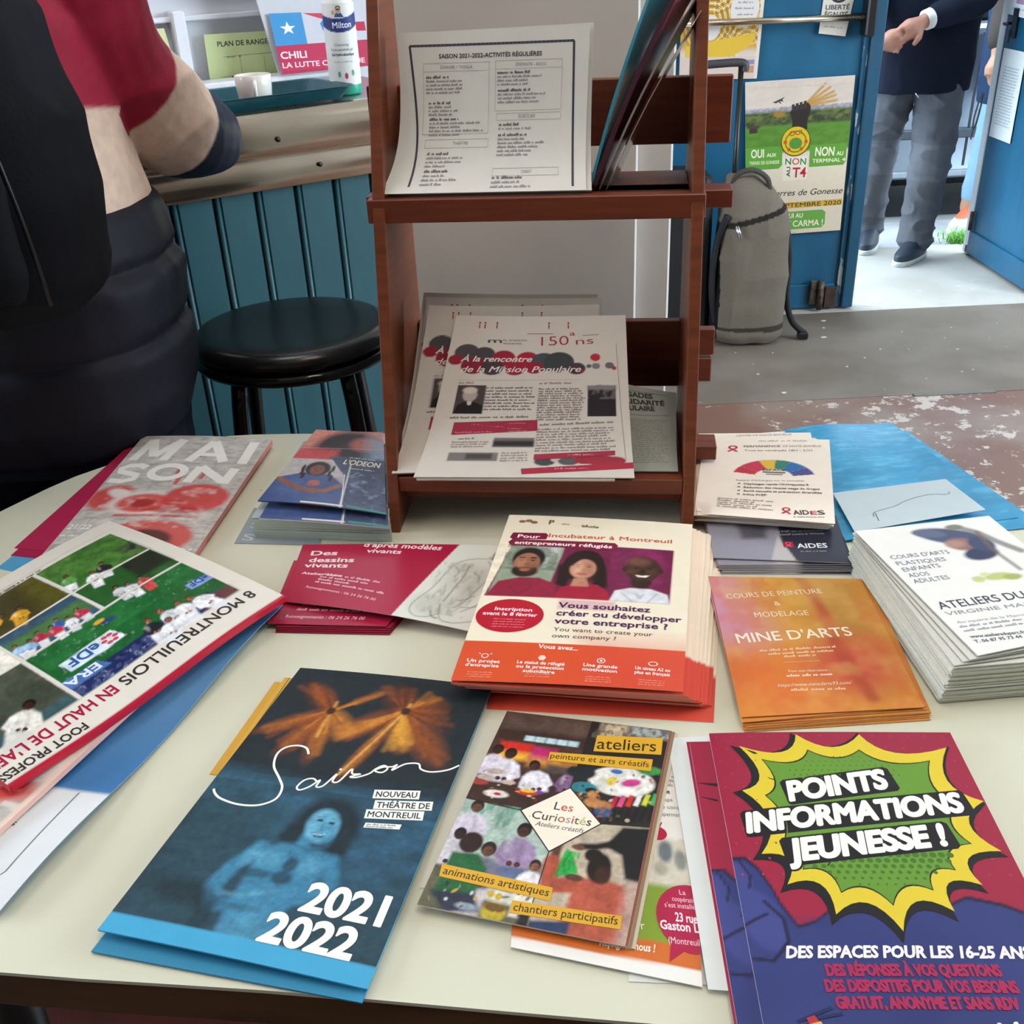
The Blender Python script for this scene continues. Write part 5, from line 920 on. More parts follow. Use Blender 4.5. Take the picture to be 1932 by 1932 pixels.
def sai_a(a):
    w = 'f1f1ea'
    a.stroke([(61, 111.7), (56, 105), (47.6, 103.3), (39, 107), (35.5, 116), (39.7, 130), (50, 142), (57.5, 152), (58.6, 163.8), (52, 171.5), (42.8, 175), (30, 175.4), (16, 172), (9, 167.5), (5.5, 163)], 1.9, w, smooth=6)
    a.stroke([(82, 141.5), (77, 138), (71, 141), (68.5, 149), (72, 152), (78, 147), (83, 138.5), (83, 146), (88, 144), (93.1, 129.5), (93, 138), (98, 137), (102.4, 122), (105, 127), (111.5, 126), (104.5, 130.5), (110, 130), (118, 124), (121, 118), (126, 113), (130, 116), (127, 121), (121, 120), (126, 115), (133, 113), (136, 110), (134, 117), (142, 108), (152, 105.5), (156, 111), (165, 112.3), (177, 107.5), (184.5, 100.5)], 1.6, w, smooth=5)
    a.ell(94, 124, 1.2, 1.2, w, 8)
    for s, x0, y0, x1, y1 in (('NOUVEAU', 131, 148, 164, 142), ('THÉÂTRE DE', 135.5, 158.5, 177, 151), ('MONTREUIL', 132.5, 169, 173.5, 162)):
        L = math.hypot(x1 - x0, y1 - y0); ux, uy = (x1 - x0) / L, (y1 - y0) / L; nx_, ny_ = -uy, ux
        def q(s_, t_): return (x0 + ux * s_ + nx_ * t_, y0 + uy * s_ + ny_ * t_)
        a.poly([q(-1, 1), q(L + 1, 1), q(L + 1, -8.2), q(-1, -8.2)], 'e9e9e1'); a.T(s, q(1, -.7), q(L - 1, -.7), 5.8, '2b3138', 1)
    a.poly([(134.5, 174), (161, 170), (161, 175), (134.5, 179)], 'e9e9e1'); a.bars((136, 176), (158, 172.6), 1.5, '6a7078'); a.bars((136, 178), (156, 175), 1.5, '6a7078')
    a.T('2021', (120, 259), (177, 258.5), 24, 'f4f3ea', 1.8); a.T('2022', (104, 288), (167, 288), 23.5, 'f4f3ea', 1.8)
SQ = [(-0.199, 0.764), (-0.024, 0.724), (-0.107, 0.426), (-0.292, 0.479)]
sheet('yellow_flyer', z3([(-0.2215, 0.7535), (-0.06, 0.72), (-0.11, 0.60), (-0.2535, 0.637)], .7508), 148, 120, 'd2a03c', None, lambda a: (a.rect(10, 2, 10.6, 118, 'a87a24'),), n=(2, 2), label='mustard yellow flyer showing left of the SAISON brochure', cat='flyer')
sheet('yellow_flyer', z3([(-0.213, 0.758), (-0.06, 0.722), (-0.11, 0.60), (-0.2455, 0.640)], .7516), 148, 120, 'd9aa46', None, lambda a: (a.rect(4, 0, 4.8, 120, '8a7238'),), n=(2, 2), label='second mustard yellow flyer, next to the SAISON brochure edge', cat='flyer')
sheet('season_brochure', [(-0.195, 0.760, .7530), (-0.026, 0.722, .7530), (-0.108, 0.4225, .7522), (-0.293, 0.470, .7526)], 185, 305, '2f86ae', None, None, n=(4, 12), thick=0.0012, edge='2f86ae', label='back leaf of the SAISON brochure, plain blue below the cover', cat='brochure')
sheet('season_brochure', [(-0.199, 0.764, .7572), (-0.024, 0.724, .7568), (-0.105, 0.4290, .7560), (-0.291, 0.4815, .7592)], 185, 305, '182429', sai_p, sai_a, n=(150, 250), thick=0.0014, m=MP, edge='4aa2c4', curl=lambda u, v: .0015 * np.sin(u * 3.1) + .002 * np.clip(v - .9, 0, 1), label='dark SAISON 2021 2022 brochure with orange wings and a blue tinted figure', cat='brochure')

# --- LES CURIOSITES flyers and the co-op leaflet under them
def coop_p(p):
    p.poly([(-5, 150), (150, 138), (150, 220), (-5, 220)], '7f9a2e', 1); p.rect(78, 96, 110, 138, 'cf6a26', 1, .03); p.rect(110, 100, 150, 142, 'cfc9b8', 6); p.ell(124, 112, 6, 10, '6a7478', .5); p.ell(136, 118, 5, 9, '8a8e88', .5); p.ell(120, 128, 6, 6, 'a8a494', .5)
    p.poly([(-5, 196), (150, 186), (150, 220), (-5, 220)], 'cc6a2a', 1); p.poly([(-5, 207), (155, 204), (155, 225), (-5, 225)], 'e9e7e2', 1); p.grain(.18, 5, 3, (108, 98, 150, 142))
def coop_a(a):
    a.T('Pourquoi', (98, 32), (120, 31), 4.6, '4a4a52', 1); a.T('Qui', (104, 10), (112, 9.5), 4.6, '3a4a56', 1); a.block(103, 15, 146, 3, 4.6, 2.8, '9a9a94'); a.block(97, 38, 146, 3, 4.6, 2.8, '9a9a94')
    a.T('Étape par étape', (96, 58), (130, 55), 4.6, '4a4a52', 1)
    for i, s in enumerate(('1 - Créer un groupe', '2 - Créer une coop', '3 - Ouvrir le supermarché')): a.T(s, (95, 66 + i * 7), (132 + 6 * i, 63 + i * 7), 3.8, '7a7a76')
    a.T('es', (102, 103), (109, 102.5), 4, 'f6e2d0', 1); a.T('tout', (100, 109), (109, 108.5), 4, 'f6e2d0', 1); a.T('on', (103, 117), (109, 116.5), 4, 'f6e2d0', 1); a.T('ont au', (98, 128), (109, 127), 4, 'f6e2d0', 1); a.T('r mois', (98, 134), (109, 133), 4, 'f6e2d0', 1)
    a.ell(118, 96, 8, 6.5, 'b0163c', 18); a.stroke([(120, 90), (122, 85)], 1, '8a1c34'); a.ell(142, 166, 27, 27, 'ab1a44', 30); a.poly([(126, 184), (138, 190), (124, 202)], 'ab1a44')
    a.T('La', (134, 148), (139, 147.5), 4, 'f0c8d4'); a.T('coopérative', (128, 154), (148, 153), 4, 'f0c8d4'); a.T("s'est installée", (122, 160), (148, 158), 4, 'f0c8d4'); a.T('23 rue', (130, 170), (147, 169), 7, 'fbe8ee', 1); a.T('Gaston L', (118, 178), (148, 176), 7, 'fbe8ee', 1); a.T('(Montreuil', (124, 188), (148, 186), 5, 'f0d0da')
    a.T('coop.fr', (80, 184), (106, 181), 6.6, 'eef2dc'); a.T('Rejoignez-nous !', (70, 200), (114, 197), 6, 'fbeede', 1, 1)
sheet('plain_leaflet', z3([(-0.035, 0.690), (0.08, 0.668), (0.04, 0.50), (-0.077, 0.512)], .7505), 148, 210, 'd8d6c8', n=(2, 2), label='plain pale leaflet showing left of the LES CURIOSITES flyer', cat='leaflet')
sheet('plain_leaflet', z3([(0.105, 0.655), (0.146, 0.650), (0.118, 0.424), (0.060, 0.430)], .7506), 148, 210, 'dcdfdd', n=(2, 2), label='plain white leaflet between the co-op leaflet and the comic booklets', cat='leaflet')
sheet('coop_leaflet', [(0.000, 0.668, .7528), (0.134, 0.642, .7528), (0.105, 0.422, .7528), (-0.014, 0.458, .7528)], 148, 215, 'e6e3dc', coop_p, coop_a, n=(74, 108), thick=0.0006, label='white green and orange cooperative shop leaflet with crimson speech bubble', cat='leaflet', m=MG)
sheet('plain_leaflet', [(0.118, 0.650, .7542), (0.165, 0.650, .7538), (0.150, 0.412, .7536), (0.108, 0.4195, .7540)], 40, 210, 'd3d7d5', n=(4, 20), curl=lambda u, v: .0008 * np.sin(u * 3.1), thick=0.0004, label='grey white leaflet edge running along the crimson booklets', cat='leaflet')
def cur_p(p):
    # four photographs meeting at the white lozenge
    p.poly([(-5, -5), (79, -5), (79, 80), (46, 111), (-5, 107)], '4a3026', 1)
    p.rect(0, 0, 80, 26, '54423a', 14); p.rect(0, 22, 80, 36, '39241e', 6); p.rect(26, 28, 74, 34, '8fb0bc', 2); 
    for i in range(5): p.rect(27 + i * 9.6, 28, 34 + i * 9.6, 34, 'b4cbd0', 1.5)
    p.rect(8, 38, 36, 54, 'c8281e', 4); p.rect(8, 49, 36, 58, 'd8a034', 6); p.rect(37, 40, 58, 56, 'b01f62', 4); p.rect(38, 52, 80, 62, 'c98a3c', 8, 0, .8); p.rect(54, 58, 80, 72, '46403c', 6)
    p.poly([(-2, 72), (80, 66), (80, 82), (46, 112), (-5, 107)], '3a2721', 3)
    p.person(8, 49, 10, '3a2018', '17100e', 'cfc6d6', None); p.person(20, 52, 11, '3a2018', '17100e', 'd6d0dc', None); p.person(44, 62, 10, '4a2c20', '17100e', 'dcd8e2', None, -.3); p.person(76, 62, 8, '4a2c20', '2a1714', '7a5a80', None)
    for x, y, rx, ry, c in ((8, 82, 8, 3, 'b8a49a'), (4, 88, 8, 3, 'a03a34'), (22, 98, 10, 4, 'd8d2cc'), (23, 98, 3, 1.5, 'b02a30'), (46, 92, 9, 3, 'b83424'), (46, 90, 6, 2, 'd8b040'), (28, 84, 6, 2.5, 'b8a49a'), (14, 74, 9, 3, 'b8a49a'), (56, 90, 3, 2, '7a3aa0')): p.ell(x, y, rx, ry, c, .35)
    p.poly([(79, -5), (155, -5), (155, 108), (111, 112), (79, 80)], '23211e', 1)
    p.rect(88, 0, 112, 20, 'b8a888', 5); p.rect(114, 0, 150, 12, '9aa2a0', 5); p.cloud('5a5048', 4, 6, .55, .15, 82, .8, (82, 0, 150, 20)); p.ell(118, 66, 27, 16, 'dcdad4', .12); p.ell(110, 67, 4, 5, 'd8c33c', .4, .4); p.ell(126, 66, 8, 4, 'c23a86', .4, -.3); p.ell(112, 56, 5, 2.5, '3a66a8', .4); p.ell(84, 62, 12, 7, '1a2428', .3); p.ell(90, 78, 11, 6, '2f7a86', .3); p.ell(96, 80, 5, 3, '1c1a18', .3); p.ell(138, 50, 10, 5, '3d8a46', .4)
    for i, c in enumerate(('b0203a', 'd04a7c', 'c8342c', 'd8d8d8', 'b8c23a', '3aa05a')): p.rect(114 + i * 6.2, 82 - i * 1.6, 118 + i * 6.2, 94 - i * 1.6, c, 1.5, .15); p.rect(115.5 + i * 6, 95 - i * 1.4, 118.5 + i * 6, 110 - i * 1.4, '151515', 1.5, .15)
    p.ell(100, 92, 7, 5, 'b87c4a', .4); p.ell(108, 94, 7, 5, 'c08450', .4); p.ell(98, 84, 4, 4, 'b87c4a', .5); p.ell(110, 100, 7, 5, '34507c', .4); p.ell(90, 100, 6, 7, '2c2a30', .4); p.cloud('9a6a48', 5, 5, .6, .12, 83, .6, (86, 86, 118, 108))
    p.poly([(-5, 107), (46, 111), (79, 146), (79, 215), (-5, 215)], 'a4b8ae', 1); p.cloud('5c8f7c', 6, 14, .56, .15, 84, .8, (10, 108, 46, 142)); p.poly([(-5, 165), (79, 160), (79, 215), (-5, 215)], '5e5a44', 10)
    p.person(12, 114, 11, '6a4434', '2c1c16', 'c9bfd0', 'c9bfd0'); p.person(55, 130, 12, '4a2c20', '1a1210', '9a84a8', '5a6c90'); p.person(8, 143, 10, '2c1a14', '17100e', 'c8c4cc', None); p.person(34, 153, 12, '6a4434', '1f1512', '6c6c80', 'c0b8bc'); p.person(72, 160, 9, '8a5a44', '2a1a16', 'dcd8e0', 'd0ccd4')
    p.poly([(8, 160), (28, 158), (38, 170), (36, 200), (6, 200)], '1e5c34', 3); p.ell(19, 149, 9, 10, '2c1815', .2); p.poly([(4, 196), (36, 192), (44, 206), (20, 212)], '252c40', 4)
    p.ell(54, 204, 9, 8, 'b8a42c', .25); p.ell(54, 200, 8, 4, '6a4c20', .4); p.rect(44, 186, 80, 196, 'd6d4c4', 4, .05); p.ell(34, 204, 8, 3, '8a9aa8', .5); p.ell(48, 190, 2.5, 3, 'c8a838', .4); p.ell(54, 191, 2.5, 3, 'c8a838', .4)
    p.poly([(79, 146), (111, 112), (155, 108), (155, 215), (79, 215)], 'b9ab97', 1); p.poly([(128, 112), (155, 108), (155, 160), (138, 158), (132, 138), (118, 132)], '17171a', 3); p.line([(130, 126), (112, 134), (100, 136)], 6, '17171a', 3); p.ell(99, 137, 5, 2.5, '6a4434', .4)
    p.line([(84, 138), (84, 152)], 7, '5a3a2c', 3); p.line([(83, 154), (86, 174), (106, 170)], 13, 'a8503c', 3); p.poly([(104, 164), (120, 160), (140, 164), (146, 190), (142, 215), (100, 215)], 'ad533f', 4); p.ell(118, 152, 9, 13, '1a1210', .25); p.ell(112, 142, 7, 6, '1a1210', .3); p.ell(122, 158, 6, 8, '3a2018', .4)
    p.poly([(91, 140), (96, 142), (104, 160), (88, 166), (89, 150)], '1f8a3c', 2); p.cloud('2cb04c', 2.5, 5, .5, .2, 85, .8, (90, 142, 102, 164)); p.ell(102, 164, 7, 3, '5a3a2c', .4); p.poly([(80, 205), (108, 200), (108, 215), (80, 215)], '24385c', 3); p.rect(140, 160, 150, 215, 'a88a80', 8, 0, .8); p.rect(72, 196, 80, 215, '1c1c20', 3); p.grain(.28, 7, 17); p.grain(.22, 2.4, 18)
    for k in range(26):
        rr = random.Random(k); x, y = rr.uniform(4, 76), rr.uniform(70, 104); p.ell(x, y, rr.uniform(.6, 2.4), rr.uniform(.4, 1), rr.choice(('c8b8a8', '7a2a24', '1c1210', 'b89a6a')), .5)
    for k in range(30):
        rr = random.Random(k + 50); x, y = rr.uniform(84, 146), rr.uniform(52, 108); p.ell(x, y, rr.uniform(.6, 2.2), rr.uniform(.6, 2), rr.choice(('c8b8a8', '2a5a6a', '101010', 'b84a3a', 'caa24a', '3a6a3a')), .5, rr.uniform(0, 3), .8)
    for k in range(30):
        rr = random.Random(k + 90); x, y = rr.uniform(4, 76), rr.uniform(172, 208); p.ell(x, y, rr.uniform(.6, 3), rr.uniform(.4, 1.6), rr.choice(('d8d8d0', '3a4a5a', '1c1a16', 'c8a83a', '8a9a98')), .5, rr.uniform(0, 3), .8)
def cur_a(a):
    k = '2a2622'
    a.stroke([(79, 0), (79, 80)], .7, k); a.stroke([(0, 107), (47, 111)], .7, k); a.stroke([(78.5, 145), (79, 210)], .7, k); a.stroke([(111, 112), (148, 107)], .7, k)
    a.poly([(79, 80), (111.5, 112), (78.5, 146), (46, 111)], k); a.poly([(79, 81.2), (110.2, 112), (78.5, 144.8), (47.4, 111)], 'ebe3d2')
    a.TM('Les', ('3a4a50', 'b8442c', 'c05a3c'), (71.5, 105), (86.5, 104.6), 8, .3)
    a.TM('Curiosités', ('3a3a3c', '3a3a3c', '6a4a38', '3a6a5a', 'b8542c', '8fa0b0', 'b8542c', '5a5a50', 'a8b070', '3a3a3c'), (56.5, 117), (103.5, 115.6), 8, .3)
    a.T('Ateliers créatifs', (61.5, 123.4), (99.7, 123.4), 4.6, '3a3a3a', 0, 1)
    def lab(q, s, p0, p1, cap): a.poly(q, 'd4a32c'); a.T(s, p0, p1, cap, '2f2a1c', .2)
    lab([(87, 17), (143.5, 10.5), (145, 30.5), (88, 36.5)], 'ateliers', (90, 33), (140, 27.5), 13); lab([(52, 44), (139, 37), (139.5, 50.5), (53, 54)], 'peinture et arts créatifs', (54, 51), (137, 46.5), 6.4)
    lab([(4.7, 172.5), (89.5, 175.7), (90.5, 187), (6.5, 183.7)], 'animations artistiques', (8, 181), (88, 183.6), 6.6); lab([(64.5, 192), (142, 188), (142.5, 198.5), (65, 202.5)], 'chantiers participatifs', (67, 200), (140, 195.5), 6.6)
CQ = [(-0.012, 0.690), (0.121, 0.656), (0.060, 0.451), (-0.077, 0.492)]
for i in range(3):
    o = sheet('art_workshop_flyer', [(p[0] + .0022 * (3 - i), p[1] + .0004 * i, .7540 + .0008 * i) for p in CQ], 148, 210, ('c8b8a4', '8a7a5a', '9a5a4a')[i], n=(2, 2), thick=0.0006, edge='d8cfc0', label='art workshop flyer lying under the top LES CURIOSITES one', cat='flyer', group='lower art workshop flyers')
sheet('art_workshop_flyer', [(CQ[0][0], CQ[0][1], .7572), (CQ[1][0], CQ[1][1], .7572), (0.060, 0.451, .7572), (-0.077, 0.492, .7572)], 148, 210, '6a5a4a', cur_p, cur_a, n=(210, 300), thick=0.0006, m=MG, edge='d8cfc0', curl=lambda u, v: .0012 * np.sin(v * 3.1), label='top art workshop flyer LES CURIOSITES with four photos and yellow labels', cat='flyer')

# --- comic style booklets
def pt_p(p):
    blob = [(-5, 132), (8, 132), (16, 142), (22, 158), (26, 172), (34, 190), (46, 186), (56, 178), (84, 178), (104, 170), (130, 176), (150, 166), (172, 172), (205, 190), (205, 300), (-5, 300)]
    p.poly([(x + 1, y - 3) for x, y in blob], '141433', 1); p.poly(blob, '2c3672', 1); p.cloud('232c62', 60, 60, .5, .4, 91, .6, (-5, 180, 205, 300))
    p.ell(2, 150, 9, 16, '3d4384', .25); p.ell(12, 182, 14, 26, '3d4384', .25, -.3); p.line([(4, 132), (10, 146), (8, 156)], 2, '16163a', 1); p.line([(16, 168), (26, 182), (26, 200), (14, 214), (2, 212)], 2.6, '16163a', 1); p.line([(-2, 188), (8, 182), (16, 178)], 2.2, '16163a', 1)
    p.poly([(178, 196), (205, 190), (205, 198)], '1a1f48', 1)
def pt_a(a):
    a.hold = True
    for j in range(11):
        for i in range(14):
            x = 5 + i * 14 + (j % 2) * 7; y = 5 + j * 14
            if x < 193 and y < 172: a.poly([(x - .9, y - .9), (x + .9, y - .7), (x + .8, y + .9), (x - .7, y + .8)], 'a83a58')
    a.hold = False
    tips = [(22, 16), (70, 3), (121, 3), (186, 18), (194, 76), (189, 124), (165, 154), (139, 176), (101, 192), (61, 179), (34, 154), (21, 127), (17, 65)]
    cx, cy = 98, 92
    def burst(grow, inner, dx=0, dy=0):
        P = []
        for i, (x, y) in enumerate(tips):
            x2, y2 = tips[(i + 1) % len(tips)]; mx, my = (x + x2) / 2, (y + y2) / 2
            px_, py_ = cx + (x - cx) * grow, cy + (y - cy) * grow; qx, qy = cx + (x2 - cx) * grow, cy + (y2 - cy) * grow
            cxm, cym = cx + (mx - cx) * inner, cy + (my - cy) * inner
            for k in range(8): t = k / 8; P.append((dx + (1 - t) ** 2 * px_ + 2 * t * (1 - t) * cxm + t * t * qx, dy + (1 - t) ** 2 * py_ + 2 * t * (1 - t) * cym + t * t * qy))
        return P
    def fan(P, col): n_ = len(P); a._add(P + [(cx, cy)], [(i, (i + 1) % n_, n_) for i in range(n_)], col)
    fan([(min(max(x, 0.5), 194.5), max(y, .5)) for x, y in burst(1.06, .70, -2.5, 3.5)], '120f14'); fan([(min(max(x, .5), 194.5), max(y, .5)) for x, y in burst(1.0, .66)], 'd9c22e'); fan(burst(.80, .60), '14200f'); fan(burst(.785, .585), '62902c')
    a.k += 1; a.hold = True
    for j in range(7):
        for i in range(20):
            x = 44 + i * 6; y = 128 + j * 5.2; r = max(.4, 2.6 - j * .34)
            if ((x - cx) / 62) ** 2 + ((y - 100) / 58) ** 2 < 1: a.ell(x + (j % 2) * 3, y, r, r, '3f6e1d', 8)
    for j in range(6):
        for i in range(18):
            x = 52 + i * 5; y = 24 + j * 5; r = .5 + .08 * j
            if ((x - cx) / 60) ** 2 + ((y - 92) / 66) ** 2 < 1: a.ell(x + (j % 2) * 2.5, y, r, r, '3f6e1d', 6)
    a.hold = False; k = '120f12'
    for st, p0, p1, cap in (('POINTS', (51, 76), (131, 62), 19), ('INFORMATIONS', (15, 107), (179, 86), 18.5), ('JEUNESSE !', (39, 134), (157, 118), 19)):
        L = math.hypot(p1[0] - p0[0], p1[1] - p0[1]); ux, uy = (p1[0] - p0[0]) / L, (p1[1] - p0[1]) / L
        def q(s_, t_, X=p0, ux=ux, uy=uy): return (X[0] + ux * s_ - uy * t_, X[1] + uy * s_ + ux * t_)
        a.poly([q(-2, 3), q(0, 4.5), q(L + 2, 4.5), q(L + 5, 2), q(L + 5, -cap), q(L + 2, -cap - 2.5), q(2, -cap - 2.5), q(-1, -cap)], k)
    for st, p0, p1, cap in (('POINTS', (51, 76), (131, 62), 19), ('INFORMATIONS', (15, 107), (179, 86), 18.5), ('JEUNESSE !', (39, 134), (157, 118), 19)):
        a.T(st, p0, p1, cap, 'f2efe8', 2.6, 1, out=k, outw=2.4)
    a.T('DES ESPACES POUR LES 16-25 ANS', (22, 212), (176, 211.5), 8.6, 'e9e6ea', 2, 1)
    c = 'a11f4e'
    a.T('DES RÉPONSES À VOS QUESTIONS', (45, 225), (152, 224.5), 8, c, 2.6); a.T('DES DISPOSITIFS POUR VOS BESOINS', (42, 236), (158, 236), 8, c, 2.6); a.T('GRATUIT, ANONYME ET SANS RDV', (46, 247.6), (154, 247.4), 8, c, 2.6)
    a.T('M', (138, 273), (150, 272), 17, 'e9e9ee', .3)
    a.poly([(20, 255), (42, 246), (43, 248), (21, 257)], '1a2252'); a.poly([(26, 254), (48, 250), (48, 252), (27, 256)], '1a2252'); a.poly([(26, 258), (34, 256), (36, 275), (26, 275)], 'd8a23a'); a.poly([(26, 254), (31, 252), (33, 256), (27, 258)], 'b02a34'); a.poly([(29, 262), (33, 261), (34, 270), (30, 271)], '5a7a9a')
PQ = [(0.151, 0.647), (0.342, 0.635), (0.329, 0.376), (0.135, 0.387)]
def pt2_p(p): pt_p(p)
sheet('comic_booklet', [(0.1345, 0.6415, .7570), (0.322, 0.634, .7570), (0.312, 0.372, .7570), (0.1195, 0.378, .7570)], 195, 261, '98183a', pt_p, lambda a: (a.poly([(0, 46), (16, 47), (16, 50)], '120f14'), a.poly([(0, 60), (14, 64), (14, 66)], '120f14')), n=(100, 130), thick=0.0022, m=MG, edge='c9a8b0', label='lower crimson and blue comic style booklet, only its left strip visible', cat='booklet')
sheet('comic_booklet', [(0.1325, 0.644, .7549), (0.322, 0.634, .7549), (0.312, 0.372, .7549), (0.118, 0.380, .7549)], 195, 261, '98183a', None, None, n=(4, 4), thick=0.0004, edge='c9a8b0', m=MG, label='bottom crimson comic style booklet, a thin line under the other two', cat='booklet')
sheet('comic_booklet', [(0.151, 0.647, .7600), (0.342, 0.635, .7600), (0.329, 0.376, .7590), (0.135, 0.387, .7590)], 195, 261, '98183a', pt_p, pt_a, n=(130, 170), thick=0.0026, m=MG, edge='e2d8da', curl=lambda u, v: .0012 * np.sin(np.clip(u, 0, 1) ** .7 * 3.14), label='top comic style booklet reading POINTS INFORMATIONS JEUNESSE', cat='booklet')

# ================================================================== PAPERS IN THE RACK
def leanfn(C, flare, fs=0.0, power=5):
    f = bilinear(C)
    def g(u, v):
        q = f(u, v); k = np.clip(v, 0, 1.01) ** power
        q = q + np.stack([fs * k * (1 - u), -flare * k, 0 * k], 1) + np.stack([0 * u, -.004 * np.sin(u * 3.1) * (1 - v), 0 * u], 1); return q
    return g
def act_a(a):
    d_ = '3a3a48'
    for (x0, y0, x1, y1) in ((17, 20, 273, 20), (273, 20, 278, 225), (17, 20, 37, 222)): a.stroke([(x0, y0), (x1, y1)], 3.4, d_)
    for i in range(40): a.rect(20 + i * 6.3, 18.6, 23 + i * 6.3, 21, '5a5a6c')
    a.T('SAISON 2021-2022-ACTIVITÉS RÉGULIÈRES', (63, 39), (224, 39.5), 6.2, '3a3a40', 1)
    g = '8c8c90'
    def box(x0, y0, x1, y1): a.stroke([(x0, y0), (x1, y0)], .5, 'a8a8ac'); a.stroke([(x0, y1), (x1, y1)], .5, 'a8a8ac'); a.stroke([(x0, y0), (x0, y1)], .5, 'a8a8ac'); a.stroke([(x1, y0), (x1, y1)], .5, 'a8a8ac')
    box(38, 46, 142, 58); box(152, 45, 256, 57); box(44, 158, 144, 170); box(155, 122, 256, 132); box(157, 200, 256, 210); box(38, 46, 142, 150); box(152, 45, 256, 118)
    a.T('DANSE / YOGA', (65, 54), (116, 54.5), 4.6, g); a.T('ENFANTS - ADOS', (184, 53), (231, 54), 4.6, g); a.T('THÉÂTRE', (88, 166), (112, 166), 4.6, g); a.T('ÉCRITURE', (190, 129), (216, 129), 4.6, g); a.T('CHANT', (200, 207), (216, 207), 4.6, g)
    def par(x, y, n_, w): a.bars((x, y), (x + w * .55, y), 4, '55555c'); [a.bars((x, y + 5.6 * (i + 1)), (x + w * random.Random(int(x * 7 + y + i)).uniform(.45, 1), y + 5.6 * (i + 1)), 3.2, '8a8a90') for i in range(n_)]
    par(42, 68, 4, 66); par(46, 106, 3, 64); par(48, 130, 4, 86); par(50, 180, 3, 62); par(52, 204, 3, 66)
    par(155, 64, 3, 92); par(156, 90, 3, 92); par(159, 140, 1, 60); par(159, 155, 5, 84); par(158, 214, 2, 80)
sheet('programme_sheet', None, 297, 230, 'd6d8d6', n=(10, 24), fn=leanfn([(-0.091, 1.172, 1.2495), (0.105, 1.148, 1.2530), (0.096, 1.112, 1.1035), (-0.098, 1.138, 1.1035)], .034, -.012), thick=0.0015, label='programme sheets behind the front one in the upper rack tray', cat='sheet')
sheet('programme_sheet', None, 297, 230, 'd9dbd9', None, act_a, n=(12, 40), fn=leanfn([(-0.093, 1.168, 1.2504), (0.101, 1.144, 1.2506), (0.090, 1.108, 1.1045), (-0.099, 1.134, 1.1045)], .033, -.022), thick=0.0005, label='white programme sheet with a dark border in the upper rack tray', cat='sheet')
# magazines leaning across the tray, seen nearly edge on
def lean_mag(C, col, edge, th, lab, name='magazine', m=None, n=(2, 6), paint=None, bow=.004):
    return sheet(name, C, 60, 200, col, paint, n=n, thick=th, edge=edge, m=m or MG, label=lab, cat='magazine' if name == 'magazine' else 'sleeve', curl=lambda u, v: -bow * np.sin(v * 3.1))
lean_mag([(0.160, 1.108, 1.288), (0.196, 1.150, 1.288), (0.112, 1.160, 1.1010), (0.0965, 1.089, 1.1010)], 'd8e8e2', '2c7f93', .003, 'teal and pale green magazine leaning across the upper rack tray', n=(16, 50), paint=lambda p: (p.rect(-5, -5, 70, 84, '58a4b8', 16), p.rect(10, 30, 30, 64, '6fa2b0', 6), p.rect(30, 60, 40, 100, '9fc0c0', 6), p.rect(-5, 150, 70, 210, '4f9fb5', 14)))
lean_mag([(0.182, 1.098, 1.280), (0.208, 1.146, 1.280), (0.118, 1.158, 1.1010), (0.1005, 1.088, 1.1010)], '4a2030', '40202e', .005, 'dark maroon magazine leaning behind the teal one in the rack', n=(6, 30), paint=lambda p: p.rect(-5, -5, 70, 40, 'a04a5c', 24))
lean_mag([(0.196, 1.100, 1.272), (0.211, 1.144, 1.268), (0.124, 1.156, 1.1010), (0.1055, 1.088, 1.1010)], '75645f', '8a7c80', .002, 'grey brown folder leaning behind the maroon magazine in the rack')
lean_mag([(0.204, 1.100, 1.262), (0.2125, 1.144, 1.256), (0.132, 1.155, 1.1010), (0.112, 1.087, 1.1010)], '8a7c7a', 'b0a4a2', .001, 'clear plastic sleeve leaning last against the rack side', 'plastic_sleeve', m=mat('clear_sleeve', '8d8280', 0.12, spec=0.6, var=0.02))

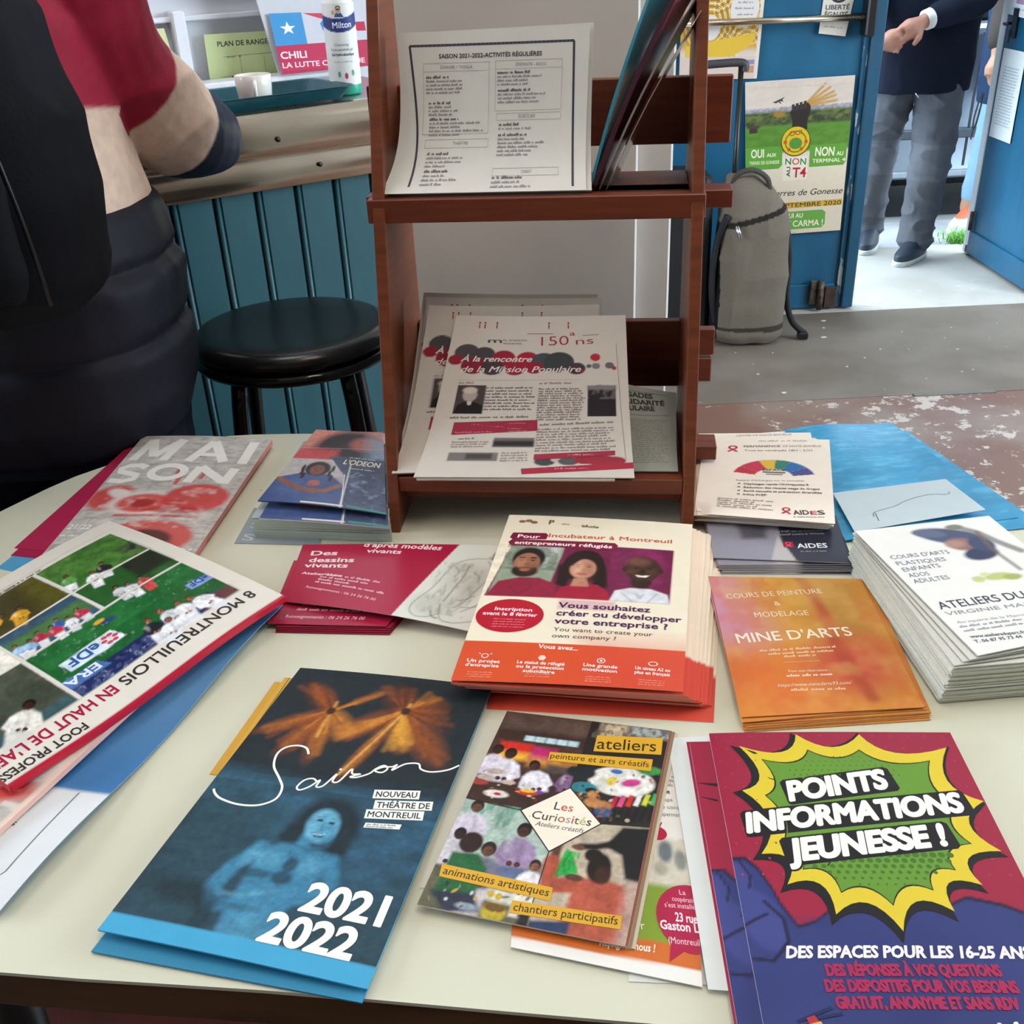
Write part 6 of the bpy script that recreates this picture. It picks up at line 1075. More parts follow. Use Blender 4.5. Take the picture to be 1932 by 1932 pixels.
def miss_p(p):
    for (x, y, r, c) in ((30, 80, 20, '514b50'), (14, 96, 12, '9c2038'), (58, 84, 18, '4a464a'), (90, 92, 19, 'a0243e'), (128, 94, 18, 'b0223c'), (154, 100, 22, '4b5156'), (178, 100, 24, '40464a'), (206, 114, 14, '4a3c44'), (44, 108, 20, '8f2238'), (74, 112, 18, '4a3a42'), (110, 114, 16, 'a0243e'), (140, 112, 14, '9a2038')): p.ell(x, y, r, r * .92, c, .08)
    p.ell(235, 90, 8, 8, 'c02c40', .12); p.ell(225, 109, 4, 4, '5a6266', .2); p.ell(236, 109, 6.5, 6.5, '7b8386', .15); p.ell(257, 108, 7, 7, '6a6e72', .15); p.ell(264, 114, 4, 4, 'c02c40', .2); p.ell(213, 119, 4.5, 3, 'b02038', .2)
    p.rect(26, 151, 70, 212, '4c4246', 1.5); p.ell(47, 172, 11, 14, 'b9aca6', .25); p.ell(46, 162, 11, 7, 'd6ccc4', .4); p.poly([(27, 212), (30, 194), (42, 186), (54, 186), (68, 194), (70, 212)], '181316', 2); p.poly([(44, 186), (52, 186), (50, 194), (46, 194)], 'd8d0cc', 1)
    p.rect(224, 152, 266, 217, '29222a', 1.5); p.cloud('6a646c', 6, 10, .56, .15, 101, .9, (224, 150, 266, 180)); p.rect(224, 152, 266, 160, '8a868c', 6)
    p.rect(94, 260, 151, 278, '6e6a6c', 2); p.rect(94, 266, 151, 276, '2e2a2e', 4); p.rect(36, 288, 104, 303, '7c7678', 2); p.rect(60, 290, 96, 300, '4a4446', 4)
    for (x, y, r, c) in ((168, 304, 14, '40464a'), (186, 300, 10, 'c8c0bc'), (200, 303, 14, '52585c'), (222, 300, 16, '9c2038'), (244, 302, 20, 'a0243e'), (262, 302, 14, 'a0243e')): p.ell(x, y, r, r * .5, c, .15)
def miss_a(a):
    r = 'a0243e'
    a.T('m', (61, 58), (84, 58), 10, '5a4a4e', .4); a.T('la maison', (86, 54), (124, 54), 4.6, '7a6e70'); a.T('ouverte', (86, 61), (116, 61), 4.6, '7a6e70')
    a.T('150', (148, 64), (192, 62), 20, 'a83248', -.4); a.T('a', (193, 42), (202, 42), 10, r, 0); a.T('ns', (204, 62), (232, 60), 15, 'a83248', -.3); a.stroke([(124, 38), (166, 38)], 1.2, '9a5a60'); a.stroke([(214, 42), (240, 41)], .9, '9a5a60')
    for x, c in ((158, '5a5258'), (190, r), (43, r), (52, r), (72, r)): a.stroke([(x, 18), (x + .4, 27)], 1.8, c); a.ell(x, 15, 1.6, 2, c, 8)
    w = 'eee4e2'
    a.T('À la rencontre', (22, 99), (136, 99), 12, w, .8, 1); a.T('de la Mission Populaire', (26, 122), (213, 121), 12.5, w, .8, 1)
    a.bars((26, 148), (52, 147), 4, 'a08a8c'); a.bars((150, 148), (200, 147), 4.4, 'a08a8c')
    a.stroke([(24, 140), (220, 138)], .4, 'b0a4a4'); a.stroke([(268, 60), (276, 300)], .6, '8a7c7e')
    a.block(70, 158, 148, 8, 6.6, 3.8, '77696c', -1); a.bars((24, 222), (140, 219), 4, '77696c')
    a.poly([(32, 230), (152, 224), (154, 246), (32, 255)], 'a32a46'); a.block(36, 237, 148, 4, 5, 3, 'c67a88', -5)
    a.block(150, 160, 220, 14, 5, 3.6, '8a7c7e', -1); a.bars((156, 236), (262, 230), 4.4, '8a7c7e'); a.block(153, 245, 264, 9, 5.2, 3.4, '93878a', -4)
    a.bars((44, 264), (66, 263), 3.4, '8a7c7e'); a.block(36, 270, 90, 3, 4.4, 3, '9a8e90', -1); a.block(108, 290, 148, 4, 4.6, 2.8, '9a8e90', -1)
    a.poly([(153, 291), (262, 284), (262, 292), (153, 301)], 'a52844'); a.bars((158, 297), (256, 290), 3.6, 'dba6b0')
    a.poly([(138, 316), (285, 305), (285, 315), (140, 325)], 'ad1c3e'); a.bars((144, 321), (270, 312), 3.4, 'e0a0b0')
def nq(tl, tr, br, bl, fl): return [tl, tr, (br[0], br[1] + fl, br[2]), (bl[0], bl[1] + fl, bl[2])]
for i, (C_, fl, lb) in enumerate((
    (nq((-0.088, 1.147, .985), (0.106, 1.123, .9812), (0.103, 1.030, .8190), (-0.120, 1.046, .8190), .026), .026, 'rearmost anniversary newspaper against the back slat of the lower tray'),
    (nq((-0.084, 1.136, .983), (0.109, 1.112, .9805), (0.106, 1.026, .8185), (-0.117, 1.040, .8185), .026), .026, 'third anniversary newspaper from the front, only its left margin showing'),
    (nq((-0.081, 1.119, .9785), (0.105, 1.096, .9782), (0.106, 1.018, .8180), (-0.119, 1.030, .8180), .026), .026, 'second anniversary newspaper, half covered at the left of the front one'))):
    sheet('anniversary_newspaper', None, 285, 330, 'd4cfc8', miss_p if i else None, miss_a if i else None, n=(100, 116) if i else (12, 30), fn=leanfn(C_, fl, -.012), thick=0.003, edge='cbc5bd', label=lb, cat='newspaper')
sheet('anniversary_newspaper', None, 285, 330, 'd2cdc6', None, None, n=(12, 30), fn=leanfn(nq((-0.052, 1.107, .9580), (0.116, 1.086, .9570), (0.112, 0.992, .8160), (-0.099, 1.016, .8160), .028), .028, -.004), thick=0.003, edge='cbc5bd', label='newspaper directly behind the front one, its lower fold sticking out', cat='newspaper')
sheet('anniversary_newspaper', None, 285, 330, 'd9d4cd', miss_p, miss_a, n=(170, 200), fn=leanfn(nq((-0.051, 1.102, .9713), (0.132, 1.079, .9704), (0.133, 0.990, .8190), (-0.095, 1.016, .8190), .028), .028, -.011), thick=0.002, edge='cbc5bd', label='front anniversary newspaper reading À la rencontre de la Mission Populaire', cat='newspaper')
def brg_a(a):
    a.T('BRIGADES', (16, 33), (98, 27), 12, '2e3434', 2); a.T('SOLIDARITÉ', (14, 52), (124, 42), 12, '2e3434', 2); a.T('POPULAIRE', (14, 70), (102, 60), 12, '2e3434', 2)
    a.stroke([(8, 16), (134, 12), (132, 70), (8, 82)], .8, '5a6262'); a.block(4, 90, 132, 22, 5, 3.2, '8b938f', -4)
sheet('brigade_leaflet', None, 150, 210, '9fa7a2', None, brg_a, n=(10, 24), fn=leanfn([(0.112, 1.090, .8935), (0.190, 1.079, .8775), (0.183, 1.022, .8150), (0.115, 1.030, .8150)], .014), thick=0.002, edge='c9cfca', label='grey green leaflet reading SOLIDARITÉ at the right of the lower tray', cat='leaflet')

# ================================================================== PEOPLE
def head_at(mb, c, s=1.0):
    x, y, z = c; mb.ell((x, y, z), (0.077 * s, 0.095 * s, 0.115 * s)); return mb
def build_head(parent, c, yaw, skin, hair, name='head_hair', s=1.0):
    """hair cap, nose, ears and eyes sit on the continuous body"""
    T = Matrix.Translation(c) @ Matrix.Rotation(yaw, 4, 'Z')
    MB().ell((0, 0.022, 0.03), (0.084 * s, 0.092 * s, 0.105 * s)).build('hair', mat('hair_' + hair, hair, 0.7, scale=80, bump=0.4), parent).matrix_basis = T
    e = MB().ell((-0.03, -0.086, 0.0), (0.012, 0.008, 0.007)).ell((0.03, -0.086, 0.0), (0.012, 0.008, 0.007)).build('eyes', mat('eye_dark', '2a1c18', 0.3), parent); e.matrix_basis = T
    MB().tube([(0, -0.088, 0.005), (0, -0.112, -0.026), (0, -0.09, -0.034)], [0.008, 0.012, 0.008], 10).ell((-.08, .0, -.01), (.012, .02, .03)).ell((.08, .0, -.01), (.012, .02, .03)).ell((0, -.086, -.06), (.026, .012, .008)).build('face_features', mat('skin_' + skin, skin, 0.55), parent).matrix_basis = T
def hand(mb, wrist, dirv, palmn, side=1, s=1.0, curl_=0.5):
    """palm, four bent fingers of unequal length and a thumb off the side"""
    w = Vector(wrist); f = Vector(dirv).normalized(); n = Vector(palmn); n = (n - f * n.dot(f)).normalized(); b = f.cross(n) * side
    mb.tube([w, w + f * .03 * s, w + f * .085 * s], [.024 * s, .032 * s, .034 * s], 12)
    mb.ell(w + f * .055 * s, (.038 * s, .038 * s, .038 * s))
    for k, L in enumerate((.072, .080, .074, .058)):
        p = w + f * .085 * s + b * (.027 - .018 * k) * s; a1 = curl_ * .8; a2 = curl_ * 1.9; a3 = curl_ * 2.7
        q1 = p + (f * math.cos(a1) + n * math.sin(a1)) * L * .45 * s; q2 = q1 + (f * math.cos(a2) + n * math.sin(a2)) * L * .32 * s; q3 = q2 + (f * math.cos(a3) + n * math.sin(a3)) * L * .25 * s
        mb.tube([p - f * .02 * s, p, q1, q2, q3], [.010 * s, .0098 * s, .009 * s, .0082 * s, .0065 * s], 10)
    t0 = w + f * .028 * s + b * .026 * s; t1 = t0 + (b * .8 + f * .7 + n * .3).normalized() * .036 * s; t2 = t1 + (b * .1 + f * .9 + n * .5).normalized() * .032 * s
    mb.tube([t0 - b * .01, t0, t1, t2], [.014 * s, .013 * s, .011 * s, .009 * s], 10)
def ctube(mb, pts, rs):
    mb.tube(catmull(pts, 4), [r for r in np.interp(np.linspace(0, len(pts) - 1, (len(pts) - 1) * 4 + 1), range(len(pts)), rs)], 18)
    for p, r in zip(pts, rs): mb.ell(p, (r * .99, r * .99, r * .99), seg=14)
    return mb
def skinmat(c): return mat('skin_' + c, c, 0.55, scale=60, var=0.05)

# ---- A: standing at the bar, left foreground, seen from behind and to the side
A = empty('person', (-0.66, 1.40, 0), 0, 'person at the bar in a crimson, cream and navy padded jacket, elbow on the counter', 'person')
def loc(T, p): return (p[0] - T[0], p[1] - T[1], p[2] - T[2])
TA = (-0.66, 1.40, 0)
mb = MB()
mb.loft([(0, 0, .86, .15, .11), (0, 0, 1.0, .14, .10), (0, 0, 1.2, .16, .10), (0, 0, 1.36, .17, .09), (0, 0, 1.43, .08, .07), (0, 0, 1.50, .055, .055)])
mb.ell((0, 0.02, 1.62), (.077, .095, .115)); mb.tube([(0, 0, 1.42), (0, .01, 1.56)], [.06, .055], 14)
for sx in (-1, 1): ctube(mb, [(.09 * sx, 0, .92), (.10 * sx, .0, .50), (.10 * sx, -.01, .09)], [.085, .06, .045]); mb.ell((.10 * sx, .04, .05), (.045, .11, .045))
SLV = [(0.166, 0.0, 1.321), (0.164, 0.05, 1.225), (0.192, 0.18, 1.124), (0.219, 0.27, 1.087)]
ctube(mb, [(.14, .01, 1.38), SLV[1], SLV[2], SLV[3], (.02, .42, 1.13)], [.05, .048, .042, .04, .03]); hand(mb, (.02, .42, 1.13), (-1, .2, 0), (0, 0, -1), 1, 1, .4)
ctube(mb, [(-.17, .0, 1.36), (-.24, .12, 1.12), (-.10, .32, 1.12)], [.05, .042, .03]); hand(mb, (-.10, .32, 1.12), (1, .3, 0), (0, 0, -1), 1, 1, .4)
organic('body', mb, skinmat('a8785e'), A, .007, 4)
CRI, CRM, NAV = lin('a8213f'), lin('f0d6c2'), lin('1a2234')
def sm_(d_): t = min(1, max(0, .5 + d_ / .007)); return t * t * (3 - 2 * t)
A1, A2, A3 = (Vector(q) for q in SLV[1:4]); UA = (A2 - A1).normalized(); UB = (A3 - A2).normalized(); LA = (A2 - A1).length
def seg(p, a, b): t = max(0, min(1, (p - a).dot(b - a) / (b - a).length_squared)); return (p - a - (b - a) * t).length
def jacketcol(x, y, z):
    p = Vector((x, y, z)); s_ = (p - A1).dot(UA)
    if x > .06 and s_ > .0 and (min(seg(p, A1, A2), seg(p, A2, A3)) < .092 and z > 1.0):
        c = CRI + (CRM - CRI) * sm_(s_ - LA * .33)
        return c + (NAV - c) * sm_((p - A2).dot(UB) - .018)
    c = CRM + (CRI - CRM) * sm_(z - 1.165 + .12 * y)
    return NAV + (c - NAV) * sm_(z - 1.045)
mb = MB()
mb.loft([(0.0, 0, .99, .195, .165), (0, 0, 1.06, .195, .165), (0, 0, 1.14, .185, .155), (0, 0, 1.26, .195, .155), (0, 0, 1.36, .19, .13), (0, 0, 1.43, .12, .10), (0, 0, 1.49, .085, .085)])
ctube(mb, [SLV[0], SLV[1], SLV[2], SLV[3]], [.085, .077, .072, .056])
ctube(mb, [SLV[3], (.12, .345, 1.135), (.04, .41, 1.15)], [.054, .050, .045])
ctube(mb, [(-.155, .0, 1.37), (-.23, .10, 1.16), (-.12, .30, 1.14)], [.085, .075, .05])
organic('jacket', mb, MSHINY, A, .0042, 6, .0055, 7, jacketcol, (1, 1, 1))
def lowcol(x, y, z): return lin('1a1b27')
mb = MB().loft([(0, 0, .745, .195, .165), (0, 0, .80, .215, .185), (.0, 0, .87, .222, .192), (0, 0, .885, .205, .178), (0, 0, .90, .218, .188), (0, 0, .965, .222, .19), (0, 0, .98, .206, .176), (0, 0, .995, .215, .183), (0, 0, 1.045, .205, .172), (0, 0, 1.06, .18, .15)], p=2.4)
organic('padded_jacket_skirt', mb, MSHINY, A, .0065, 3, .005, 7, lowcol)
mb = MB()
for sx in (-1, 1): ctube(mb, [(.095 * sx, 0, .80), (.10 * sx, .0, .48), (.10 * sx, -.01, .12)], [.105, .085, .075])
mb.loft([(0, 0, .72, .19, .15), (0, 0, .80, .20, .16), (0, 0, .86, .18, .14)])
organic('jeans', mb, MCLOTH, A, .008, 4, .004, 10, lambda x, y, z: lin('1c2430'))
for sx in (-1, 1): MB().loft([(.10 * sx, .03, 0, .048, .13), (.10 * sx, .03, .05, .046, .125), (.10 * sx, .0, .09, .04, .08)]).build('shoe', mat('dark_shoe', '1b1b1e', 0.5), A)
build_head(A, (0, 0.02, 1.62), math.pi * .85, 'a8785e', '2a201a')
# backpack on the back
B = empty('backpack', (-0.60, 1.13, 0), 0, 'large black backpack worn by the person at the bar', 'bag')
mb = MB().loft([(-.01, 0, .985, .13, .055), (0, 0, 1.02, .165, .085), (0, 0, 1.12, .178, .105), (-.004, 0, 1.20, .174, .105), (-0.022, .02, 1.32, .160, .09), (-.045, .03, 1.42, .125, .06)], p=3.0)
organic('bag_body', mb, MCLOTH, B, .006, 5, .004, 8, lambda x, y, z: lin('17191f'))
MB().tube(catmull([(.075, -.075, 1.36), (.115, -.098, 1.25), (.138, -.103, 1.12), (.138, -.085, 1.02)], 6), .0025, 8).build('zip', mat('black_zip', '0c0d10', 0.4), B)
mb = MB().loft([(0.02, -.10, 1.03, .10, .02), (0.02, -.115, 1.06, .115, .03), (0.02, -.12, 1.16, .115, .03), (0.02, -.11, 1.20, .10, .02)], p=3)
organic('front_pocket', mb, MCLOTH, B, .005, 3, .002, 12, lambda x, y, z: lin('14161b'))
for sx in (-1, 1): MB().tube(catmull([(.09 * sx, .06, 1.42), (.10 * sx, .12, 1.46), (.10 * sx - .02, .22, 1.44), (.12 * sx, .20, 1.30)], 5), .014, 8).build('strap', mat('webbing', '15161a', 0.8, bump=.3, scale=200), B)
# ---- B: man in the doorway
TB = (1.80, 4.66, 0)
Bp = empty('person', TB, 0, 'person standing in the doorway in a dark navy jacket and grey jeans', 'person')
mb = MB()
mb.loft([(0, 0, .84, .155, .11), (0, 0, 1.0, .145, .10), (0, 0, 1.25, .17, .10), (0, 0, 1.40, .18, .09), (0, 0, 1.47, .07, .06), (0, 0, 1.54, .05, .05)]); mb.ell((0, -.01, 1.66), (.077, .095, .115)); mb.tube([(0, 0, 1.45), (0, 0, 1.6)], .055, 14)
ctube(mb, [(.07, -.02, .86), (.065, -.06, .46), (.045, -.05, .09)], [.09, .06, .045]); ctube(mb, [(-.09, .02, .86), (-.10, .12, .46), (-.085, .18, .09)], [.09, .06, .045])
ctube(mb, [(.19, 0, 1.38), (.20, -.05, 1.08), (-.09, -.205, .985)], [.05, .042, .030]); hand(mb, (-.10, -.21, .98), (-1, -.15, -.45), (0, .5, -1), 1, 1.05, .6)
ctube(mb, [(-.19, 0, 1.38), (-.27, -.02, 1.10), (-.27, -.18, .90)], [.05, .042, .030]); hand(mb, (-.265, -.19, .90), (.6, -.25, .25), (0, 1, .4), -1, 1.05, .5)
organic('body', mb, skinmat('a9725c'), Bp, .006, 3)
mb = MB().loft([(0.0, 0, .700, .195, .135), (0.0, 0, .72, .198, .14), (0, 0, .85, .198, .142), (0, 0, 1.05, .195, .14), (0, 0, 1.30, .205, .14), (0, 0, 1.41, .18, .11), (0, 0, 1.49, .09, .09)], p=2.6)
ctube(mb, [(.185, 0, 1.38), (.205, -.04, 1.09), (.03, -.17, 1.02), (-.045, -.195, 1.0)], [.075, .07, .058, .048]); ctube(mb, [(-.185, 0, 1.38), (-.28, -.01, 1.10), (-.27, -.13, .95)], [.075, .068, .052])
organic('jacket', mb, MCLOTH, Bp, .008, 4, .004, 8, lambda x, y, z: lin('1b202f'))
mb = MB().loft([(0, 0, .74, .17, .13), (0, 0, .82, .175, .13), (0, 0, .90, .16, .12)])
ctube(mb, [(.075, -.02, .80), (.07, -.06, .46), (.055, -.05, .14), (.05, -.06, .085)], [.105, .082, .070, .072]); ctube(mb, [(-.09, .02, .80), (-.10, .12, .46), (-.085, .18, .14), (-.085, .18, .09)], [.105, .082, .068, .07])
organic('jeans', mb, MCLOTH, Bp, .006, 3, .010, 8, lambda x, y, z: lin('62646a') * (1.25 if .35 < z < .5 else 1.0), (1, 1, 1.6))
for (x, y, yaw, nm) in ((.035, -.09, -.75, 'a'), (-.085, .14, -.45, 'b')):
    T = Matrix.Translation((x, y, 0)) @ Matrix.Rotation(yaw, 4, 'Z')
    mb = MB().loft([(0, -.02, .018, .044, .135), (0, -.02, .05, .043, .132), (0, .01, .075, .038, .10), (0, .05, .105, .036, .055), (0, .055, .12, .034, .045)], T=T)
    sh = organic('shoe', mb, mat('navy_trainer', attr=True, rough=.5), Bp, .005, 2, 0, 9, lambda x, y, z: lin('26303f'))
    MB().loft([(0, -.02, 0.0, .046, .140), (0, -.02, .022, .047, .142), (0, -.02, .026, .044, .137)], T=T).build('sole', mat('pale_rubber', 'c9cbc6', 0.6), sh)
    lc = MB()
    for i in range(4): yy_ = -.03 - i * .018; lc.tube([T @ Vector((-.018, yy_, .079 - i * .006)), T @ Vector((0, yy_ - .003, .086 - i * .006)), T @ Vector((.018, yy_, .079 - i * .006))], .002, 6)
    lc.build('laces', mat('dark_lace', '151a24', 0.8), sh)
MB().tube([(-.035, -.19, 1.002), (-.095, -.207, .984)], [.040, .038], 20).build('shirt_cuff', mat('white_cotton', 'f0efe8', 0.8, scale=200, bump=.2), Bp)
MB().tube([(-.07, -.004, .715), (-.065, -.142, .705), (-.055, -.148, .69)], .0025, 6).build('jacket_zip', MCHROME, Bp)
build_head(Bp, (0, -.01, 1.66), 0, 'a9725c', '1d1714')
# ---- C: half hidden behind the open right leaf, outside
TC = (2.44, 5.14, 0)
Cp = empty('person', TC, 0, 'person outside half hidden by the open door leaf, blue jacket and pale jeans', 'person')
mb = MB(); mb.loft([(0, 0, .84, .15, .11), (0, 0, 1.0, .14, .10), (0, 0, 1.25, .16, .10), (0, 0, 1.40, .17, .09), (0, 0, 1.47, .07, .06), (0, 0, 1.54, .05, .05)]); mb.ell((0, 0, 1.65), (.077, .095, .115)); mb.tube([(0, 0, 1.45), (0, 0, 1.6)], .055, 14)
ctube(mb, [(-.07, 0, .86), (-.09, -.02, .47), (-.14, -.03, .09)], [.09, .06, .045]); ctube(mb, [(.10, .05, .86), (.11, .08, .47), (.11, .10, .09)], [.09, .06, .045])
ctube(mb, [(-.19, -.01, 1.38), (-.15, -.10, 1.06), (-.19, -.16, .80)], [.048, .04, .028]); hand(mb, (-.192, -.165, .785), (-.2, -.2, -1), (1, 0, 0), 1, 1, .5)
ctube(mb, [(.19, 0, 1.38), (.23, 0, 1.08), (.15, -.18, 1.05)], [.048, .04, .028]); hand(mb, (.15, -.18, 1.05), (-1, -.3, 0), (0, 0, -1), 1, 1, .5)
organic('body', mb, skinmat('b98a6c'), Cp, .007, 3)
mb = MB().loft([(0.0, 0, .565, .165, .13), (0, 0, .60, .17, .135), (0, 0, .80, .175, .135), (0, 0, 1.05, .17, .13), (0, 0, 1.30, .19, .13), (0, 0, 1.41, .17, .10), (0, 0, 1.49, .09, .09)]); ctube(mb, [(.185, 0, 1.38), (.23, 0, 1.08), (.17, -.14, 1.06)], [.07, .066, .05])
organic('jacket', mb, MCLOTH, Cp, .009, 4, .005, 8, lambda x, y, z: lin('2c3f5e'))
mb = MB(); ctube(mb, [(-.18, -.01, 1.38), (-.15, -.09, 1.08), (-.185, -.145, .85)], [.07, .062, .05])
organic('grey_sleeve', mb, MCLOTH, Cp, .008, 3, .004, 9, lambda x, y, z: lin('4a4440'))['label'] = 'grey brown sleeve'
mb = MB().loft([(0, 0, .74, .15, .12), (0, 0, .88, .15, .12)]); ctube(mb, [(-.07, 0, .80), (-.09, -.02, .47), (-.135, -.03, .15)], [.10, .068, .052]); ctube(mb, [(.10, .05, .80), (.11, .08, .47), (.11, .10, .12)], [.10, .07, .056])
organic('jeans', mb, MCLOTH, Cp, .008, 3, .005, 10, lambda x, y, z: lin('8db2cc'))
for (x, y, yaw) in ((-.155, -.06, -.9), (.11, .06, -.3)):
    T = Matrix.Translation((x, y, -.012)) @ Matrix.Rotation(yaw, 4, 'Z')
    sh = organic('shoe', MB().loft([(0, -.02, .02, .042, .125), (0, -.02, .05, .041, .122), (0, .01, .08, .036, .09), (0, .05, .115, .034, .05)], T=T), mat('orange_trainer', attr=True, rough=.6), Cp, .005, 2, 0, 9, lambda x, y, z: lin('e0603c') if z > .06 else lin('e8e6e2'))
    MB().loft([(0, -.02, 0.0, .045, .13), (0, -.02, .026, .046, .132)], T=T).build('sole', mat('white_rubber', 'e4e6e4', 0.6), sh)
MB().tube(catmull([(-.19, -.07, .62), (-.215, -.09, .52), (-.21, -.09, .46), (-.195, -.085, .52), (-.18, -.07, .62)], 5), .004, 8).tube([(-.21, -.09, .47), (-.215, -.09, .42)], .004, 8).build('drawstring', mat('dark_cord', '20242c', 0.8), Cp)
build_head(Cp, (0, 0, 1.65), -.5, 'b98a6c', '3a2a1e')

# ================================================================== BAG, CAR, STREET
G = empty('travel_bag', (0.885, 3.66, 0), 0, 'grey fabric travel bag with black pull handle standing against the blue door', 'bag')
mb = MB().loft([(0.0, 0, .012, .118, .095), (0, 0, .04, .132, .11), (0, 0, .16, .136, .115), (.004, 0, .32, .130, .108), (.006, 0, .40, .124, .10), (.004, .0, .47, .112, .092), (-.022, 0, .54, .085, .075), (-.045, 0, .59, .05, .05)], p=2.6)
def bagc(x, y, z):
    if abs(z - (.455 + x * .25)) < .010 and y < .02: return lin('2b2622')
    if x < -.112: return lin('17161a')
    if z < .075 and z > .060 - .05 * x: return lin('3b352e')
    return lin('6f675c') * (1.12 if z > .46 else 1.0)
organic('bag_body', mb, MCLOTH, G, .0055, 5, .007, 7, bagc, (1, 1, .6))
MB().tube(catmull([(-.085, -.03, .555), (-.07, -.05, .60), (-.02, -.06, .615), (.03, -.055, .585), (.045, -.045, .54)], 6), .009, 10).build('top_handle', mat('grey_strap', '45413c', 0.8, scale=150, bump=.3), G)
ph = MB().tube([(-.062, .03, .30), (-.062, .03, .93)], .009, 12).tube([(-.20, .03, .30), (-.20, .03, .93)], .009, 12); ph.build('handle_pole', MBLACK, G)
MB().tube(catmull([(-.215, .03, .905), (-.21, .03, .935), (-.13, .03, .942), (-.055, .03, .94), (-.050, .03, .915)], 6), .013, 12).build('pull_grip', mat('grey_rubber', '3c3b3d', 0.5), G)
MB().tube(catmull([(.118, -.02, .43), (.137, -.03, .30), (.140, -.03, .16), (.165, -.035, .07), (.215, -.04, .022)], 6), .011, 8).build('side_strap', mat('webbing'), G)
MB().box(.19, -.058, .004, .225, -.022, .03, .004).build('strap_end', MBLACK, G)
MB().tube([(-.075, -.102, .44), (-.065, -.112, .40)], .004, 8).tube([(-.068, -.103, .44), (-.055, -.112, .395)], .003, 8).build('zip_pull', MCHROME, G)
MB().tube(catmull([(-.11, -.05, .05), (-.138, -.06, .2), (-.132, -.06, .36), (-.10, -.07, .47)], 6), .012, 8).build('shoulder_strap', mat('webbing'), G)
# dark suitcase half behind the bag and the rack
K = empty('suitcase', (0.70, 3.72, 0), 0, 'black suitcase almost hidden between the rack and the grey travel bag', 'suitcase')
MB().box(-.14, -.10, .03, .045, .12, .60, .03, 3).build('case_shell', mat('black_case', '131316', 0.6, scale=50, bump=.2), K)
for x in (-.11, .02): MB().tube([(x, -.06, .02), (x, -.03, .02)], .02, 12).build('wheel', MBLACK, K)

# --- car
CARM = mat('silver_blue_car_paint', '8f9aa6', 0.25, metal=0.5, scale=3, var=0.03)
car = empty('parked_car', (2.85, 6.20, -0.08), 0, 'silver grey car parked in the street outside the open door', 'car')
def carside(prof, y0, y1, m, name, bev=.02):
    T = Matrix(((1, 0, 0, 0), (0, 0, 1, 0), (0, 1, 0, 0), (0, 0, 0, 1)))
    return MB().prism(prof, y0, y1, bev, T, 3).build(name, m, car)
def arch(cx, r, z0, n=10): return [(cx + r * math.cos(math.pi * (1 - i / n)), z0 + r * math.sin(math.pi * (1 - i / n))) for i in range(n + 1)]
prof = [(-2.05, .30)] + [(-1.72, .27)] + arch(-1.30, .36, .30)[1:-1] + [(-.9, .25), (.9, .25)] + arch(1.30, .36, .30)[1:-1] + [(1.72, .27), (2.10, .32), (2.15, .62), (2.05, .84), (1.25, .96), (-1.6, .98), (-2.05, .92), (-2.12, .60)]
carside(prof, -.83, .83, CARM, 'car_body', .05)
carside([(-1.55, .97), (-1.25, 1.40), (.35, 1.44), (1.15, .96)], -.72, .72, mat('dark_glass', '1a2228', 0.08, spec=.8), 'window_band', .04)
carside([(-1.28, 1.38), (-1.1, 1.46), (.25, 1.48), (.42, 1.40)], -.70, .70, CARM, 'roof', .03)
for x in (-.55, .45): MB().box(x - .03, -.745, .97, x + .03, .745, 1.42, .01).build('door_pillar', CARM, car)
for x in (-1.30, 1.30):
    for y in (-.76, .76):
        T = Matrix.Translation((x, y, .31)) @ Matrix.Rotation(math.pi / 2, 4, 'X')
        w_ = MB().lathe([(.18, -.10), (.29, -.10), (.31, -.08), (.31, .08), (.29, .10), (.18, .10)], 40, T).build('tyre', mat('tyre_rubber', '16161a', 0.8), car)
        MB().lathe([(0, -.07), (.17, -.09), (.19, -.08), (.19, .08), (.17, .09), (0, .07)], 24, T).build('wheel_rim', MCHROME, w_)
MB().box(-1.0, -.850, .455, 1.0, -.825, .50, .006).build('side_moulding', mat('dark_grey_trim', '4d555e', 0.5), car)
MB().box(-.92, -.845, .27, .92, -.825, .30, .006).build('sill_strip', mat('light_trim', 'aab2ba', 0.4), car)
for x in (-.50, .95): MB().box(x - .008, -.838, .32, x, -.829, .93, .001).build('door_gap', mat('gap_dark', '3c444c', 0.7), car)
for x in (-.40, .50): MB().box(x, -.862, .80, x + .16, -.83, .825, .008).build('door_handle', CARM, car)
carside([(-1.9, .2), (1.9, .2), (1.9, .4), (-1.9, .4)], -.7, .7, mat('underbody', '0d0e10', 0.9), 'underbody', .02)

# --- house across the street (behind the car), plain
hs = empty('building', (3.0, 12.0, -0.08), 0, 'pale rendered house front across the street behind the car', 'building')
MB().box(-9, 0, 0, 9, .4, 7).build('facade', mat('pale_render', 'b4b3ae', 0.9, scale=4, bump=.1), hs)
for x in (-5, -1.5, 2.2, 5.6):
    w_ = MB().box(x - .6, -.05, 1.0, x + .6, 0.01, 2.4, .01).build('window_frame', mat('white_gloss'), hs); MB().box(x - .5, -.06, 1.1, x + .5, -.04, 2.3).build('pane', mat('dark_glass'), w_)

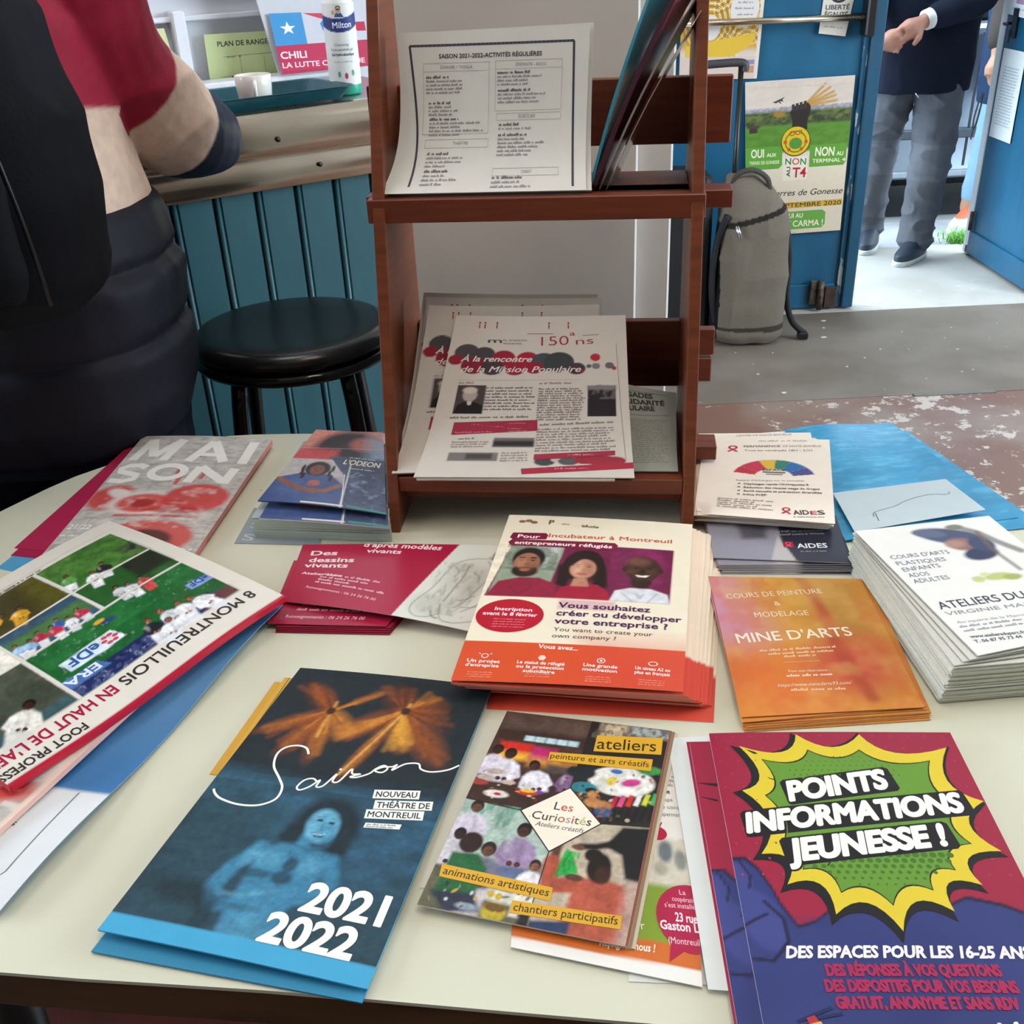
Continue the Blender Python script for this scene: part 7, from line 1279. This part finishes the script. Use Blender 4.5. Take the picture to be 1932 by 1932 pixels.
# --- weeds at the threshold
gb = bmesh.new(); rg = random.Random(9)
for i in range(420):
    cx, cy = 2.20 + rg.gauss(0, .055), 4.86 + rg.gauss(0, .05); a = rg.uniform(0, 6.28); L = rg.uniform(.03, .085); w = rg.uniform(.0015, .003); ln = rg.uniform(.3, 1.3)
    dx, dy = math.cos(a), math.sin(a); P = [(cx + dx * L * ln * t * t, cy + dy * L * ln * t * t, -.012 + L * (t - .35 * t * t * ln)) for t in (0, .5, 1)]
    v = [gb.verts.new((P[0][0] - dy * w, P[0][1] + dx * w, P[0][2])), gb.verts.new((P[0][0] + dy * w, P[0][1] - dx * w, P[0][2])), gb.verts.new((P[1][0] + dy * w, P[1][1] - dx * w, P[1][2])), gb.verts.new((P[1][0] - dy * w, P[1][1] + dx * w, P[1][2])), gb.verts.new(P[2])]
    gb.faces.new((v[0], v[1], v[2], v[3])); gb.faces.new((v[3], v[2], v[4]))
me = bpy.data.meshes.new('weed_tuft'); gb.to_mesh(me); gb.free()
tag(link('weed_tuft', me, None, mat('grass_green', '7fc24a', 0.6, col2='4e8a2c', scale=30)), 'bright green weeds growing at the doorstep beside the open leaf', 'weeds', None, 'stuff')
# --- crumbs and paint flakes on the grey floor
rg = random.Random(14); fb = MB()
for (x, y, s) in [(0.90, 3.12, .012), (1.22, 3.80, .012), (1.20, 3.72, .008), (1.17, 3.62, .014), (1.38, 3.92, .02), (1.44, 3.96, .02), (1.50, 3.98, .012)] + [(rg.uniform(.7, 2.0), rg.uniform(3.1, 3.95), rg.uniform(.002, .007)) for _ in range(26)]:
    n_ = rg.randint(5, 7); fb.prism([(x + s * rg.uniform(.6, 1) * math.cos(i * 6.283 / n_), y + .6 * s * rg.uniform(.6, 1) * math.sin(i * 6.283 / n_)) for i in range(n_)], .003, .0055)
tag(fb.build('paint_flakes', mat('pale_flake', 'cfc8bc', 0.8)), 'scattered pale paint flakes and crumbs on the grey floor', 'debris', None, 'stuff')

# ================================================================== POSTERS ON THE DOORS
def pos_p(p):
    p.rect(-5, -5, 400, 120, 'd8c9bb', 6); p.cloud('c4b4a4', 60, 30, .5, .4, 111, .4, (0, 0, 380, 80)); p.rect(-5, 92, 400, 104, '9c9aa6', 8, 0, .8); p.cloud('7d8698', 8, 6, .5, .2, 112, .8, (0, 90, 380, 104))
    p.rect(-5, 104, 400, 160, '515c36', 8); p.cloud('6f7a3a', 18, 10, .55, .2, 113, .8, (0, 102, 380, 140)); p.cloud('2e3a26', 14, 10, .55, .2, 114, .9, (0, 108, 380, 156)); p.rect(-5, 150, 400, 245, '5b8a2e', 10); p.cloud('4a7626', 40, 12, .5, .3, 115, .6, (0, 160, 380, 240)); p.rect(6, 148, 52, 156, '4a3a30', 3); p.rect(14, 156, 44, 172, '3c3028', 3)
    p.ell(120, 112, 22, 12, '9a7a34', .5); p.rect(-5, 300, 400, 560, 'dccdb6', 4)
    for a_ in (-.9, -.7, -.5, -.35, -.15): p.line([(206, 92), (206 + 118 * math.cos(a_), 92 + 90 * math.sin(a_))], 9, 'b98d3c', 4, .9)
def pos_a(a):
    k = '2b2420'
    a.poly([(160, 110), (168, 92), (178, 88), (222, 80), (232, 92), (232, 112), (222, 140), (224, 170), (170, 170), (168, 136)], k)
    for i in range(4): a.poly([(166 + i * 14, 106 - i * 2), (164 + i * 14, 84 - i * 3), (174 + i * 14, 82 - i * 3), (176 + i * 14, 104 - i * 2)], '3c342e')
    a.poly([(96, 72), (108, 68), (124, 62), (140, 56), (130, 66), (136, 72), (122, 70), (108, 76)], '4a4440'); a.poly([(118, 66), (128, 78), (124, 78), (112, 68)], '4a4440')
    a.poly([(-0, 222), (120, 222), (136, 232), (136, 288), (124, 300), (0, 300)], '5f9a34'); a.poly([(238, 226), (366, 226), (374, 234), (374, 292), (366, 302), (238, 302)], '5f9a34')
    a.rect(140, 262, 232, 345, 'e2d6c2')
    a.T('OUI', (20, 256), (68, 257), 28, 'efe6cf', 1); a.T('AUX', (78, 256), (114, 257), 12, 'efe6cf', 1); a.T('TERRES DE GONESSE', (14, 280), (126, 282), 11, 'd9e0b8', 1)
    a.T('NON', (258, 264), (329, 267), 30, 'efe6cf', 1); a.T('AU', (338, 267), (363, 268), 14, 'efe6cf', 1); a.T('TERMINAL 4', (250, 288), (372, 290), 13, 'efe6cf', 1)
    a.ell(184, 209, 54, 52, '3a3c1c', 40); a.ell(184, 208, 51, 49, 'd8b51e', 40); a.ell(184, 216, 24, 20, '4f8a34', 18); a.T('OUI', (160, 190), (206, 186), 16, 'b03a1e', 1); a.ring(184, 210, 38, 36, 5, '6a7a2a', 14)
    for x, y in ((160, 236), (206, 236), (146, 210), (222, 212)): a.ell(x, y, 7, 7, 'c0502a', 8)
    a.T('N', (148, 288), (170, 288), 22, '2e7a4a', 1); a.T('O', (174, 289), (200, 290), 22, 'b8342c', .4); a.T('N', (204, 291), (226, 292), 22, '2e7a4a', 1)
    a.T('T4', (176, 334), (228, 336), 34, 'b01c2c', 1); a.T('AU', (168, 332), (168, 296), 14, '2b2a28', 1); a.T('N', (167, 292), (167, 272), 1, '2b2a28', 1)
    a.T('Terres de Gonesse', (96, 398), (374, 404), 22, '2b2420', .2, 1)
    a.rect(60, 424, 376, 446, 'd0a63c'); a.T('20 SEPTEMBRE 2020', (76, 441), (372, 444), 15, '3a3020', 1)
    a.poly([(70, 458), (300, 458), (314, 468), (314, 512), (302, 524), (70, 524)], '6aa344'); a.T('OUI AU', (152, 480), (225, 482), 16, 'efe6cf', 1); a.T('PROJET CARMA !', (78, 512), (306, 516), 22, 'efe6cf', 1)
    a.bars((30, 24), (360, 30), 8, 'c9bcae'); a.bars((40, 535), (200, 538), 5, 'b8aa98')
sheet('door_poster', [(0.895, 3.934, .851), (1.284, 3.934, .858), (1.292, 3.934, .313), (0.935, 3.934, .303)], 380, 540, 'd8c9bb', pos_p, pos_a, n=(95, 130), thick=.0015, label='large farmland protest poster with raised fist, OUI and NON AU TERMINAL 4', cat='poster')
def yp_p(p): p.rect(-5, -5, 400, 340, 'c79a2e', 20); p.rect(-5, 330, 400, 500, 'd2c3b6', 20)
def yp_a(a):
    for cx, cy, n_ in ((232, 210, 9), (110, 250, 8), (300, 120, 7), (120, 120, 8), (250, 330, 6)):
        for i in range(n_): a.ring(cx, cy, 40 + i * 9, 40 + i * 9, 2.2, '8a6a3a' if i % 2 else 'e8d8b0', 36)
    a.ell(232, 210, 52, 56, 'd6d0cc', 30); a.ell(110, 265, 36, 38, 'd6d0cc', 24); a.ell(120, 360, 26, 28, 'd2cac2', 24)
    a.poly([(20, 60), (290, 50), (292, 130), (20, 140)], 'dcb838'); a.poly([(20, 320), (280, 280), (270, 315), (200, 350), (20, 360)], 'd9b23a')
    a.bars((205, 195), (260, 195), 6, '8a8480'); a.bars((196, 212), (266, 212), 6, '8a8480'); a.bars((205, 230), (262, 230), 6, '8a8480'); a.bars((30, 110), (250, 104), 10, 'b08c28')
    a.poly([(288, 0), (300, 0), (300, 420), (288, 420)], 'd8cfc4'); a.rect(0, 352, 288, 420, 'd0bdb0'); a.rect(232, 362, 284, 376, '8a86a0'); a.rect(232, 380, 284, 402, 'b88a70')
sheet('door_poster', [(0.66, 3.934, 1.32), (0.950, 3.934, 1.31), (0.935, 3.934, .862), (0.66, 3.934, .868)], 300, 420, 'c79a2e', yp_p, yp_a, n=(40, 56), thick=.0015, label='yellow poster of concentric rings and white discs on the blue door', cat='poster')
def lib_a(a):
    a.ring(50, 64, 30, 34, 9, '2b2830', 20, -.6, 3.8); a.ell(50, 70, 16, 20, 'b08a80', 16); a.stroke([(20, 50), (14, 20), (20, 0)], 7, '2b2830'); a.stroke([(80, 50), (86, 20), (82, 0)], 7, '2b2830')
    a.T('LIBERTÉ', (12, 128), (92, 122), 16, '3a3438', 1); a.T('ÉGALITÉ', (12, 152), (92, 148), 16, '3a3438', 1); a.bars((16, 190), (84, 190), 7, '9a948c')
sheet('door_sticker', [(1.150, 3.934, 1.185), (1.262, 3.934, 1.18), (1.234, 3.934, .985), (1.140, 3.934, .998)], 100, 215, 'cfc9bd', None, lib_a, n=(4, 6), thick=.001, label='narrow cream sticker with LIBERTÉ ÉGALITÉ above the protest poster', cat='sticker')
sheet('door_notice', [(2.084, 4.56, .86), (2.084, 4.36, .86), (2.084, 4.36, .52), (2.084, 4.56, .52)], 210, 297, 'dfe3e4', None, lambda a: (a.block(30, 60, 180, 20, 10, 5, '9aa4aa'),), n=(3, 4), thick=.001, label='white typed notice taped on the open right door leaf', cat='notice')
sheet('door_notice', [(2.084, 4.60, 1.20), (2.084, 4.20, 1.20), (2.084, 4.20, 0.965), (2.084, 4.60, 0.985)], 300, 200, 'e6eaee', None, lambda a: (a.rect(60, 120, 160, 160, 'b08aa8'), a.bars((40, 180), (260, 180), 8, 'a8b0b8')), n=(3, 4), thick=.001, label='white sheet fixed high on the open right door leaf', cat='notice')
